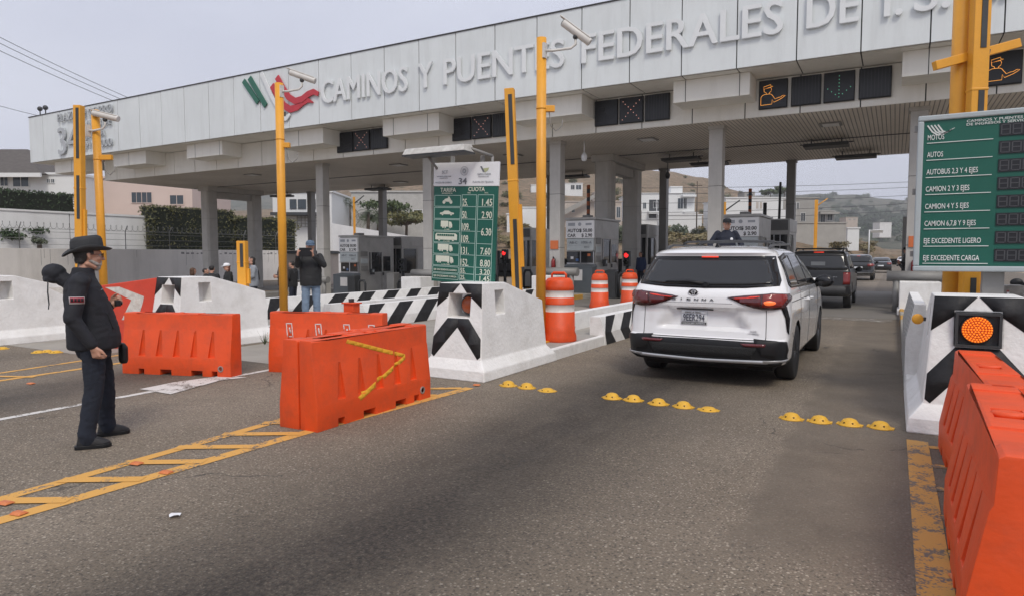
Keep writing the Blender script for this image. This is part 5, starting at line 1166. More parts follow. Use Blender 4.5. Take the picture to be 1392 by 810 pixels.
# bumper: black valance, grille mesh, silver skid line
D('bumper_valance', [(-.97, .585), (-.6, .592), (0, .59), (.6, .592), (.97, .585), (.975, .34), (.80, .335), (0, .30), (-.80, .335), (-.975, .34)], 'rear', blackpl, off=.006, step=.05)
gm = pm('grille_mesh', (.010, .011, .012), .55, .3, 40, .8, 120); D('bumper_grille', [(-.66, .505), (.66, .505), (.60, .385), (-.60, .385)], 'rear', gm, off=.012)
D('skid_strip', [(-.97, .372), (-.80, .362), (0, .340), (.80, .362), (.97, .372), (.955, .345), (.80, .335), (0, .310), (-.80, .335), (-.955, .345)], 'rear', pm('silver_trim', (.50, .51, .53), .3, metal=.5), off=.024)
D('lower_valance', [(-.93, .338), (-.80, .330), (0, .308), (.80, .330), (.93, .338), (.90, .286), (-.90, .286)], 'rear', wellM, off=.016)
# plate, badge and name letters
pl = D('number_plate', [(-.285, .915), (.045, .915), (.045, .735), (-.285, .735)], 'rear', pm('plate_white', (.84, .86, .88), .4, .05, 9), off=.012, step=.4)
hit = VT.ray_cast(Vector((-.12, -3, .82)), Vector((0, 1, 0))); yp = hit[0].y-.016
slope = (VT.ray_cast(Vector((-.12, -3, .90)), Vector((0, 1, 0)))[0].y-VT.ray_cast(Vector((-.12, -3, .75)), Vector((0, 1, 0)))[0].y)/.15
mb = MB(); addtext(mb, '9EER294', -.255, .785, .085, yp-.006, .27, bold=.0); mb.build('plate_lettering', pm('plate_ink', (.03, .035, .07), .5), pl)
mb = MB(); mb.box(-.275, .035, yp-.006, yp, .742, .77, 0); mb.box(-.275, .035, yp-.006, yp, .882, .908, 1); addtext(mb, 'MAKE A DEAL', -.23, .887, .016, yp-.010, .2, mi=0); addtext(mb, 'SOUTH BAY TOYOTA', -.26, .749, .014, yp-.010, .28, mi=1); mb.build('plate_frame', [darkS, pm('plate_white', (.62, .64, .66))], pl)
for q_, ch in enumerate('SIENNA'):
    xq = -.355+q_*.094; mb = MB(); addtext(mb, ch, xq, 1.048, .026, VT.ray_cast(Vector((xq, -3, 1.06)), Vector((0, 1, 0)))[0].y-.005, .05 if ch != 'I' else .008, 'c', depth=.008); mb.build('name_letter', darkS, van)
for k in range(5): pass
yb = VT.ray_cast(Vector((-.12, -3, 1.135)), Vector((0, 1, 0)))[0].y-.01
mb = MB()
def ring(cx, cz_, a, b, r_): 
    P = [(cx+a*math.cos(t), yb-.006, cz_+b*math.sin(t)) for t in [i/28*2*math.pi for i in range(29)]]; mb.path(P, r_, 6)
ring(-.115, 1.145, .058, .040, .006); ring(-.115, 1.155, .030, .012, .005); ring(-.115, 1.145, .014, .036, .005)
mb.build('oval_badge', chrome, van); mb = MB(); mb.lathe([(.055, 0), (.05, .006), (.01, .01)], 24, 0, Matrix.Translation((-.115, yb+.004, 1.145)) @ Matrix.Rotation(R(90), 4, 'X') @ Matrix.Diagonal((1, .7, 1, 1))); mb.build('badge_back', blackgl, van)
mb = MB(); ym = VT.ray_cast(Vector((.62, -3, .68)), Vector((0, 1, 0)))[0].y-.006; addtext(mb, 'XSE', .57, .690, .018, ym, .085, depth=.004); addtext(mb, 'HYBRID', .55, .658, .018, ym, .13, depth=.004); mb.build('trim_lettering', chrome, van)
D('plate_lamp_bar', [(-.33, .948), (.12, .945), (.12, .93), (-.33, .933)], 'rear', blackgl, off=.008)
D('tailgate_crease_shade', [(-.58, 1.022), (.36, 1.022), (.36, 1.017), (-.58, 1.017)], 'rear', pm('crease_shade_grey', (.30, .30, .31), .4), off=.002)  # flat grey strip on the white paint: shade line of the crease put into colour
# glimpse of interior: head rests are hidden by the dark glass; underbody
mb = MB(); mb.box(-.80, .80, .35, 4.8, .19, .32); mb.tube((.5, .12, .26), (.5, .7, .27), .035); mb.build('underbody', wellM, van)
# ------------------------------------------------------------ generic further cars
def car(name, label, cat, loc, K, paint, wheels, rw_, glassP, lampP, plateP, extra=None, rad=.36, rz=0, rim=None, lit=False, sideP=None, arch=None, group=None):
    r = root(name, label, cat, loc, rz, group); o = body_mesh(K, (14, 16, 8), .05, None, 'body', [paint, wellM], r, 4.2, 3.0); hw = max(k[3] for k in K)
    arch_cut(o, wheels, arch or (rad+.05, rad+.01), hw, wellM, .3); T = bvh_of(o)
    D('rear_window', glassP, 'rear', glass, r, .006, .1, T=T)
    for s in (-1, 1):
        f = lambda P: [(s*a, b) for a, b in P]
        D('tail_lamp', f(lampP), 'rear', lampR if lit else pm('red_lens', (.22, .02, .018), .2, coat=.5), r, .014, .1, T=T)
        for P in (sideP or []): D('side_window', P, '+x' if s > 0 else '-x', glass, r, .006, .12, T=T)
        for y in wheels: wheel(r, s*(hw-.12), y, rad, .22, rim or rimL, s, 5)
        mb = MB(); mb.ball((s*(hw+.09), (wheels[1]-.55), 1.08 if cat != 'suv' else 1.15), .11, 8, 0, (1, .5, .75)); mb.box(*sorted((s*(hw-.12), s*(hw+.04))), wheels[1]-.56, wheels[1]-.5, 1.02, 1.08); mb.build('side_mirror', blackpl, r)
    D('number_plate', plateP, 'rear', MATS['plate_white'], r, .012, .4, T=T)
    if extra: extra(r, T)
    return r
dgrey = pm('dark_grey_metallic', (.008, .0085, .010), .35, .1, 2, coat=.2, dirt=.4, dirtcol=(.035, .032, .028), dscale=4)
JK = [(.38, .10, 4.3, .85, .18, .5), (.45, .0, 4.4, .90, .16, .5), (.66, .0, 4.42, .91, .16, .5), (.72, .09, 4.4, .905, .16, .5), (1.0, .12, 4.35, .91, .18, .6), (1.12, .13, 4.1, .90, .18, .6), (1.2, .16, 3.2, .87, .18, .6), (1.45, .24, 2.9, .80, .18, .6), (1.66, .32, 2.6, .74, .2, .6), (1.72, .40, 2.5, .70, .3, .6), (1.76, .6, 2.3, .58, .4, .5)]
def jx(r, T):
    mb = MB()
    for s in (-1, 1): mb.path([(s*.66, .42, 1.74), (s*.66, .6, 1.82), (s*.66, 2.2, 1.83), (s*.66, 2.4, 1.76)], .022, 8)
    for y in (.7, 1.9): mb.path([(-.66, y, 1.82), (.66, y, 1.82)], .018, 8)
    mb.build('roof_rack', blackpl, r)
    D('rear_bumper', [(-.90, .70), (.90, .70), (.90, .45), (-.90, .45)], 'rear', pm('grey_bumper', (.05, .05, .052), .6, .1, 3), r, .02, .2, T=T)
    D('brake_lamp', [(-.14, 1.705), (.14, 1.705), (.14, 1.68), (-.14, 1.68)], 'rear', lampR, r, .016, .2, T=T)
    mb = MB(); mb.path([(0, .1, 1.2), (-.35, .12, 1.28)], .012, 6); mb.build('wiper', blackpl, r); mb = MB(); addtext(mb, '4X4', .42, .95, .03, .09, .12); mb.build('badge', chrome, r)
    mb = MB(); mb.box(-.2, .2, .165, .18, 1.30, 1.42); mb.build('window_sticker', pm('pale_haze_sticker', (.16, .17, .18), .5), r)
    D('gate_gap', [(-.72, .98), (.72, .98), (.72, .974), (-.72, .974)], 'rear', seamM, r, .004, .2, T=T)
car('dark_suv', 'dark grey boxy SUV with roof rack just ahead of the white minivan', 'suv', (-2.02, 22.2, 0), JK, dgrey, (.95, 3.55), None, [(-.70, 1.62), (.70, 1.62), (.82, 1.22), (.80, 1.17), (-.80, 1.17), (-.82, 1.22)], [(.70, 1.10), (.88, 1.10), (.88, .74), (.70, .74)], [(-.27, .93), (.06, .93), (.06, .78), (-.27, .78)], jx, .37,
    sideP=[[(.45, 1.6), (1.15, 1.64), (1.2, 1.2), (.40, 1.2)], [(1.3, 1.64), (2.1, 1.62), (2.15, 1.2), (1.32, 1.2)], [(2.2, 1.6), (2.5, 1.5), (3.0, 1.22), (2.25, 1.2)]])
RK = [(.30, .10, 4.5, .86, .35, .6), (.45, .0, 4.58, .91, .32, .6), (.70, .02, 4.6, .925, .32, .6), (.95, .06, 4.5, .925, .34, .7), (1.08, .10, 4.1, .91, .36, .7), (1.2, .2, 3.4, .87, .36, .7), (1.45, .42, 2.9, .78, .36, .7), (1.60, .50, 2.6, .72, .4, .7), (1.66, .65, 2.4, .62, .5, .6), (1.69, .9, 2.1, .45, .5, .5)]
blk = pm('black_car_paint', (.012, .012, .013), .18, .1, 2, coat=1)
sp = [[(.75, 1.5), (1.5, 1.58), (1.5, 1.15), (.6, 1.18)], [(1.6, 1.58), (2.5, 1.54), (3.2, 1.18), (1.6, 1.15)]]
def rx(r, T): D('lower_bumper', [(-.85, .5), (.85, .5), (.8, .34), (-.8, .34)], 'rear', steelG, r, .014, .3, T=T); D('brake_lamp', [(-.1, 1.585), (.1, 1.585), (.1, 1.57), (-.1, 1.57)], 'rear', lampR, r, .014, .3, T=T)
car('black_suv', 'black SUV further up the lane, second ahead of the minivan', 'suv', (-2.05, 49.0, 0), RK, blk, (.95, 3.6), None, [(-.66, 1.52), (.66, 1.52), (.78, 1.18), (-.78, 1.18)], [(.52, 1.05), (.90, 1.10), (.91, .92), (.56, .90)], [(-.26, .88), (.26, .88), (.26, .74), (-.26, .74)], rx, .36, sideP=sp)
SK = [(.25, .1, 4.6, .84, .3, .6), (.40, .0, 4.7, .89, .3, .6), (.65, .0, 4.7, .90, .32, .7), (.90, .04, 4.5, .90, .34, .8), (1.0, .12, 3.8, .88, .36, .8), (1.06, .6, 3.5, .84, .4, .7), (1.25, 1.0, 3.0, .75, .4, .7), (1.40, 1.35, 2.6, .66, .4, .6), (1.45, 1.6, 2.4, .50, .3, .4)]
sed = [[(1.3, 1.32), (2.0, 1.40), (2.0, 1.03), (1.0, 1.04)], [(2.08, 1.40), (2.6, 1.34), (3.3, 1.06), (2.08, 1.03)]]
car('black_sedan', 'black sedan beyond the two dark SUVs, third ahead of the minivan', 'car', (-1.1, 71.5, 0), SK, blk, (.95, 3.6), None, [(-.6, 1.38), (.6, 1.38), (.74, 1.08), (-.74, 1.08)], [(.5, .95), (.86, .95), (.86, .78), (.55, .78)], [(-.24, .72), (.24, .72), (.24, .6), (-.24, .6)], None, .33, sideP=sed)
car('white_car', 'tiny white car far up the road beyond the black sedan', 'car', (1.2, 118, 0), SK, vwhite, (.95, 3.6), None, [(-.6, 1.38), (.6, 1.38), (.74, 1.08), (-.74, 1.08)], [(.5, .95), (.86, .95), (.86, .78), (.55, .78)], [(-.24, .72), (.24, .72), (.24, .6), (-.24, .6)], None, .33, sideP=sed)
silver = pm('silver_car_paint', (.34, .38, .42), .25, .05, 2, coat=.8, metal=.3)
car('silver_car', 'silver sedan cut off by the right edge, in the lane right of the electronic board', 'car', (3.08, 13.2, 0), SK, silver, (.95, 3.6), None, [(-.6, 1.38), (.6, 1.38), (.74, 1.08), (-.74, 1.08)], [(.5, .95), (.86, .95), (.86, .78), (.55, .78)], [(-.24, .72), (.24, .72), (.24, .6), (-.24, .6)], None, .33, sideP=sed)
# ============================================================ people: overlapping volumes fused into one skin
def cap_(mb, a, b, r1, r2, n=12, m=4):
    """round-ended tapered limb"""
    a = Vector(a); b = Vector(b); d = (b-a); L = d.length; d = d/L if L > 1e-6 else Vector((0, 0, 1)); q = d.to_track_quat('Z', 'Y').to_matrix(); prof = []
    for i in range(m+1): t = (i/m)*math.pi/2; prof.append((max(r1*math.sin(t), 1e-4), -r1*math.cos(t)))
    for i in range(m+1): t = (i/m)*math.pi/2; prof.append((max(r2*math.cos(t), 1e-4), L+r2*math.sin(t)))
    mb.lathe(prof, n, 0, Matrix.Translation(a) @ q.to_4x4())
def loft(mb, secs, n=20):
    """stack of ellipses (x, y, z, rx, ry)"""
    o = len(mb.v)
    for x, y, z, rx, ry in secs:
        for i in range(n): t = 2*math.pi*i/n; mb.v.append((x+rx*math.cos(t), y+ry*math.sin(t), z))
    for k in range(len(secs)-1):
        for i in range(n): mb.face((o+k*n+i, o+k*n+(i+1) % n, o+(k+1)*n+(i+1) % n, o+(k+1)*n+i), 0, True)
    mb.face([o+i for i in reversed(range(n))]); mb.face([o+(len(secs)-1)*n+i for i in range(n)])
def fuse(mb, name, mat, parent, vox, it=4, fold=0.0, fscale=9.0, seed=0, sq=(1, 1, 1)):
    o = mb.build(name, mat, parent); m = o.modifiers.new('r', 'REMESH'); m.mode = 'VOXEL'; m.voxel_size = vox; m.use_smooth_shade = True
    s = o.modifiers.new('s', 'SMOOTH'); s.iterations = it; s.factor = .5
    baked(o, name); me = o.data
    if not me.materials: me.materials.append(mat)
    if fold:
        me.update(); no = [v.normal.copy() for v in me.vertices]
        for v, nn in zip(me.vertices, no):
            p = Vector((v.co.x*sq[0], v.co.y*sq[1], v.co.z*sq[2]))*fscale+Vector((seed, seed, 0)); w = noise.noise(p); r_ = 1-abs(noise.noise(p*1.7+Vector((9, 3, 1))))*2
            v.co += nn*fold*(w*.8+r_*.7)
        me.update()
    me.polygons.foreach_set('use_smooth', [True]*len(me.polygons)); return o
def hand(mb, w, d, nrm, side, curl=(.5, .6), size=1.0, thumb=.6, spread=.12):
    """w wrist, d direction to the fingers, nrm palm normal, side = direction of the thumb"""
    w = Vector(w); d = Vector(d).normalized(); n = Vector(nrm); n = (n-d*n.dot(d)).normalized(); s = Vector(side); s = (s-d*s.dot(d)-n*s.dot(n)).normalized(); k = size
    for j, (off, ln, r_) in enumerate(((.030, .075, .0098), (.010, .084, .0100), (-.010, .078, .0096), (-.029, .060, .0088))):
        kn = w+d*.088*k+s*off*k-n*.0*k; cap_(mb, w+s*off*.6*k+d*.01, kn, .0165*k, .0130*k, 8, 3)
        a1 = curl[0]*(1+.12*j); dd = (d*math.cos(a1)+n*math.sin(a1)+s*spread*(1.5-j)*.5).normalized(); p1 = kn+dd*ln*.46*k; cap_(mb, kn, p1, r_*1.08*k, r_*k, 8, 3)
        a2 = a1+curl[1]; dd = (d*math.cos(a2)+n*math.sin(a2)).normalized(); p2 = p1+dd*ln*.30*k; cap_(mb, p1, p2, r_*k, r_*.92*k, 8, 3)
        a3 = a2+curl[1]*.6; dd = (d*math.cos(a3)+n*math.sin(a3)).normalized(); cap_(mb, p2, p2+dd*ln*.24*k, r_*.92*k, r_*.8*k, 8, 3)
    b = w+d*.022*k+s*.022*k; t1 = b+(s*.62+d*.62+n*.35*thumb).normalized()*.045*k; cap_(mb, b, t1, .0165*k, .0125*k, 8, 3); t2 = t1+(s*.2+d*.9+n*.5*thumb).normalized()*.033*k; cap_(mb, t1, t2, .0122*k, .0108*k, 8, 3); cap_(mb, t2, t2+(d*.9+n*.6*thumb-s*.05).normalized()*.022*k, .0108*k, .0088*k, 8, 3)
    cap_(mb, w-d*.02, w+d*.03, .024*k, .026*k, 10, 3)
def headv(mb, c, yaw=0, tilt=0, s=1.0):
    """skull, jaw, nose, brow, lips, ears; faces local +x turned by yaw"""
    M = Matrix.Translation(Vector(c)) @ Matrix.Rotation(yaw, 4, 'Z') @ Matrix.Rotation(tilt, 4, 'Y') @ Matrix.Diagonal((s, s, s, 1)); sub = MB()
    sub.ball((-.012, 0, .035), .078, 12, 0, (1.20, .97, 1.05)); sub.ball((.022, 0, -.03), .062, 12, 0, (1.08, .98, 1.30)); sub.ball((.050, 0, -.088), .028, 8, 0, (1.05, 1.2, .8))
    cap_(sub, (.085, 0, .028), (.108, 0, -.016), .0095, .0135); sub.ball((.104, .010, -.020), .009, 6); sub.ball((.104, -.010, -.020), .009, 6)
    cap_(sub, (.074, .036, .040), (.083, .010, .038), .012, .011); cap_(sub, (.074, -.036, .040), (.083, -.010, .038), .012, .011)
    cap_(sub, (.083, .018, -.047), (.086, -.018, -.047), .0075, .0075); cap_(sub, (.080, .016, -.060), (.082, -.016, -.060), .0085, .0085)
    for s_ in (-1, 1):
        sub.ball((.062, s_*.042, -.012), .022, 6); cap_(sub, (-.012, s_*.078, .018), (-.006, s_*.076, -.022), .013, .009); cap_(sub, (-.022, s_*.084, .020), (-.014, s_*.084, -.01), .008, .007); cap_(sub, (-.02, s_*.062, -.06), (.035, s_*.04, -.085), .02, .02)
    o = len(mb.v); mb.v += [tuple(M @ Vector(v)) for v in sub.v]
    for f, sm in zip(sub.f, sub.sm): mb.face([i+o for i in f], 0, sm)
    return M
eyeW = pm('eye_white', (.55, .53, .5), .3, .02); eyeD = pm('eye_dark', (.02, .015, .012), .2, .02)
def eyes(par, M, s=1.0):
    for q in (-1, 1):
        mb = MB(); mb.ball(tuple(M @ Vector((.074, q*.030, .016))), .0125*s, 8); e = mb.build('eye', eyeW, par); mb = MB(); mb.ball(tuple(M @ Vector((.0815, q*.030, .016))), .0068*s, 6); mb.build('iris', eyeD, e)
def shoe(par, a, ang_, mat, sole, L=.28, name='shoe', z0=0):
    r = root_part(name, par); M = Matrix.Translation((a[0], a[1], z0)) @ Matrix.Rotation(ang_, 4, 'Z') @ Matrix.Diagonal((.88, 1, 1.12, 1))
    mb = MB(); sub = MB(); loft(sub, [(.055, 0, .022, .145, .050), (.055, 0, .04, .143, .048), (.035, 0, .065, .115, .045), (-.005, 0, .09, .07, .042), (-.02, 0, .125, .05, .042)])
    mb.v = [tuple(M @ Vector(v)) for v in sub.v]; mb.f = sub.f; mb.m = sub.m; mb.sm = sub.sm; fuse(mb, 'upper', mat, r, .008, 4)
    P = [(-.095, -.036), (-.05, -.043), (.06, -.046), (.15, -.047), (.19, -.030), (.205, 0), (.19, .03), (.15, .045), (.06, .04), (-.05, .04), (-.095, .034), (-.105, 0)]; mb = MB(); mb.prism([(x, y) for x, y in P], .0, .03, 0, M); mb.build('sole', sole, r, bevel=.006)
    mb = MB()
    for k in range(4): x = .07+k*.022; mb.path([tuple(M @ Vector((x, -.022, .073-k*.006))), tuple(M @ Vector((x+.004, 0, .083-k*.006))), tuple(M @ Vector((x, .022, .073-k*.006)))], .003, 5)
    mb.build('lace', sole, r); return r
navy = pm('navy_shell_jacket', (.011, .012, .018), .75, .18, 6, .25, 160); denimD = pm('dark_denim', (.012, .016, .028), .9, .25, 9, .4, 220); blackshoe = pm('black_shoe', (.016, .016, .018), .6, .2, 9, .2, 120)
feltH = pm('black_felt', (.034, .036, .040), .75, .2, 8, .3, 160); greyb = pm('grey_beard', (.48, .44, .41), .95, .35, 90, .8, 240)
# ------------------------------------------------------------ the man in the hat
m1 = root('person', 'man in a black brimmed hat and dark jacket standing at the left, looking right', 'person', (-5.91, 3.20, 0), R(67))
P = dict(head=(-.045, 0, 1.592), neck=(-.085, 0, 1.44), sR=(-.135, -.205, 1.385), eR=(-.20, -.265, 1.10), wR=(-.065, -.285, .865), sL=(-.075, .20, 1.385), eL=(.01, .275, 1.12), wL=(.115, .17, 1.165),
         hR=(-.045, -.095, .90), kR=(-.055, -.135, .50), aR=(-.125, -.165, .10), hL=(-.02, .095, .90), kL=(.06, .165, .50), aL=(.06, .20, .10))
mb = MB(); loft(mb, [(-.04, 0, .80, .10, .13), (-.035, 0, .95, .125, .165), (-.02, 0, 1.08, .13, .155), (-.05, 0, 1.25, .125, .175), (-.09, 0, 1.38, .09, .165), (-.09, 0, 1.43, .05, .07)])
cap_(mb, P['neck'], (-.055, 0, 1.52), .062, .058)
for s in 'RL':
    cap_(mb, P['s'+s], P['e'+s], .042, .034); cap_(mb, P['e'+s], P['w'+s], .034, .026); cap_(mb, P['h'+s], P['k'+s], .085, .055); cap_(mb, P['k'+s], P['a'+s], .055, .034)
HM = headv(mb, P['head'], R(4), R(2)); hand(mb, P['wR'], (.25, 0, -.97), (.75, .66, .1), (.8, -.4, .2), (.75, .8)); hand(mb, P['wL'], (.8, -.35, .45), (-.2, -.9, .2), (.1, -.3, .9), (.7, .9))
fuse(mb, 'body', skin, m1, .0065, 3); eyes(m1, HM)
mb = MB(); loft(mb, [(-.035, 0, .815, .185, .195), (-.03, 0, .84, .20, .20), (-.03, 0, .93, .200, .20), (-.038, 0, 1.02, .190, .195), (-.055, 0, 1.13, .175, .195), (-.08, 0, 1.25, .158, .20), (-.10, 0, 1.35, .132, .19), (-.10, 0, 1.41, .10, .14), (-.095, 0, 1.45, .085, .085), (-.088, 0, 1.50, .080, .078)], 28)
for s, t in (('R', -1), ('L', 1)):
    a, b, c = P['s'+s], P['e'+s], P['w'+s]; cap_(mb, a, b, .070, .062); c2 = tuple(Vector(b)+(Vector(c)-Vector(b))*.93); cap_(mb, b, c2, .058, .046); cap_(mb, (a[0]+.02, a[1]*.6, a[2]+.015), a, .070, .076)
jk = fuse(mb, 'jacket', navy, m1, .009, 6, .0045, 6.0, 3, (1, 1, 1.9))
JT = bvh_of(jk)
mb = MB(); loft(mb, [(-.035, 0, .74, .12, .165), (-.04, 0, .86, .145, .175), (-.04, 0, .93, .14, .17)])
for s in 'RL':
    h, k, a = P['h'+s], P['k'+s], P['a'+s]; cap_(mb, h, k, .100, .072); cap_(mb, k, (a[0], a[1], .13), .072, .064); cap_(mb, (a[0], a[1], .13), (a[0]+.01, a[1], .07), .068, .062)
fuse(mb, 'jeans', denimD, m1, .009, 5, .006, 8.0, 7, (1, 1, 2.0))
shoe(m1, (P['aR'][0]+.0, P['aR'][1]), R(-14), blackshoe, blackpl); shoe(m1, (P['aL'][0]-.0, P['aL'][1]), R(-2), blackshoe, blackpl)
# hat with creased crown and curled brim
def hat(par, M, mat, crown=.115, brim=.162):
    mb = MB(); n = 40; base = MB()
    prof = [(.106, .035), (.105, .08), (.102, .12), (.096, .145), (.078, .158), (.045, .155), (.015, .145)]
    for r_, z in prof:
        for i in range(n):
            t = 2*math.pi*i/n; x, y = r_*1.16*math.cos(t), r_*.95*math.sin(t); zz = z+(-.018*math.exp(-(y/.028)**2)*sst(.12, .155, z))+.008*math.cos(t)*(z > .1); mb.v.append((x, y, zz))
    for k in range(len(prof)-1):
        for i in range(n): mb.face((k*n+i, k*n+(i+1) % n, (k+1)*n+(i+1) % n, (k+1)*n+i), 0, True)
    mb.face([(len(prof)-1)*n+i for i in range(n)], 0)
    o = len(mb.v); rings = [(.104, .036, 0), (.125, .034, 0), (.148, .038, 0), (brim, .048, 0), (brim+.004, .044, 0), (.148, .031, 0), (.125, .027, 0), (.102, .028, 0)]
    for r_, z, _ in rings:
        for i in range(n):
            t = 2*math.pi*i/n; side = abs(math.sin(t)); k_ = (r_-.10)/.064; x = r_*1.12*math.cos(t); y = r_*.93*math.sin(t); mb.v.append((x, y*(1-.06*k_*side), z+k_*(.034*side**3-.050*(1-side)*(1 if math.cos(t) < 0 else .12))))
    for k in range(len(rings)-1):
        for i in range(n): mb.face((o+k*n+i, o+(k+1)*n+i, o+(k+1)*n+(i+1) % n, o+k*n+(i+1) % n), 0, True)
    mb.v = [tuple(M @ Vector(v)) for v in mb.v]; h = mb.build('hat', mat, par)
    mb = MB(); 
    for r_, z in ((.108, .037), (.1075, .060)):
        for i in range(n): t = 2*math.pi*i/n; mb.v.append(tuple(M @ Vector((r_*1.16*math.cos(t), r_*.95*math.sin(t), z))))
    for i in range(n): mb.face((i, (i+1) % n, n+(i+1) % n, n+i), 0, True)
    mb.build('hat_band', blackpl, h); return h
hat(m1, HM @ Matrix.Translation((-.008, 0, .018)) @ Matrix.Rotation(R(-6), 4, 'Y'), feltH)
mb = MB(); sub = MB(); sub.ball((-.018, 0, .030), .083, 12, 0, (1.2, .98, .95)); sub.ball((-.062, 0, -.03), .055, 8, 0, (.8, 1.1, .9)); mb.v = [tuple(HM @ Vector(v)) for v in sub.v if True]; mb.f = sub.f; mb.m = sub.m; mb.sm = sub.sm
mb.v = [tuple(v) for v in mb.v]; hh = fuse(mb, 'hair', pm('dark_greying_hair', (.05, .045, .043), .9, .3, 80, .6, 220), m1, .007, 2)
bm = bmesh.new(); bm.from_mesh(hh.data); inv = HM.inverted(); bmesh.ops.delete(bm, geom=[v for v in bm.verts if (inv @ v.co).x > (.028 if (inv @ v.co).z > .02 else -.022) or (inv @ v.co).z < -.065], context='VERTS'); bm.to_mesh(hh.data); bm.free()
mb = MB(); sub = MB(); cap_(sub, (.078, .02, -.062), (.078, -.02, -.062), .016, .016); sub.ball((.052, 0, -.088), .036, 8, 0, (1, 1.15, .85)); cap_(sub, (.05, .045, -.062), (.0, .066, -.035), .018, .012); cap_(sub, (.05, -.045, -.062), (.0, -.066, -.035), .018, .012); cap_(sub, (.088, .018, -.040), (.088, -.018, -.040), .008, .008)
mb.v = [tuple(HM @ Vector(v)) for v in sub.v]; mb.f = sub.f; mb.m = sub.m; mb.sm = sub.sm; fuse(mb, 'beard', greyb, m1, .006, 1, .002, 60)
g = root_part('glasses', m1); mb = MB()
for q in (-1, 1):
    mb.path([tuple(HM @ Vector((.099, q*.031+.021*math.cos(t), .016+.017*math.sin(t)))) for t in [i/14*6.283 for i in range(15)]], .0022, 6); mb.path([tuple(HM @ Vector(v)) for v in ((.098, q*.052, .022), (.04, q*.078, .022), (-.02, q*.084, .014))], .0025, 6)
mb.path([tuple(HM @ Vector(v)) for v in ((.100, .010, .020), (.104, 0, .023), (.100, -.010, .020))], .002, 6); mb.build('frame', blackpl, g)
# arm patch, chest mark, collar opening, hood behind the back, camera in the far hand, bag at the hip
def jd(nm, poly, ax, m, off=.004, T=JT): return decal(nm, T, poly, ax, m, m1, off, .02)
pq = jd('arm_patch', [(-.215, 1.275), (-.105, 1.275), (-.105, 1.215), (-.215, 1.215)], 'rear', pm('patch_red', (.30, .015, .03), .7)) if False else None
o = decal('arm_patch', JT, [(-.215, 1.272), (-.112, 1.272), (-.112, 1.214), (-.215, 1.214)], 'rear', pm('patch_edge', (.40, .36, .36), .7), m1, .004, .02)
decal('patch_field', JT, [(-.208, 1.266), (-.119, 1.266), (-.119, 1.226), (-.208, 1.226)], 'rear', pm('patch_red', (.28, .012, .03), .7), o, .006, .02)
for k in range(4): decal('patch_letter', JT, [(-.203+k*.021, 1.258), (-.188+k*.021, 1.258), (-.188+k*.021, 1.234), (-.203+k*.021, 1.234)], 'rear', navy, o, .008, .03)
decal('chest_mark', JT, [(.02, 1.318), (.085, 1.335), (.085, 1.328), (.02, 1.311)], 'rear', pm('grey_thread', (.25, .26, .29), .7), m1, .003, .02)
decal('pocket_seam', JT, [(.05, 1.12), (.06, 1.12), (.10, .99), (.09, .99)], 'rear', blackpl, m1, .003, .02)
mb = MB(); mb.ball((-.285, .13, 1.455), .088, 10, 0, (1.0, 1.0, .95)); mb.box(-.36, -.20, .06, .20, 1.385, 1.42); cap_(mb, (-.17, .06, 1.36), (-.22, .09, 1.40), .06, .06); fuse(mb, 'hood', navy, m1, .010, 4, .006, 10, 2)
mb = MB(); mb.path([(-.335, .06, 1.39), (-.34, .05, 1.30), (-.335, .04, 1.20), (-.34, .04, 1.16)], .005, 6); mb.build('drawcord', navy, m1)
cm = root('handheld_camera', 'small dark camera held in the far hand of the man in the hat', 'camera', m1.matrix_basis @ Vector((.205, .10, 1.24)) if False else (0, 0, 0))
Mw = Matrix.Translation((-5.91, 3.20, 0)) @ Matrix.Rotation(R(67), 4, 'Z'); cm.location = Mw @ Vector((.165, .10, 1.185)); cm.rotation_euler.z = R(67)
mb = MB(); mb.box(-.022, .022, -.04, .04, -.025, .028); mb.build('case', blackpl, cm, bevel=.006); mb = MB(); mb.tube((.022, 0, 0), (.035, 0, 0), .018, n=16); mb.build('lens', blackgl, cm)
bag = root('waist_bag', 'small black bag hanging at the front hip of the man in the hat', 'bag', Mw @ Vector((.19, .06, .66))); bag.rotation_euler.z = R(67)
mb = MB(); loft(mb, [(0, 0, 0, .03, .05), (0, 0, .03, .038, .065), (0, 0, .14, .038, .065), (-.01, 0, .18, .02, .05)]); fuse(mb, 'bag_body', blackpl, bag, .008, 3); mb = MB(); mb.path([(-.02, -.06, .17), (-.06, -.08, .26), (-.08, -.05, .34)], .008, 6); mb.build('strap', blackpl, bag)
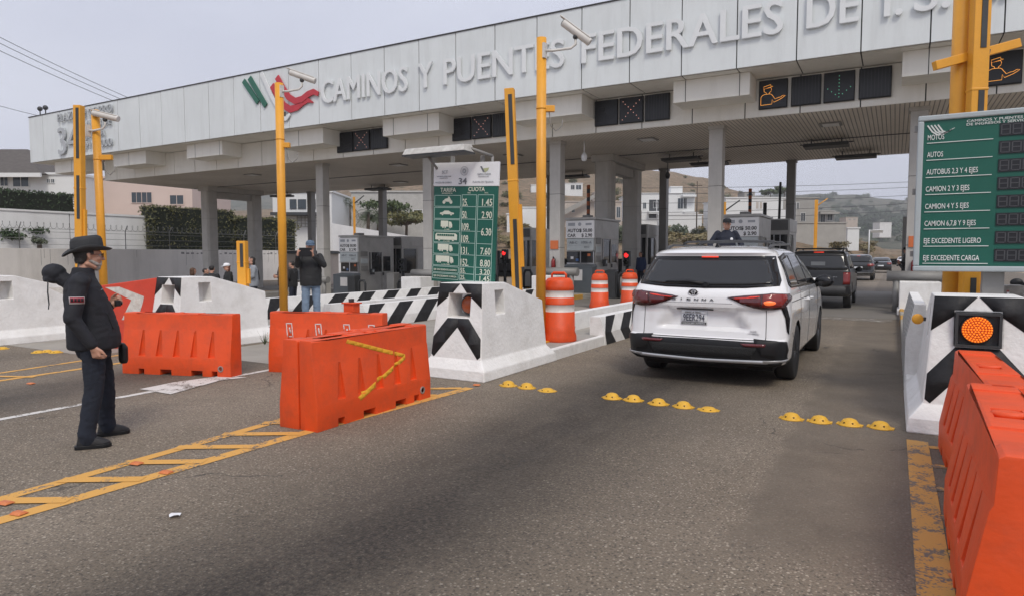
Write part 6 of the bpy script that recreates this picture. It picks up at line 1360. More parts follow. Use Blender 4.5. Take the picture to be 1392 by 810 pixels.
# ------------------------------------------------------------ other people
def simple_person(label, loc, rz, top, legs, vox=.014, h=1.72, arms='down', cap=None, hairm=None, hairlong=False, jeans=True, skin_=None, tilt=0, hem=.82, cat='person', group=None, wide=1.0, shoes=True, longbot=True):
    r = root('person', label, cat, loc, rz, group); k = h/1.72; r.scale = (k, k, k); skm = skin_ or skin
    P = dict(sR=(-.02, -.19, 1.40), sL=(-.02, .19, 1.40), eR=(-.04, -.25, 1.12), eL=(-.04, .25, 1.12), wR=(.02, -.25, .88), wL=(.02, .25, .88))
    if arms == 'tablet': P.update(eR=(.12, -.26, 1.22), eL=(.12, .26, 1.22), wR=(.31, -.265, 1.42), wL=(.31, .030, 1.42))
    if arms == 'akimbo': P.update(eR=(-.02, -.36, 1.15), eL=(-.02, .34, 1.15), wR=(.14, -.30, .98), wL=(.22, .20, 1.02))
    if arms == 'front': P.update(eR=(.02, -.25, 1.13), eL=(.02, .25, 1.13), wR=(.24, -.08, 1.15), wL=(.24, .06, 1.12))
    hd = (.03, 0, 1.60); mb = MB(); loft(mb, [(0, 0, .85, .11, .15), (0, 0, .98, .12, .16), (0, 0, 1.2, .11, .16), (-.01, 0, 1.38, .09, .15), (-.01, 0, 1.43, .05, .06)]); cap_(mb, (-.01, 0, 1.42), (.01, 0, 1.53), .055, .052)
    for s, t in (('R', -1), ('L', 1)):
        cap_(mb, P['s'+s], P['e'+s], .045, .04); cap_(mb, P['e'+s], P['w'+s], .038, .027); cap_(mb, (0, t*.09, .90), (.01, t*.11, .50), .08, .05); cap_(mb, (.01, t*.11, .50), (-.01, t*.12, .09), .05, .036)
    HM = headv(mb, hd, 0, R(tilt))
    if arms == 'tablet': [hand(mb, P['w'+s], (.35, -t*.1, .93), (-.3, -t*.9, 0), (-.5, -t*.5, .4), (.5, .7)) for s, t in (('R', -1), ('L', 1))]
    elif arms == 'down': [hand(mb, P['w'+s], (.1, 0, -1), (0, -t, 0), (1, 0, 0), (.4, .4)) for s, t in (('R', -1), ('L', 1))]
    else: [hand(mb, P['w'+s], (.7, -t*.5, -.2), (-.2, -t*.8, 0), (0, 0, 1), (.7, .7)) for s, t in (('R', -1), ('L', 1))]
    fuse(mb, 'body', skm, r, min(vox, .012), 2); eyes(r, HM)
    mb = MB(); loft(mb, [(0, 0, hem, .15*wide, .19*wide), (0, 0, .95, .16*wide, .195*wide), (0, 0, 1.15, .15*wide, .20*wide), (-.01, 0, 1.32, .135, .20), (-.015, 0, 1.42, .09, .12), (-.01, 0, 1.47, .068, .068)], 24)
    for s in 'RL': a, b, c = P['s'+s], P['e'+s], P['w'+s]; cap_(mb, a, b, .069, .058); cap_(mb, b, tuple(Vector(b)+(Vector(c)-Vector(b))*.9), .057, .043)
    fuse(mb, 'jacket', top, r, vox, 4, .005, 7, 4, (1, 1, 1.7))
    mb = MB(); loft(mb, [(0, 0, .78, .12, .165), (0, 0, .92, .13, .165)])
    for t in (-1, 1): cap_(mb, (0, t*.09, .88), (.01, t*.11, .50), .098, .075); cap_(mb, (.01, t*.11, .50), (-.01, t*.12, .09), .075, .068)
    fuse(mb, 'trousers', legs, r, vox, 3, .008, 9, 5, (1, 1, 2))
    if shoes:
        for t in (-1, 1): shoe(r, (-.01, t*.12), R(8*t), blackshoe, blackpl)
    sub = MB(); sub.ball((-.02, 0, .034), .084, 12, 0, (1.18, .97, 1.02)); 
    if hairlong: sub.ball((-.05, 0, -.05), .07, 8, 0, (.8, 1.25, 1.9))
    mb = MB(); mb.v = [tuple(HM @ Vector(v)) for v in sub.v]; mb.f = sub.f; mb.m = sub.m; mb.sm = sub.sm; hh = fuse(mb, 'hair', hairm or hair, r, .010, 2)
    bm = bmesh.new(); bm.from_mesh(hh.data); inv = HM.inverted(); bmesh.ops.delete(bm, geom=[v for v in bm.verts if (inv @ v.co).x > (.05 if (inv @ v.co).z > .055 else -.015)], context='VERTS'); bm.to_mesh(hh.data); bm.free()
    if cap:
        sub = MB(); n = 28; prof = [(.092, .035), (.095, .06), (.088, .10), (.06, .128), (.01, .136)]; sub.lathe(prof, n, 0, Matrix.Diagonal((1.12, .95, 1, 1)))
        o = len(sub.v); 
        for zz in (.045, .037):
            for i in range(11): t = R(-62+i*12.4); sub.v.append((.095*math.cos(t)*1.1, .09*math.sin(t), zz)); sub.v.append((.098*1.1+.07*math.cos(t)**.6 if math.cos(t) > 0 else .1, .085*math.sin(t), zz-.014))
        for i in range(10): a = o+2*i; sub.face((a, a+1, a+3, a+2)); sub.face((a+22, a+24, a+25, a+23)); sub.face((a+1, a+23, a+25, a+3))
        mb = MB(); mb.v = [tuple(HM @ Vector(v)) for v in sub.v]; mb.f = sub.f; mb.m = sub.m; mb.sm = sub.sm; mb.build('cap', cap, r)
    return r, HM, P
blackj = pm('black_jacket', (.014, .015, .017), .7, .2, 6, .2, 120); denimL = pm('light_denim', (.19, .26, .36), .85, .2, 7, .3, 160, dirt=.3, dirtcol=(.10, .14, .22), dscale=4); capB = pm('blue_cap', (.09, .14, .21), .8, .1, 20)
p = Vector((-10.62, 10.1, .168)); a = math.atan2(-p.y, -p.x)
tm, THM, TP = simple_person('man in a blue cap and pale jeans holding a tablet before his face', p, a+R(4), blackj, denimL, .012, 1.74, 'tablet', capB, pm('grey_hair', (.25, .23, .22), .9, .2, 50), hem=.80, wide=1.12)
tb = root('tablet', 'black tablet held up by the man in the blue cap', 'tablet', p+Matrix.Rotation(a+R(4), 3, 'Z') @ Vector((.365, -.118, 1.505)), a+R(4)); mb = MB(); mb.box(-.006, .006, -.125, .125, -.09, .09); mb.build('case', blackgl, tb, bevel=.004); mb = MB(); mb.tube((.006, -.11, .07), (.009, -.11, .07), .008); mb.build('camera_lens', darkS, tb)
tb.rotation_euler.x = R(0)
offj = pm('navy_uniform', (.012, .016, .032), .8, .15, 8, .2, 120); p = Vector((-3.40, 16.0, .67)); of, OHM, _ = simple_person('officer in a dark cap and navy sweater with a white badge behind the minivan roof', p, math.atan2(-p.y, -p.x)+R(14), offj, offj, .014, 1.78, 'akimbo', pm('black_cap', (.012, .013, .016), .8))
mb = MB(); mb.ball((.150, .075, 1.27), .032, 8, 0, (.3, 1, 1)); mb.build('badge', whiteS, of)
st = root('inspection_step', 'steel step platform in the lane under the officer, hidden behind the minivan', 'step platform', (-3.42, 16.0, 0)); mb = MB(); mb.box(-.45, .45, -.4, .4, .62, .67); mb.box(-.45, .45, -.75, -.401, .28, .33); mb.build('tread', boothS, st, bevel=.01); mb = MB()
for x in (-.42, .42):
    for y in (-.36, .36): mb.tube((x, y, 0), (x, y, .62), .025)
    mb.tube((x, -.72, 0), (x, -.72, .28), .025)
mb.build('leg', steelG, st)
p = Vector((.10, 30.4, .0)); gd, _, _ = simple_person('guard all in black with a rifle on the kerb right of the open lane', (.42, 30.4, .173), R(200), blackj, blackj, .02, 1.76, 'front', pm('black_cap', (.012, .013, .016)))
rf = root('rifle', 'black rifle held by the guard on the far right kerb', 'rifle', (.18, 30.3, 1.25), R(200)); mb = MB(); mb.box(-.03, .03, -.35, .25, -.03, .04); mb.tube((0, .25, 0), (0, .5, 0), .012); mb.build('rifle_body', darkS, rf); rf.rotation_euler.x = R(-25)
p = Vector((1.62, 27.9, 0)); simple_person('person in dark blue trousers whose legs show under the electronic rate board', (1.55, 27.6, .0), R(180), offj, pm('dark_blue_trousers', (.02, .035, .08), .8), .02, 1.72)
q = AD(768, 376, 23); simple_person('small figure in dark blue beside the red light pole between the far drums', (-9.75, 28.6, .168), R(250), pm('blue_vest', (.03, .05, .12), .8), offj, .02, 1.6)
# people waiting by the grey wall at the left
cg = 'people waiting in front of the grey wall at the left'
crowd = [(262, 25.5, 'long-haired woman in dark top, leftmost of the people by the grey wall', (.03, .025, .022), 'brown', True, None, 95), (279, 26.2, 'dark-haired person in black, left one of the close pair by the grey wall', (.015, .015, .018), 'black', False, None, 40),
         (288, 25.6, 'dark-haired person in black, right one of the close pair by the grey wall', (.02, .02, .022), 'black', False, None, 120), (310, 24.6, 'woman in a white knit cap with long reddish hair, looking left', (.012, .012, .012), 'red', True, 'w', 250),
         (337, 25.2, 'person in black with a big backpack beside the short yellow post', (.02, .022, .025), 'black', False, None, 200), (344, 24.2, 'long-haired woman in a pale grey sweatshirt beside the short yellow post', (.28, .30, .33), 'black', True, None, 235),
         (385, 25.4, 'person in a dark coat right of the tall yellow pole with the camera', (.07, .05, .045), 'brown', True, None, 260), (398, 27.5, 'small dark figure just left of the man with the tablet', (.015, .015, .016), 'black', False, None, 200)]
for px, dep, lab_, colr, hc, lng, cp, face in crowd:
    p = AD(px, 380, dep*.82); p.z = dip(p.x); hm = {'brown': pm('brown_hair', (.09, .045, .025), .7, .2, 50), 'black': hair, 'red': pm('red_hair', (.14, .05, .03), .7, .2, 50)}[hc]
    r, H_, _ = simple_person(lab_, p, R(face), pm('cloth_%.3f' % sum(colr), colr, .8, .2, 5), offj if px != 344 else denimD, .026, 1.60+((px*7) % 10)*.012, 'front', whiteS if cp else None, hm, lng, group=cg)
    if px == 337: mb = MB(); loft(mb, [(-.22, 0, .98, .07, .13), (-.25, 0, 1.1, .12, .17), (-.24, 0, 1.35, .11, .16), (-.2, 0, 1.5, .06, .1)]); bp = fuse(mb, 'backpack', blackj, r, .02, 3)
# ============================================================ left edge: walls, fence, hedges, houses
XW = -47.0
gw = pm('stained_grey_wall', (.70, .67, .64), .85, .10, .5, .2, 12, dirt=.5, dirtcol=(.42, .40, .37), dscale=.5, streak=True); ww = pm('white_garden_wall', (.80, .80, .80), .8, .06, .6, .1, 8, dirt=.25, dirtcol=(.48, .48, .47), dscale=.5, streak=True)
def wallX(name, label, cat, px0, px1, yt0, X, zb, mat, th=.25, cap=None, yt1=None):
    a = AXX(px0, yt0, X); b = AXX(px1, yt1 or 300, X); y0, y1 = a.y, b.y; z0 = a.z; z1 = AXX(px1, yt1, X).z if yt1 else z0
    r = root(name, label, cat, (X, y0, zb)); mb = MB(); L = y1-y0; mb.hexa([(-th, 0, 0), (0, 0, 0), (0, L, 0), (-th, L, 0), (-th, 0, z0-zb), (0, 0, z0-zb), (0, L, z1-zb), (-th, L, z1-zb)]); mb.build('wall_face', mat, r, bevel=.01)
    if cap: mb = MB(); mb.hexa([(-th-.06, -.05, z0-zb), (.06, -.05, z0-zb), (.06, L+.05, z1-zb), (-th-.06, L+.05, z1-zb), (-th-.06, -.05, z0-zb+cap), (.06, -.05, z0-zb+cap), (.06, L+.05, z1-zb+cap), (-th-.06, L+.05, z1-zb+cap)]); mb.build('coping', mat, r)
    return r, y0, L, z0
wr_, wy, wl, wz = wallX('boundary_wall', 'long stained grey boundary wall running behind the whole plaza on the left', 'wall', -60, 400, 337, XW, -.55, gw)
mb = MB(); rr = random.Random(11)
for k in range(34): y = wy+14+k*.42+rr.uniform(0, .1); mb.box(.001, .006, y-wy+0, y-wy+rr.uniform(.15, .34), wz+.55-.34, wz+.55-.34+rr.uniform(.05, .17))
for k in range(14): y = rr.uniform(0, wl); mb.box(.001, .005, y, y+.02, wz+.55-rr.uniform(.5, 1.3), wz+.5)
mb.build('faded_graffiti', pm('faded_graffiti_grey', (.24, .23, .23), .9, .3, 8), wr_)
wallX('garden_wall', 'tall white garden wall above the grey wall at the far left', 'wall', -60, 94, 283, XW-2.2, -.5, ww, cap=.12)
wallX('garden_wall', 'stepped lower white garden wall between the yellow poles and the clipped hedge', 'wall', 95, 213, 291, XW-2.21, -.5, ww, cap=.14)
wallX('garden_wall', 'long bright white wall behind the booths left of the green rate table', 'wall', 452, 700, 304, XW, -.55, ww, yt1=345)
# fence with razor coil on the grey wall
fr_ = root('razor_wire_fence', 'thin fence with coiled razor wire on top of the grey wall at the left', 'fence', (XW-.1, wy, wz)); steelF = pm('galvanised_wire', (.20, .20, .20), .5, .1, 3)
n = int(wl/3.3)
for k in range(n+1):
    y = k*3.3; mb = MB(); mb.path([(0, y, -.05), (0, y, 1.25), (.28, y, 1.62)], .035, 6); mb.build('post', steelF, fr_)
mb = MB()
for zz in (.25, .65, 1.05, 1.25): mb.tube((0, 0, zz), (0, wl, zz), .012, n=5)
mb.build('strand', steelF, fr_)
mb = MB(); pts = []; turns = int(wl/.38)
for i in range(turns*8): t = i/8; pts.append((.12+.20*math.cos(t*6.283), t*.38, 1.45+.20*math.sin(t*6.283)))
mb.path(pts, .011, 4); mb.build('razor_coil', steelF, fr_)
def leafmat(name, c1, c2):
    m = bpy.data.materials.new(name); m.use_nodes = True; nt = m.node_tree; b = nt.nodes['Principled BSDF']; L = nt.links.new
    g = _n(nt, 'ShaderNodeNewGeometry'); cr = _n(nt, 'ShaderNodeMix', data_type='RGBA'); L(g.outputs['Random Per Island'], cr.inputs[0]); cr.inputs[6].default_value = (*c1, 1); cr.inputs[7].default_value = (*c2, 1)
    L(cr.outputs[2], b.inputs['Base Color']); b.inputs['Roughness'].default_value = .6; return m
leafD = leafmat('dark_leaf', (.014, .034, .012), (.05, .085, .03)); leafM = leafmat('mid_leaf', (.03, .055, .018), (.09, .12, .04)); leafO = leafmat('olive_leaf', (.055, .065, .022), (.17, .16, .06)); leafY = leafmat('dry_leaf', (.14, .12, .05), (.24, .19, .09)); leafG = leafmat('grey_green_leaf', (.05, .07, .045), (.12, .14, .085))
bark = pm('bark', (.11, .085, .065), .9, .3, 5, .5, 30)
def leaves(mb, c, rad, n, s, rng, shell=.55, box=False):
    for _ in range(n):
        if box: p = Vector((rng.uniform(-1, 1), rng.uniform(-1, 1), rng.uniform(-1, 1))); ax = rng.randrange(3); p[ax] = (1 if rng.random() > .5 else -1)*rng.uniform(.9, 1.03)
        else:
            d = Vector((rng.gauss(0, 1), rng.gauss(0, 1), rng.gauss(0, 1))).normalized(); p = d*rng.uniform(shell, 1.05)
        p = Vector(c)+Vector((p.x*rad[0], p.y*rad[1], p.z*rad[2])); a = Vector((rng.gauss(0, 1), rng.gauss(0, 1), rng.gauss(0, 1))).normalized(); b = a.orthogonal().normalized(); q = s*rng.uniform(.6, 1.3)
        o = len(mb.v); mb.v += [tuple(p-a*q), tuple(p+b*q*.45), tuple(p+a*q), tuple(p-b*q*.45)]; mb.face((o, o+1, o+2, o+3))
def hedge(label, px0, px1, yt, X, zb, mat, dep=1.6, den=26, s=.09, lump=0, yt1=None):
    a = AXX(px0, yt, X); b = AXX(px1, 300, X); L = b.y-a.y; H = a.z-zb; r = root('hedge', label, 'hedge', (X-dep/2, (a.y+b.y)/2, zb)); rng = random.Random(px0)
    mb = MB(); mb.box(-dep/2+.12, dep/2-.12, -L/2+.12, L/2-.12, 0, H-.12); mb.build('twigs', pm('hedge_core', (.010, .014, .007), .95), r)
    mb = MB(); leaves(mb, (0, 0, H/2), (dep/2, L/2, H/2), int(den*2.0*(L*H*2+L*dep)), s, rng, box=True)
    if lump:
        for k in range(int(L/1.5)): leaves(mb, (rng.uniform(-.3, .5), rng.uniform(-L/2, L/2), H*rng.uniform(.8, 1.02)), (.7, .9, .4), 120, s, rng)
    mb.build('foliage', mat, r); return r
hedge('dark clipped hedge along the top of the white wall at the far left', -60, 104, 252, XW-2.6, 1.2, leafD, den=40)
hedge('loose olive green hedge hanging over the wall behind the left concrete column', 206, 320, 279, XW-1.2, 1.3, leafO, den=34, lump=1)
hedge('rounded brownish green hedge just right of the tall yellow pole', 322, 403, 294, XW-1.0, 1.0, leafO, den=34, lump=1)
def boxhouse(label, px0, px1, yt, yb, dep, thick, mat, name='house', cat='house', wins=(), roof=None, extra=0, rz=0, base=3.0, slabs=()):
    p = AD(px0, yb, dep); q = AD(px1, yt, dep); Wd = (AD(px1, yb, dep)-p).length; H = q.z-p.z; r = root(name, label, cat, (p.x, p.y, p.z), YAW+rz)
    mb = MB(); mb.box(0, Wd, 0, thick, -base, H); mb.build('wall', mat, r, bevel=.02)
    sx = Wd/(px1-px0)
    for (a, b, c, d, *k) in wins:
        x0, x1 = (a-px0)*sx, (b-px0)*sx; z1 = AD(a, c, dep).z-p.z; z0 = AD(a, d, dep).z-p.z
        fm = k[0] if k else glassH; mb = MB(); mb.box(x0, x1, -.03, .05, z0, z1); w = mb.build('window', fm, r)
        mb = MB(); t = max(.05, .06*(x1-x0)); mb.box(x0-t, x1+t, -.05, -.031, z1, z1+t); mb.box(x0-t, x1+t, -.08, -.031, z0-t, z0); mb.box(x0-t, x0, -.05, -.031, z0, z1); mb.box(x1, x1+t, -.05, -.031, z0, z1); mb.box((x0+x1)/2-t/3, (x0+x1)/2+t/3, -.05, -.031, z0, z1); mb.build('frame', whiteH if not k or len(k) < 2 else k[1], w)
    for (a, b, c, th, pr) in slabs:
        x0, x1 = (a-px0)*sx, (b-px0)*sx; z = AD(a, c, dep).z-p.z; mb = MB(); mb.box(x0, x1, -pr, thick*.5, z-th, z); mb.build('slab', mat if th > .0 else mat, r)
    mb = MB(); mb.box(-.15, Wd+.15, -.15, thick+.15, H, H+.2); mb.build('parapet', roof or mat, r); return r, Wd, H, sx
glassH = pm('house_glass', (.05, .065, .08), .12, .1, 1); whiteH = pm('house_white', (.70, .71, .71), .7, .05, .5, dirt=.15, dirtcol=(.5, .5, .48), dscale=.5); greyH = pm('grey_concrete_house', (.33, .32, .30), .85, .1, .6, .2, 6, dirt=.4, dirtcol=(.2, .19, .18), dscale=.5)
beigeH = pm('beige_render', (.46, .40, .35), .85, .08, .5, dirt=.3, dirtcol=(.3, .26, .22), dscale=.4); pinkH = pm('pink_render', (.62, .50, .45), .85, .05, .4); darkH = pm('anthracite_panel', (.05, .055, .062), .6); tileR = pm('grey_roof_tiles', (.10, .088, .08), .85, .25, 3, .6, 12)
r, Wd, H, sx = boxhouse('white house with grey pitched roof above the dark hedge at the far left', -60, 102, 238, 268, 62, 9, whiteH, wins=[(2, 12, 241, 253), (19, 40, 240, 254), (65, 69, 244, 249), (71, 75, 244, 249)])
mb = MB(); w2 = (68+60)*sx; mb.add([(-1, -1.2, H), (w2, -1.2, H), (w2, 10, H), (-1, 10, H), (w2*.05, 4.4, H+3.0), (w2*.42, 4.4, H+3.0)], [(0, 1, 5, 4), (1, 2, 5), (2, 3, 4, 5), (3, 0, 4), (3, 2, 1, 0)]); mb.build('roof', tileR, r)
mb = MB(); mb.box(-1, w2+.1, -1.3, -1.1, H-.35, H+.02); mb.build('eave_board', whiteH, r)
boxhouse('pink house seen under the left end of the canopy', 104, 262, 243, 290, 66, 9, pinkH, wins=[(180, 193, 262, 276, glassH, pinkH), (194, 207, 262, 276, glassH, pinkH), (232, 250, 266, 278, glassH, pinkH)])
r, *_ = boxhouse('white house with a strip window behind the thin rear column left of centre', 372, 452, 262, 345, 72, 8, whiteH, wins=[(396, 404, 272, 284, glassH, darkH), (407, 417, 272, 284, glassH, darkH), (420, 430, 272, 284, glassH, darkH)])
mb = MB(); z = AD(380, 291, 71.5).z-r.location.z; mb.box(.3, 5.0, -1.6, -.02, z-.2, z+.1); mb.build('awning', darkH, r); mb = MB(); z1 = AD(404, 293, 72).z-r.location.z; z0 = AD(404, 309, 72).z-r.location.z
for k in range(9): mb.box(2.6+k*.42, 2.66+k*.42, -.12, -.05, z0, z1)
for k in range(5): mb.box(2.6, 6.1, -.11, -.06, z0+k*(z1-z0)/4, z0+k*(z1-z0)/4+.05)
mb.build('lattice_screen', greyH, r)
boxhouse('low beige office with dark windows behind the man with the tablet', 383, 436, 345, 392, 47, 5, beigeH, 'office', 'building', wins=[(399, 415, 368, 380), (417, 431, 368, 380), (387, 392, 366, 392, greyH)], roof=darkH)
boxhouse('pale block-work building behind the palms left of the green rate table', 478, 640, 262, 318, 84, 10, pm('blockwork', (.46, .45, .43), .9, .12, 1.5, .3, 8), 'house', 'building', wins=[(563, 574, 286, 292, darkH), (585, 592, 300, 318, beigeH)])
for i_, (a_, b_, c_, d_, e_, m_) in enumerate(((808, 826, 262, 272, 190, beigeH), (848, 866, 268, 282, 160, whiteH), (1012, 1026, 262, 270, 230, greyH), (1090, 1104, 284, 291, 330, whiteH), (1150, 1166, 296, 302, 340, beigeH), (1196, 1212, 303, 308, 360, whiteH), (655, 672, 268, 280, 170, greyH), (972, 984, 262, 270, 220, whiteH))):
    boxhouse(['beige house high on the slope above the AUTOS booth', 'white house between the two fat concrete columns', 'grey house on the ridge above the long white building', 'white farmhouse on the scrub slope above the dark SUV', 'beige farmhouse low on the far scrub slope', 'white shed on the far slope left of the electronic board', 'grey house on the dry slope beside the green rate table', 'white ridge house beside the wide front column'][i_], a_, b_, c_, d_, e_, 7, m_, wins=[(a_+(b_-a_)*.2, a_+(b_-a_)*.4, c_+2, d_-3), (a_+(b_-a_)*.6, a_+(b_-a_)*.8, c_+2, d_-3)], base=6)
# trees and palms over there
def palm(label, px, yt, yb, dep, k=1.0):
    p = AD(px, yb, dep); t = AD(px, yt, dep); H = t.z-p.z; r = root('palm_tree', label, 'palm', tuple(p), 0, 'palms and trees behind the white wall'); rng = random.Random(px)
    mb = MB(); mb.path([(0, 0, -1), (.1, 0, H*.4), (.0, .1, H*.82)], [.26, .20, .18], 10); mb.build('trunk', bark, r); mb = MB()
    for i in range(34):
        a = rng.uniform(0, 6.28); el = rng.uniform(-.5, 1.3); L = H*.42*k*rng.uniform(.8, 1.1); pts = []; d = Vector((math.cos(a), math.sin(a), 0))
        for j in range(8): s = j/7; pts.append(Vector((0, .1, H*.82))+d*L*s*math.cos(el*.6)+Vector((0, 0, L*s*math.sin(el)-L*.75*s*s)))
        for j in range(7):
            q0, q1 = pts[j], pts[j+1]; sd_ = d.cross(Vector((0, 0, 1)))
            for sgn in (-1, 1):
                for m_ in (.2, .7): b = q0.lerp(q1, m_); o = len(mb.v); tip = b+sd_*sgn*L*.20*(1-.5*abs(j/7-.4))+(q1-q0)*.7+Vector((0, 0, -L*.09)); mb.v += [tuple(b), tuple(b+(q1-q0)*.22), tuple(tip)]; mb.face((o, o+1, o+2))
    mb.build('fronds', leafG, r)
def tree(label, px, yt, yb, dep, w, mat, n=1500, s=.22, group='palms and trees behind the white wall', name='tree', cat='tree'):
    p = AD(px, yb, dep); t = AD(px, yt, dep); H = t.z-p.z; r = root(name, label, cat, tuple(p), 0, group); rng = random.Random(int(px*3)); mb = MB(); mb.path([(0, 0, -1), (.1, 0, H*.35), (0, .1, H*.7)], [.2, .14, .07], 8)
    cl = [(rng.uniform(-w, w)*.6, rng.uniform(-w, w)*.6, H*rng.uniform(.4, .9)) for _ in range(9)]
    for c in cl: mb.path([(0, 0, H*.3), tuple(Vector(c)*.6+Vector((0, 0, H*.15))), c], [.09, .05, .02], 6)
    mb.build('trunk', bark, r); mb = MB()
    for c in cl: leaves(mb, c, (w*.42, w*.42, H*.15), n//9, s, rng, .2)
    mb.build('crown', mat, r)
palm('tall palm left of the thin yellow pole', 463, 266, 312, 78); palm('second palm just left of the thin yellow pole', 474, 270, 312, 80); palm('low spreading palm right of the thin yellow pole', 500, 284, 312, 77, 1.6); palm('palm between the thin yellow pole and the rear column', 514, 286, 312, 79, 1.4)
tree('round dark tree behind the rear steel column', 522, 272, 314, 80, 3.2, leafM); tree('olive shrubby tree right of the rear steel column', 552, 286, 316, 76, 3.4, leafO, group='palms and trees behind the white wall')
tree('leafy dark shrub against the white wall at the far left', 18, 306, 338, 44, 1.9, leafD, 1500, .13, None, 'shrub', 'shrub'); tree('thin flowering shrub right of the dark one at the far left', 53, 318, 338, 44, .9, leafG, 260, .10, None, 'shrub', 'shrub')
# ============================================================ houses on the slope beyond
boxhouse('white hillside house right of the tall yellow pole', 722, 747, 252, 263, 235, 10, whiteH, wins=[(738, 741, 254, 258)]); boxhouse('white and dark hillside house with blue-grey upper floor', 768, 792, 250, 260, 235, 10, whiteH, wins=[(776, 781, 252, 258, darkH), (783, 790, 252, 258)])
boxhouse('low white hillside shed behind the yellow poles', 708, 745, 283, 296, 125, 6, whiteH, wins=[(735, 744, 284, 295, beigeH)])
boxhouse('small white boxy shed on the dry slope right of the green rate table', 689, 708, 292, 305, 120, 5, whiteH, wins=[(693, 700, 296, 302)])
r, Wd, H, sx = boxhouse('beige house with a sloping stair wall above the AUTOS booth', 766, 845, 275, 308, 132, 9, beigeH, wins=[(777, 781, 285, 289), (808, 813, 276, 284), (838, 843, 282, 296)])
mb = MB(); mb.add([(-2, -1.5, H*.45), (5.5, -1.5, H+1.2), (9, -1.5, H+1.2), (9, -1.5, H+.6), (5.6, -1.5, H+.5), (-2, -1.5, H*.2), (-2, -.9, H*.45), (5.5, -.9, H+1.2), (9, -.9, H+1.2), (9, -.9, H+.6), (5.6, -.9, H+.5), (-2, -.9, H*.2)], [(0, 5, 4, 1), (1, 4, 3, 2), (6, 7, 10, 11), (7, 8, 9, 10), (0, 1, 7, 6), (1, 2, 8, 7), (5, 11, 10, 4), (2, 3, 9, 8), (0, 6, 11, 5)]); mb.build('stair_wall', greyH, r)
r, Wd, H, sx = boxhouse('white modern house with dark balcony recess left of the wide front column', 868, 944, 264, 300, 138, 12, whiteH, wins=[(882, 903, 272, 297, darkH), (888, 894, 275, 283), (921, 928, 270, 284), (929, 933, 270, 284, darkH), (874, 878, 276, 284)], slabs=[(925, 944, 266, .4, 1.6), (928, 946, 289, .4, 1.6), (880, 905, 288, .5, 1.2)])
mb = MB(); mb.box((912-868)*sx, (928-868)*sx, .5, 8, H, H+1.6); mb.build('upper_block', whiteH, r); mb = MB()
for k in range(10): x = (925-868)*sx+k*.32; mb.tube((x, -1.5, H-.5), (x, -1.5, H+.5), .03, n=5)
mb.build('railing', steelG, r)
boxhouse('lower white terrace wall below the modern house', 895, 954, 293, 314, 128, 1.2, whiteH, 'garden_wall', 'wall')
r, *_ = boxhouse('long plain white building behind the officer', 986, 1074, 270, 318, 120, 14, whiteH, wins=[(1027, 1030, 275, 284, beigeH), (1032, 1035, 275, 284, beigeH), (1064, 1071, 272, 284, greyH, greyH)])
r, Wd, H, sx = boxhouse('unfinished grey apartment block beyond the rear steel column', 1075, 1112, 270, 318, 126, 12, greyH, wins=[(1078, 1081, 276, 300, darkH), (1088, 1094, 290, 301, darkH), (1082, 1085, 276, 284, darkH)])
r, *_ = boxhouse('open concrete frame annex with balconies beside the grey apartment block', 1112, 1133, 288, 316, 127, 9, greyH, 'house', 'building', wins=[(1115, 1121, 291, 303, darkH), (1124, 1131, 292, 300, darkH), (1113, 1119, 305, 311, darkH), (1122, 1130, 303, 313, darkH)], slabs=[(1110, 1136, 289, .4, 1.4), (1110, 1136, 303, .4, 1.4)])
boxhouse('low grey retaining wall in front of the apartment block', 1072, 1150, 304, 320, 112, .6, pm('retaining_wall', (.36, .345, .32), .9, .1, 1), 'retaining_wall', 'wall')
boxhouse('small white tent roof on the bank right of the apartment block', 1152, 1168, 311, 318, 118, 4, whiteH, 'tent', 'tent')
# bushes: three kinds, many copies
def bushmaster(nm, mat, lab, n=420, s=.34):
    r = root(nm, lab, 'bush', (0, 0, -50)); rng = random.Random(n); mb = MB()
    for _ in range(7): leaves(mb, (rng.uniform(-.6, .6), rng.uniform(-.6, .6), rng.uniform(.3, .8)), (.5, .5, .38), n//7, s*.45, rng, .2)
    mb.build('foliage', mat, r); mb = MB(); mb.path([(0, 0, -.3), (.05, 0, .4)], .06, 6)
    for k in range(4): mb.path([(0, 0, .1), (rng.uniform(-.4, .4), rng.uniform(-.4, .4), .7)], .03, 5)
    mb.build('stem', bark, r); return r
rng = random.Random(21)
def scatter(m, lab, grp, spots, surf, smin, smax):
    first = True
    for u, v in spots:
        h = surf.ray_cast(Vector((0, 0, EYE)), ray(u, v).normalized())[0]
        if h is None: continue
        s = rng.uniform(smin, smax)
        if first: o = m; o.location = h; o['label'] = lab; o['group'] = grp; first = False
        else: o = dup(m, h, rng.uniform(0, 6), lab, grp)
        o.scale = (s*rng.uniform(.9, 1.3), s*rng.uniform(.9, 1.3), s*rng.uniform(.7, 1.1))
scatter(bushmaster('bush', leafM, ''), 'green bush on the far scrub covered ridge', 'bushes on the far ridge', [(rng.uniform(1068, 1245), rng.uniform(268, 330)) for _ in range(110)], FB, 2.5, 6)
scatter(bushmaster('bush', leafD, ''), 'dark bush in the thicket below the far ridge', 'dark thicket below the far ridge', [(rng.uniform(1135, 1242), 287+35*rng.random()**.8) for _ in range(70)]+[(rng.uniform(1040, 1135), rng.uniform(262, 275)) for _ in range(12)], FB, 4, 9)
scatter(bushmaster('bush', leafO, ''), 'brownish scrub bush on the dry hillside', 'scrub bushes on the dry hillside', [(rng.uniform(655, 1010), rng.uniform(235, 300)) for _ in range(40)]+[(rng.uniform(960, 1060), rng.uniform(250, 275)) for _ in range(14)], HB, 1.0, 2.6)
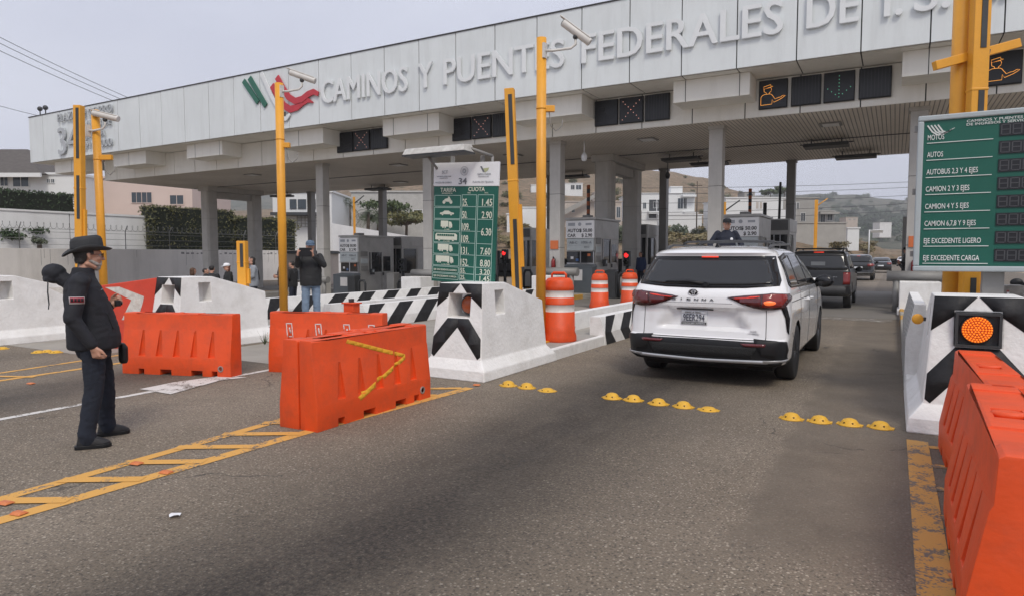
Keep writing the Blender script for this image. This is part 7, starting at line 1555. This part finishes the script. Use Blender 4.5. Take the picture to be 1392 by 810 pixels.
scatter(bushmaster('bush', leafY, '', 300), 'dry tan bush on the bank below the houses', 'dry bushes on the near bank', [(rng.uniform(905, 965), rng.uniform(314, 336)) for _ in range(14)]+[(rng.uniform(1076, 1215), rng.uniform(321, 346)) for _ in range(20)]+[(rng.uniform(660, 720), rng.uniform(300, 338)) for _ in range(14)], HB, .9, 1.8)
scatter(bushmaster('bush', leafG, '', 420), 'grey green bush on the bank between the booths', 'green bushes on the near bank', [(920, 322), (944, 312), (948, 322), (858, 330), (852, 322), (786, 330), (1100, 320), (1160, 322), (1185, 322), (1205, 326), (1222, 326), (1232, 322)], HB, 1.6, 2.8)
tree('round ridge-top tree left of the rear steel column', 1047, 256, 268, 260, 4.0, leafM, 900, .5, 'ridge-top trees', 'tree'); tree('ridge-top tree just behind the rear steel column', 1066, 254, 268, 262, 4.0, leafM, 900, .5, 'ridge-top trees')
# utility poles, wires, road sign beyond
wireM = pm('cable_black', (.06, .06, .065), .6)
def wire(label, a, b, sag, r_=.022):
    n = 14; pts = [a.lerp(b, i/n)-Vector((0, 0, sag*4*(i/n)*(1-i/n))) for i in range(n+1)]; p0 = pts[0]; mb = MB(); mb.path([tuple(p-p0) for p in pts], r_, 5); tag(mb.build('power_line', wireM, None, tuple(p0)), label, 'cable', 'overhead cables')
for k, (v0, v1) in enumerate(((50, 140), (59, 146), (71, 152))): wire(f'overhead cable at the upper left, {["highest","middle","lowest"][k]} of the close three', AD(-80, v0-40, 70), AD(190, v1, 95), .3, .035)
wire('single low overhead cable at the left edge of the sky', AD(-90, 118, 75), AD(80, 164, 90), .2, .03)
for k, (v0, v1) in enumerate(((256, 245), (264, 252), (277, 262), (290, 272), (300, 281))): wire(f'distant cable crossing the gap under the canopy, number {k+1} from the top', AD(860, v0, 88), AD(1420, v1-8, 96), .5, .03)
p = AD(947, 300, 118); r = root('utility_pole', 'slim wooden utility pole on the slope right of the modern house', 'utility pole', tuple(p)); t = AD(946, 247, 118); mb = MB(); mb.tube((0, 0, -3), (0, 0, t.z-p.z), .13, .09); mb.build('shaft', bark, r); mb = MB(); mb.box(-.9, .9, -.05, .05, t.z-p.z-.8, t.z-p.z-.68); mb.build('crossarm', bark, r)
p = AD(1181, 342, 100); r = root('sign_gantry', 'pale cantilever sign frame beside the road beyond the queue', 'sign', tuple(p), YAW); mb = MB(); mb.tube((0, 0, -1), (0, 0, 3.2), .09); mb.tube((0, 0, 3.1), (2.1, 0, 3.2), .07); mb.build('frame', whiteH, r); mb = MB(); mb.box(.2, 2.0, -.03, .03, 2.75, 3.1); mb.build('panel', greyH, r)
p = AD(1220, 300, 60); r = root('service_cabinet', 'tall grey cabinet and pipe beside the column left of the electronic board', 'cabinet', (.45, 31.6, .17)); mb = MB(); mb.box(-.2, .2, -.2, .2, 0, 3.0); mb.build('case', steelG, r, bevel=.01)
for i, (u, w_) in enumerate(((52, 0), (59.5, 0))):
    q = AY(u, 155, 20.5); r = root('roof_lamp', f'small dark floodlight on the canopy roof edge at the far left, {"left" if i == 0 else "right"} of the two', 'floodlight', (q.x, 20.6, ZT+.04)); mb = MB(); mb.tube((0, 0, 0), (0, 0, .35), .03); mb.build('stem', darkS, r); mb = MB(); mb.ball((0, 0, .42), .14, 8); mb.build('lamp_head', darkS, r)
for i, u in enumerate((840, 826)):
    q = AY(u, 8, 21.5); r = root('roof_antenna', f'thin antenna rod standing on the canopy roof, {"taller" if i == 0 else "shorter"} of the two', 'antenna', (q.x, 21.5, ZT-.3)); mb = MB(); mb.tube((0, 0, 0), (0, 0, .9-.3*i), .02); mb.build('rod', darkS, r)
# grass tuft by the left white nose
r = root('weed_tuft', 'small weed growing at the foot of the left white nose', 'weed', tuple(G(360, 468, .0))); mb = MB(); rng2 = random.Random(4)
for k in range(16): a = rng2.uniform(0, 6.28); d = Vector((math.cos(a), math.sin(a), 0))*rng2.uniform(.05, .16); o = len(mb.v); mb.v += [(-.008, 0, 0), (.008, 0, 0), tuple(d+Vector((0, 0, rng2.uniform(.12, .3))))]; mb.face((o, o+1, o+2))
mb.build('blades', leafM, r)
# ============================================================ thin haze in the air
hz = MB(); hz.box(-1250, 1250, -250, 1500, -60, 260)
ho = hz.build('haze', pm('haze_surface', (1, 1, 1))); ho['kind'] = 'stuff'
hm_ = bpy.data.materials.new('haze_air'); hm_.use_nodes = True; nt = hm_.node_tree; nt.nodes.clear(); out = nt.nodes.new('ShaderNodeOutputMaterial'); pv = nt.nodes.new('ShaderNodeVolumePrincipled')
pv.inputs['Color'].default_value = (.985, .985, 1, 1); pv.inputs['Density'].default_value = .0005; pv.inputs['Anisotropy'].default_value = .2; nt.links.new(pv.outputs[0], out.inputs['Volume']); ho.data.materials.clear(); ho.data.materials.append(hm_); ho.visible_shadow = True
for o in list(bpy.data.objects):
    if o.type == 'MESH' and not o.data.vertices: bpy.data.objects.remove(o)
bpy.context.view_layer.update()
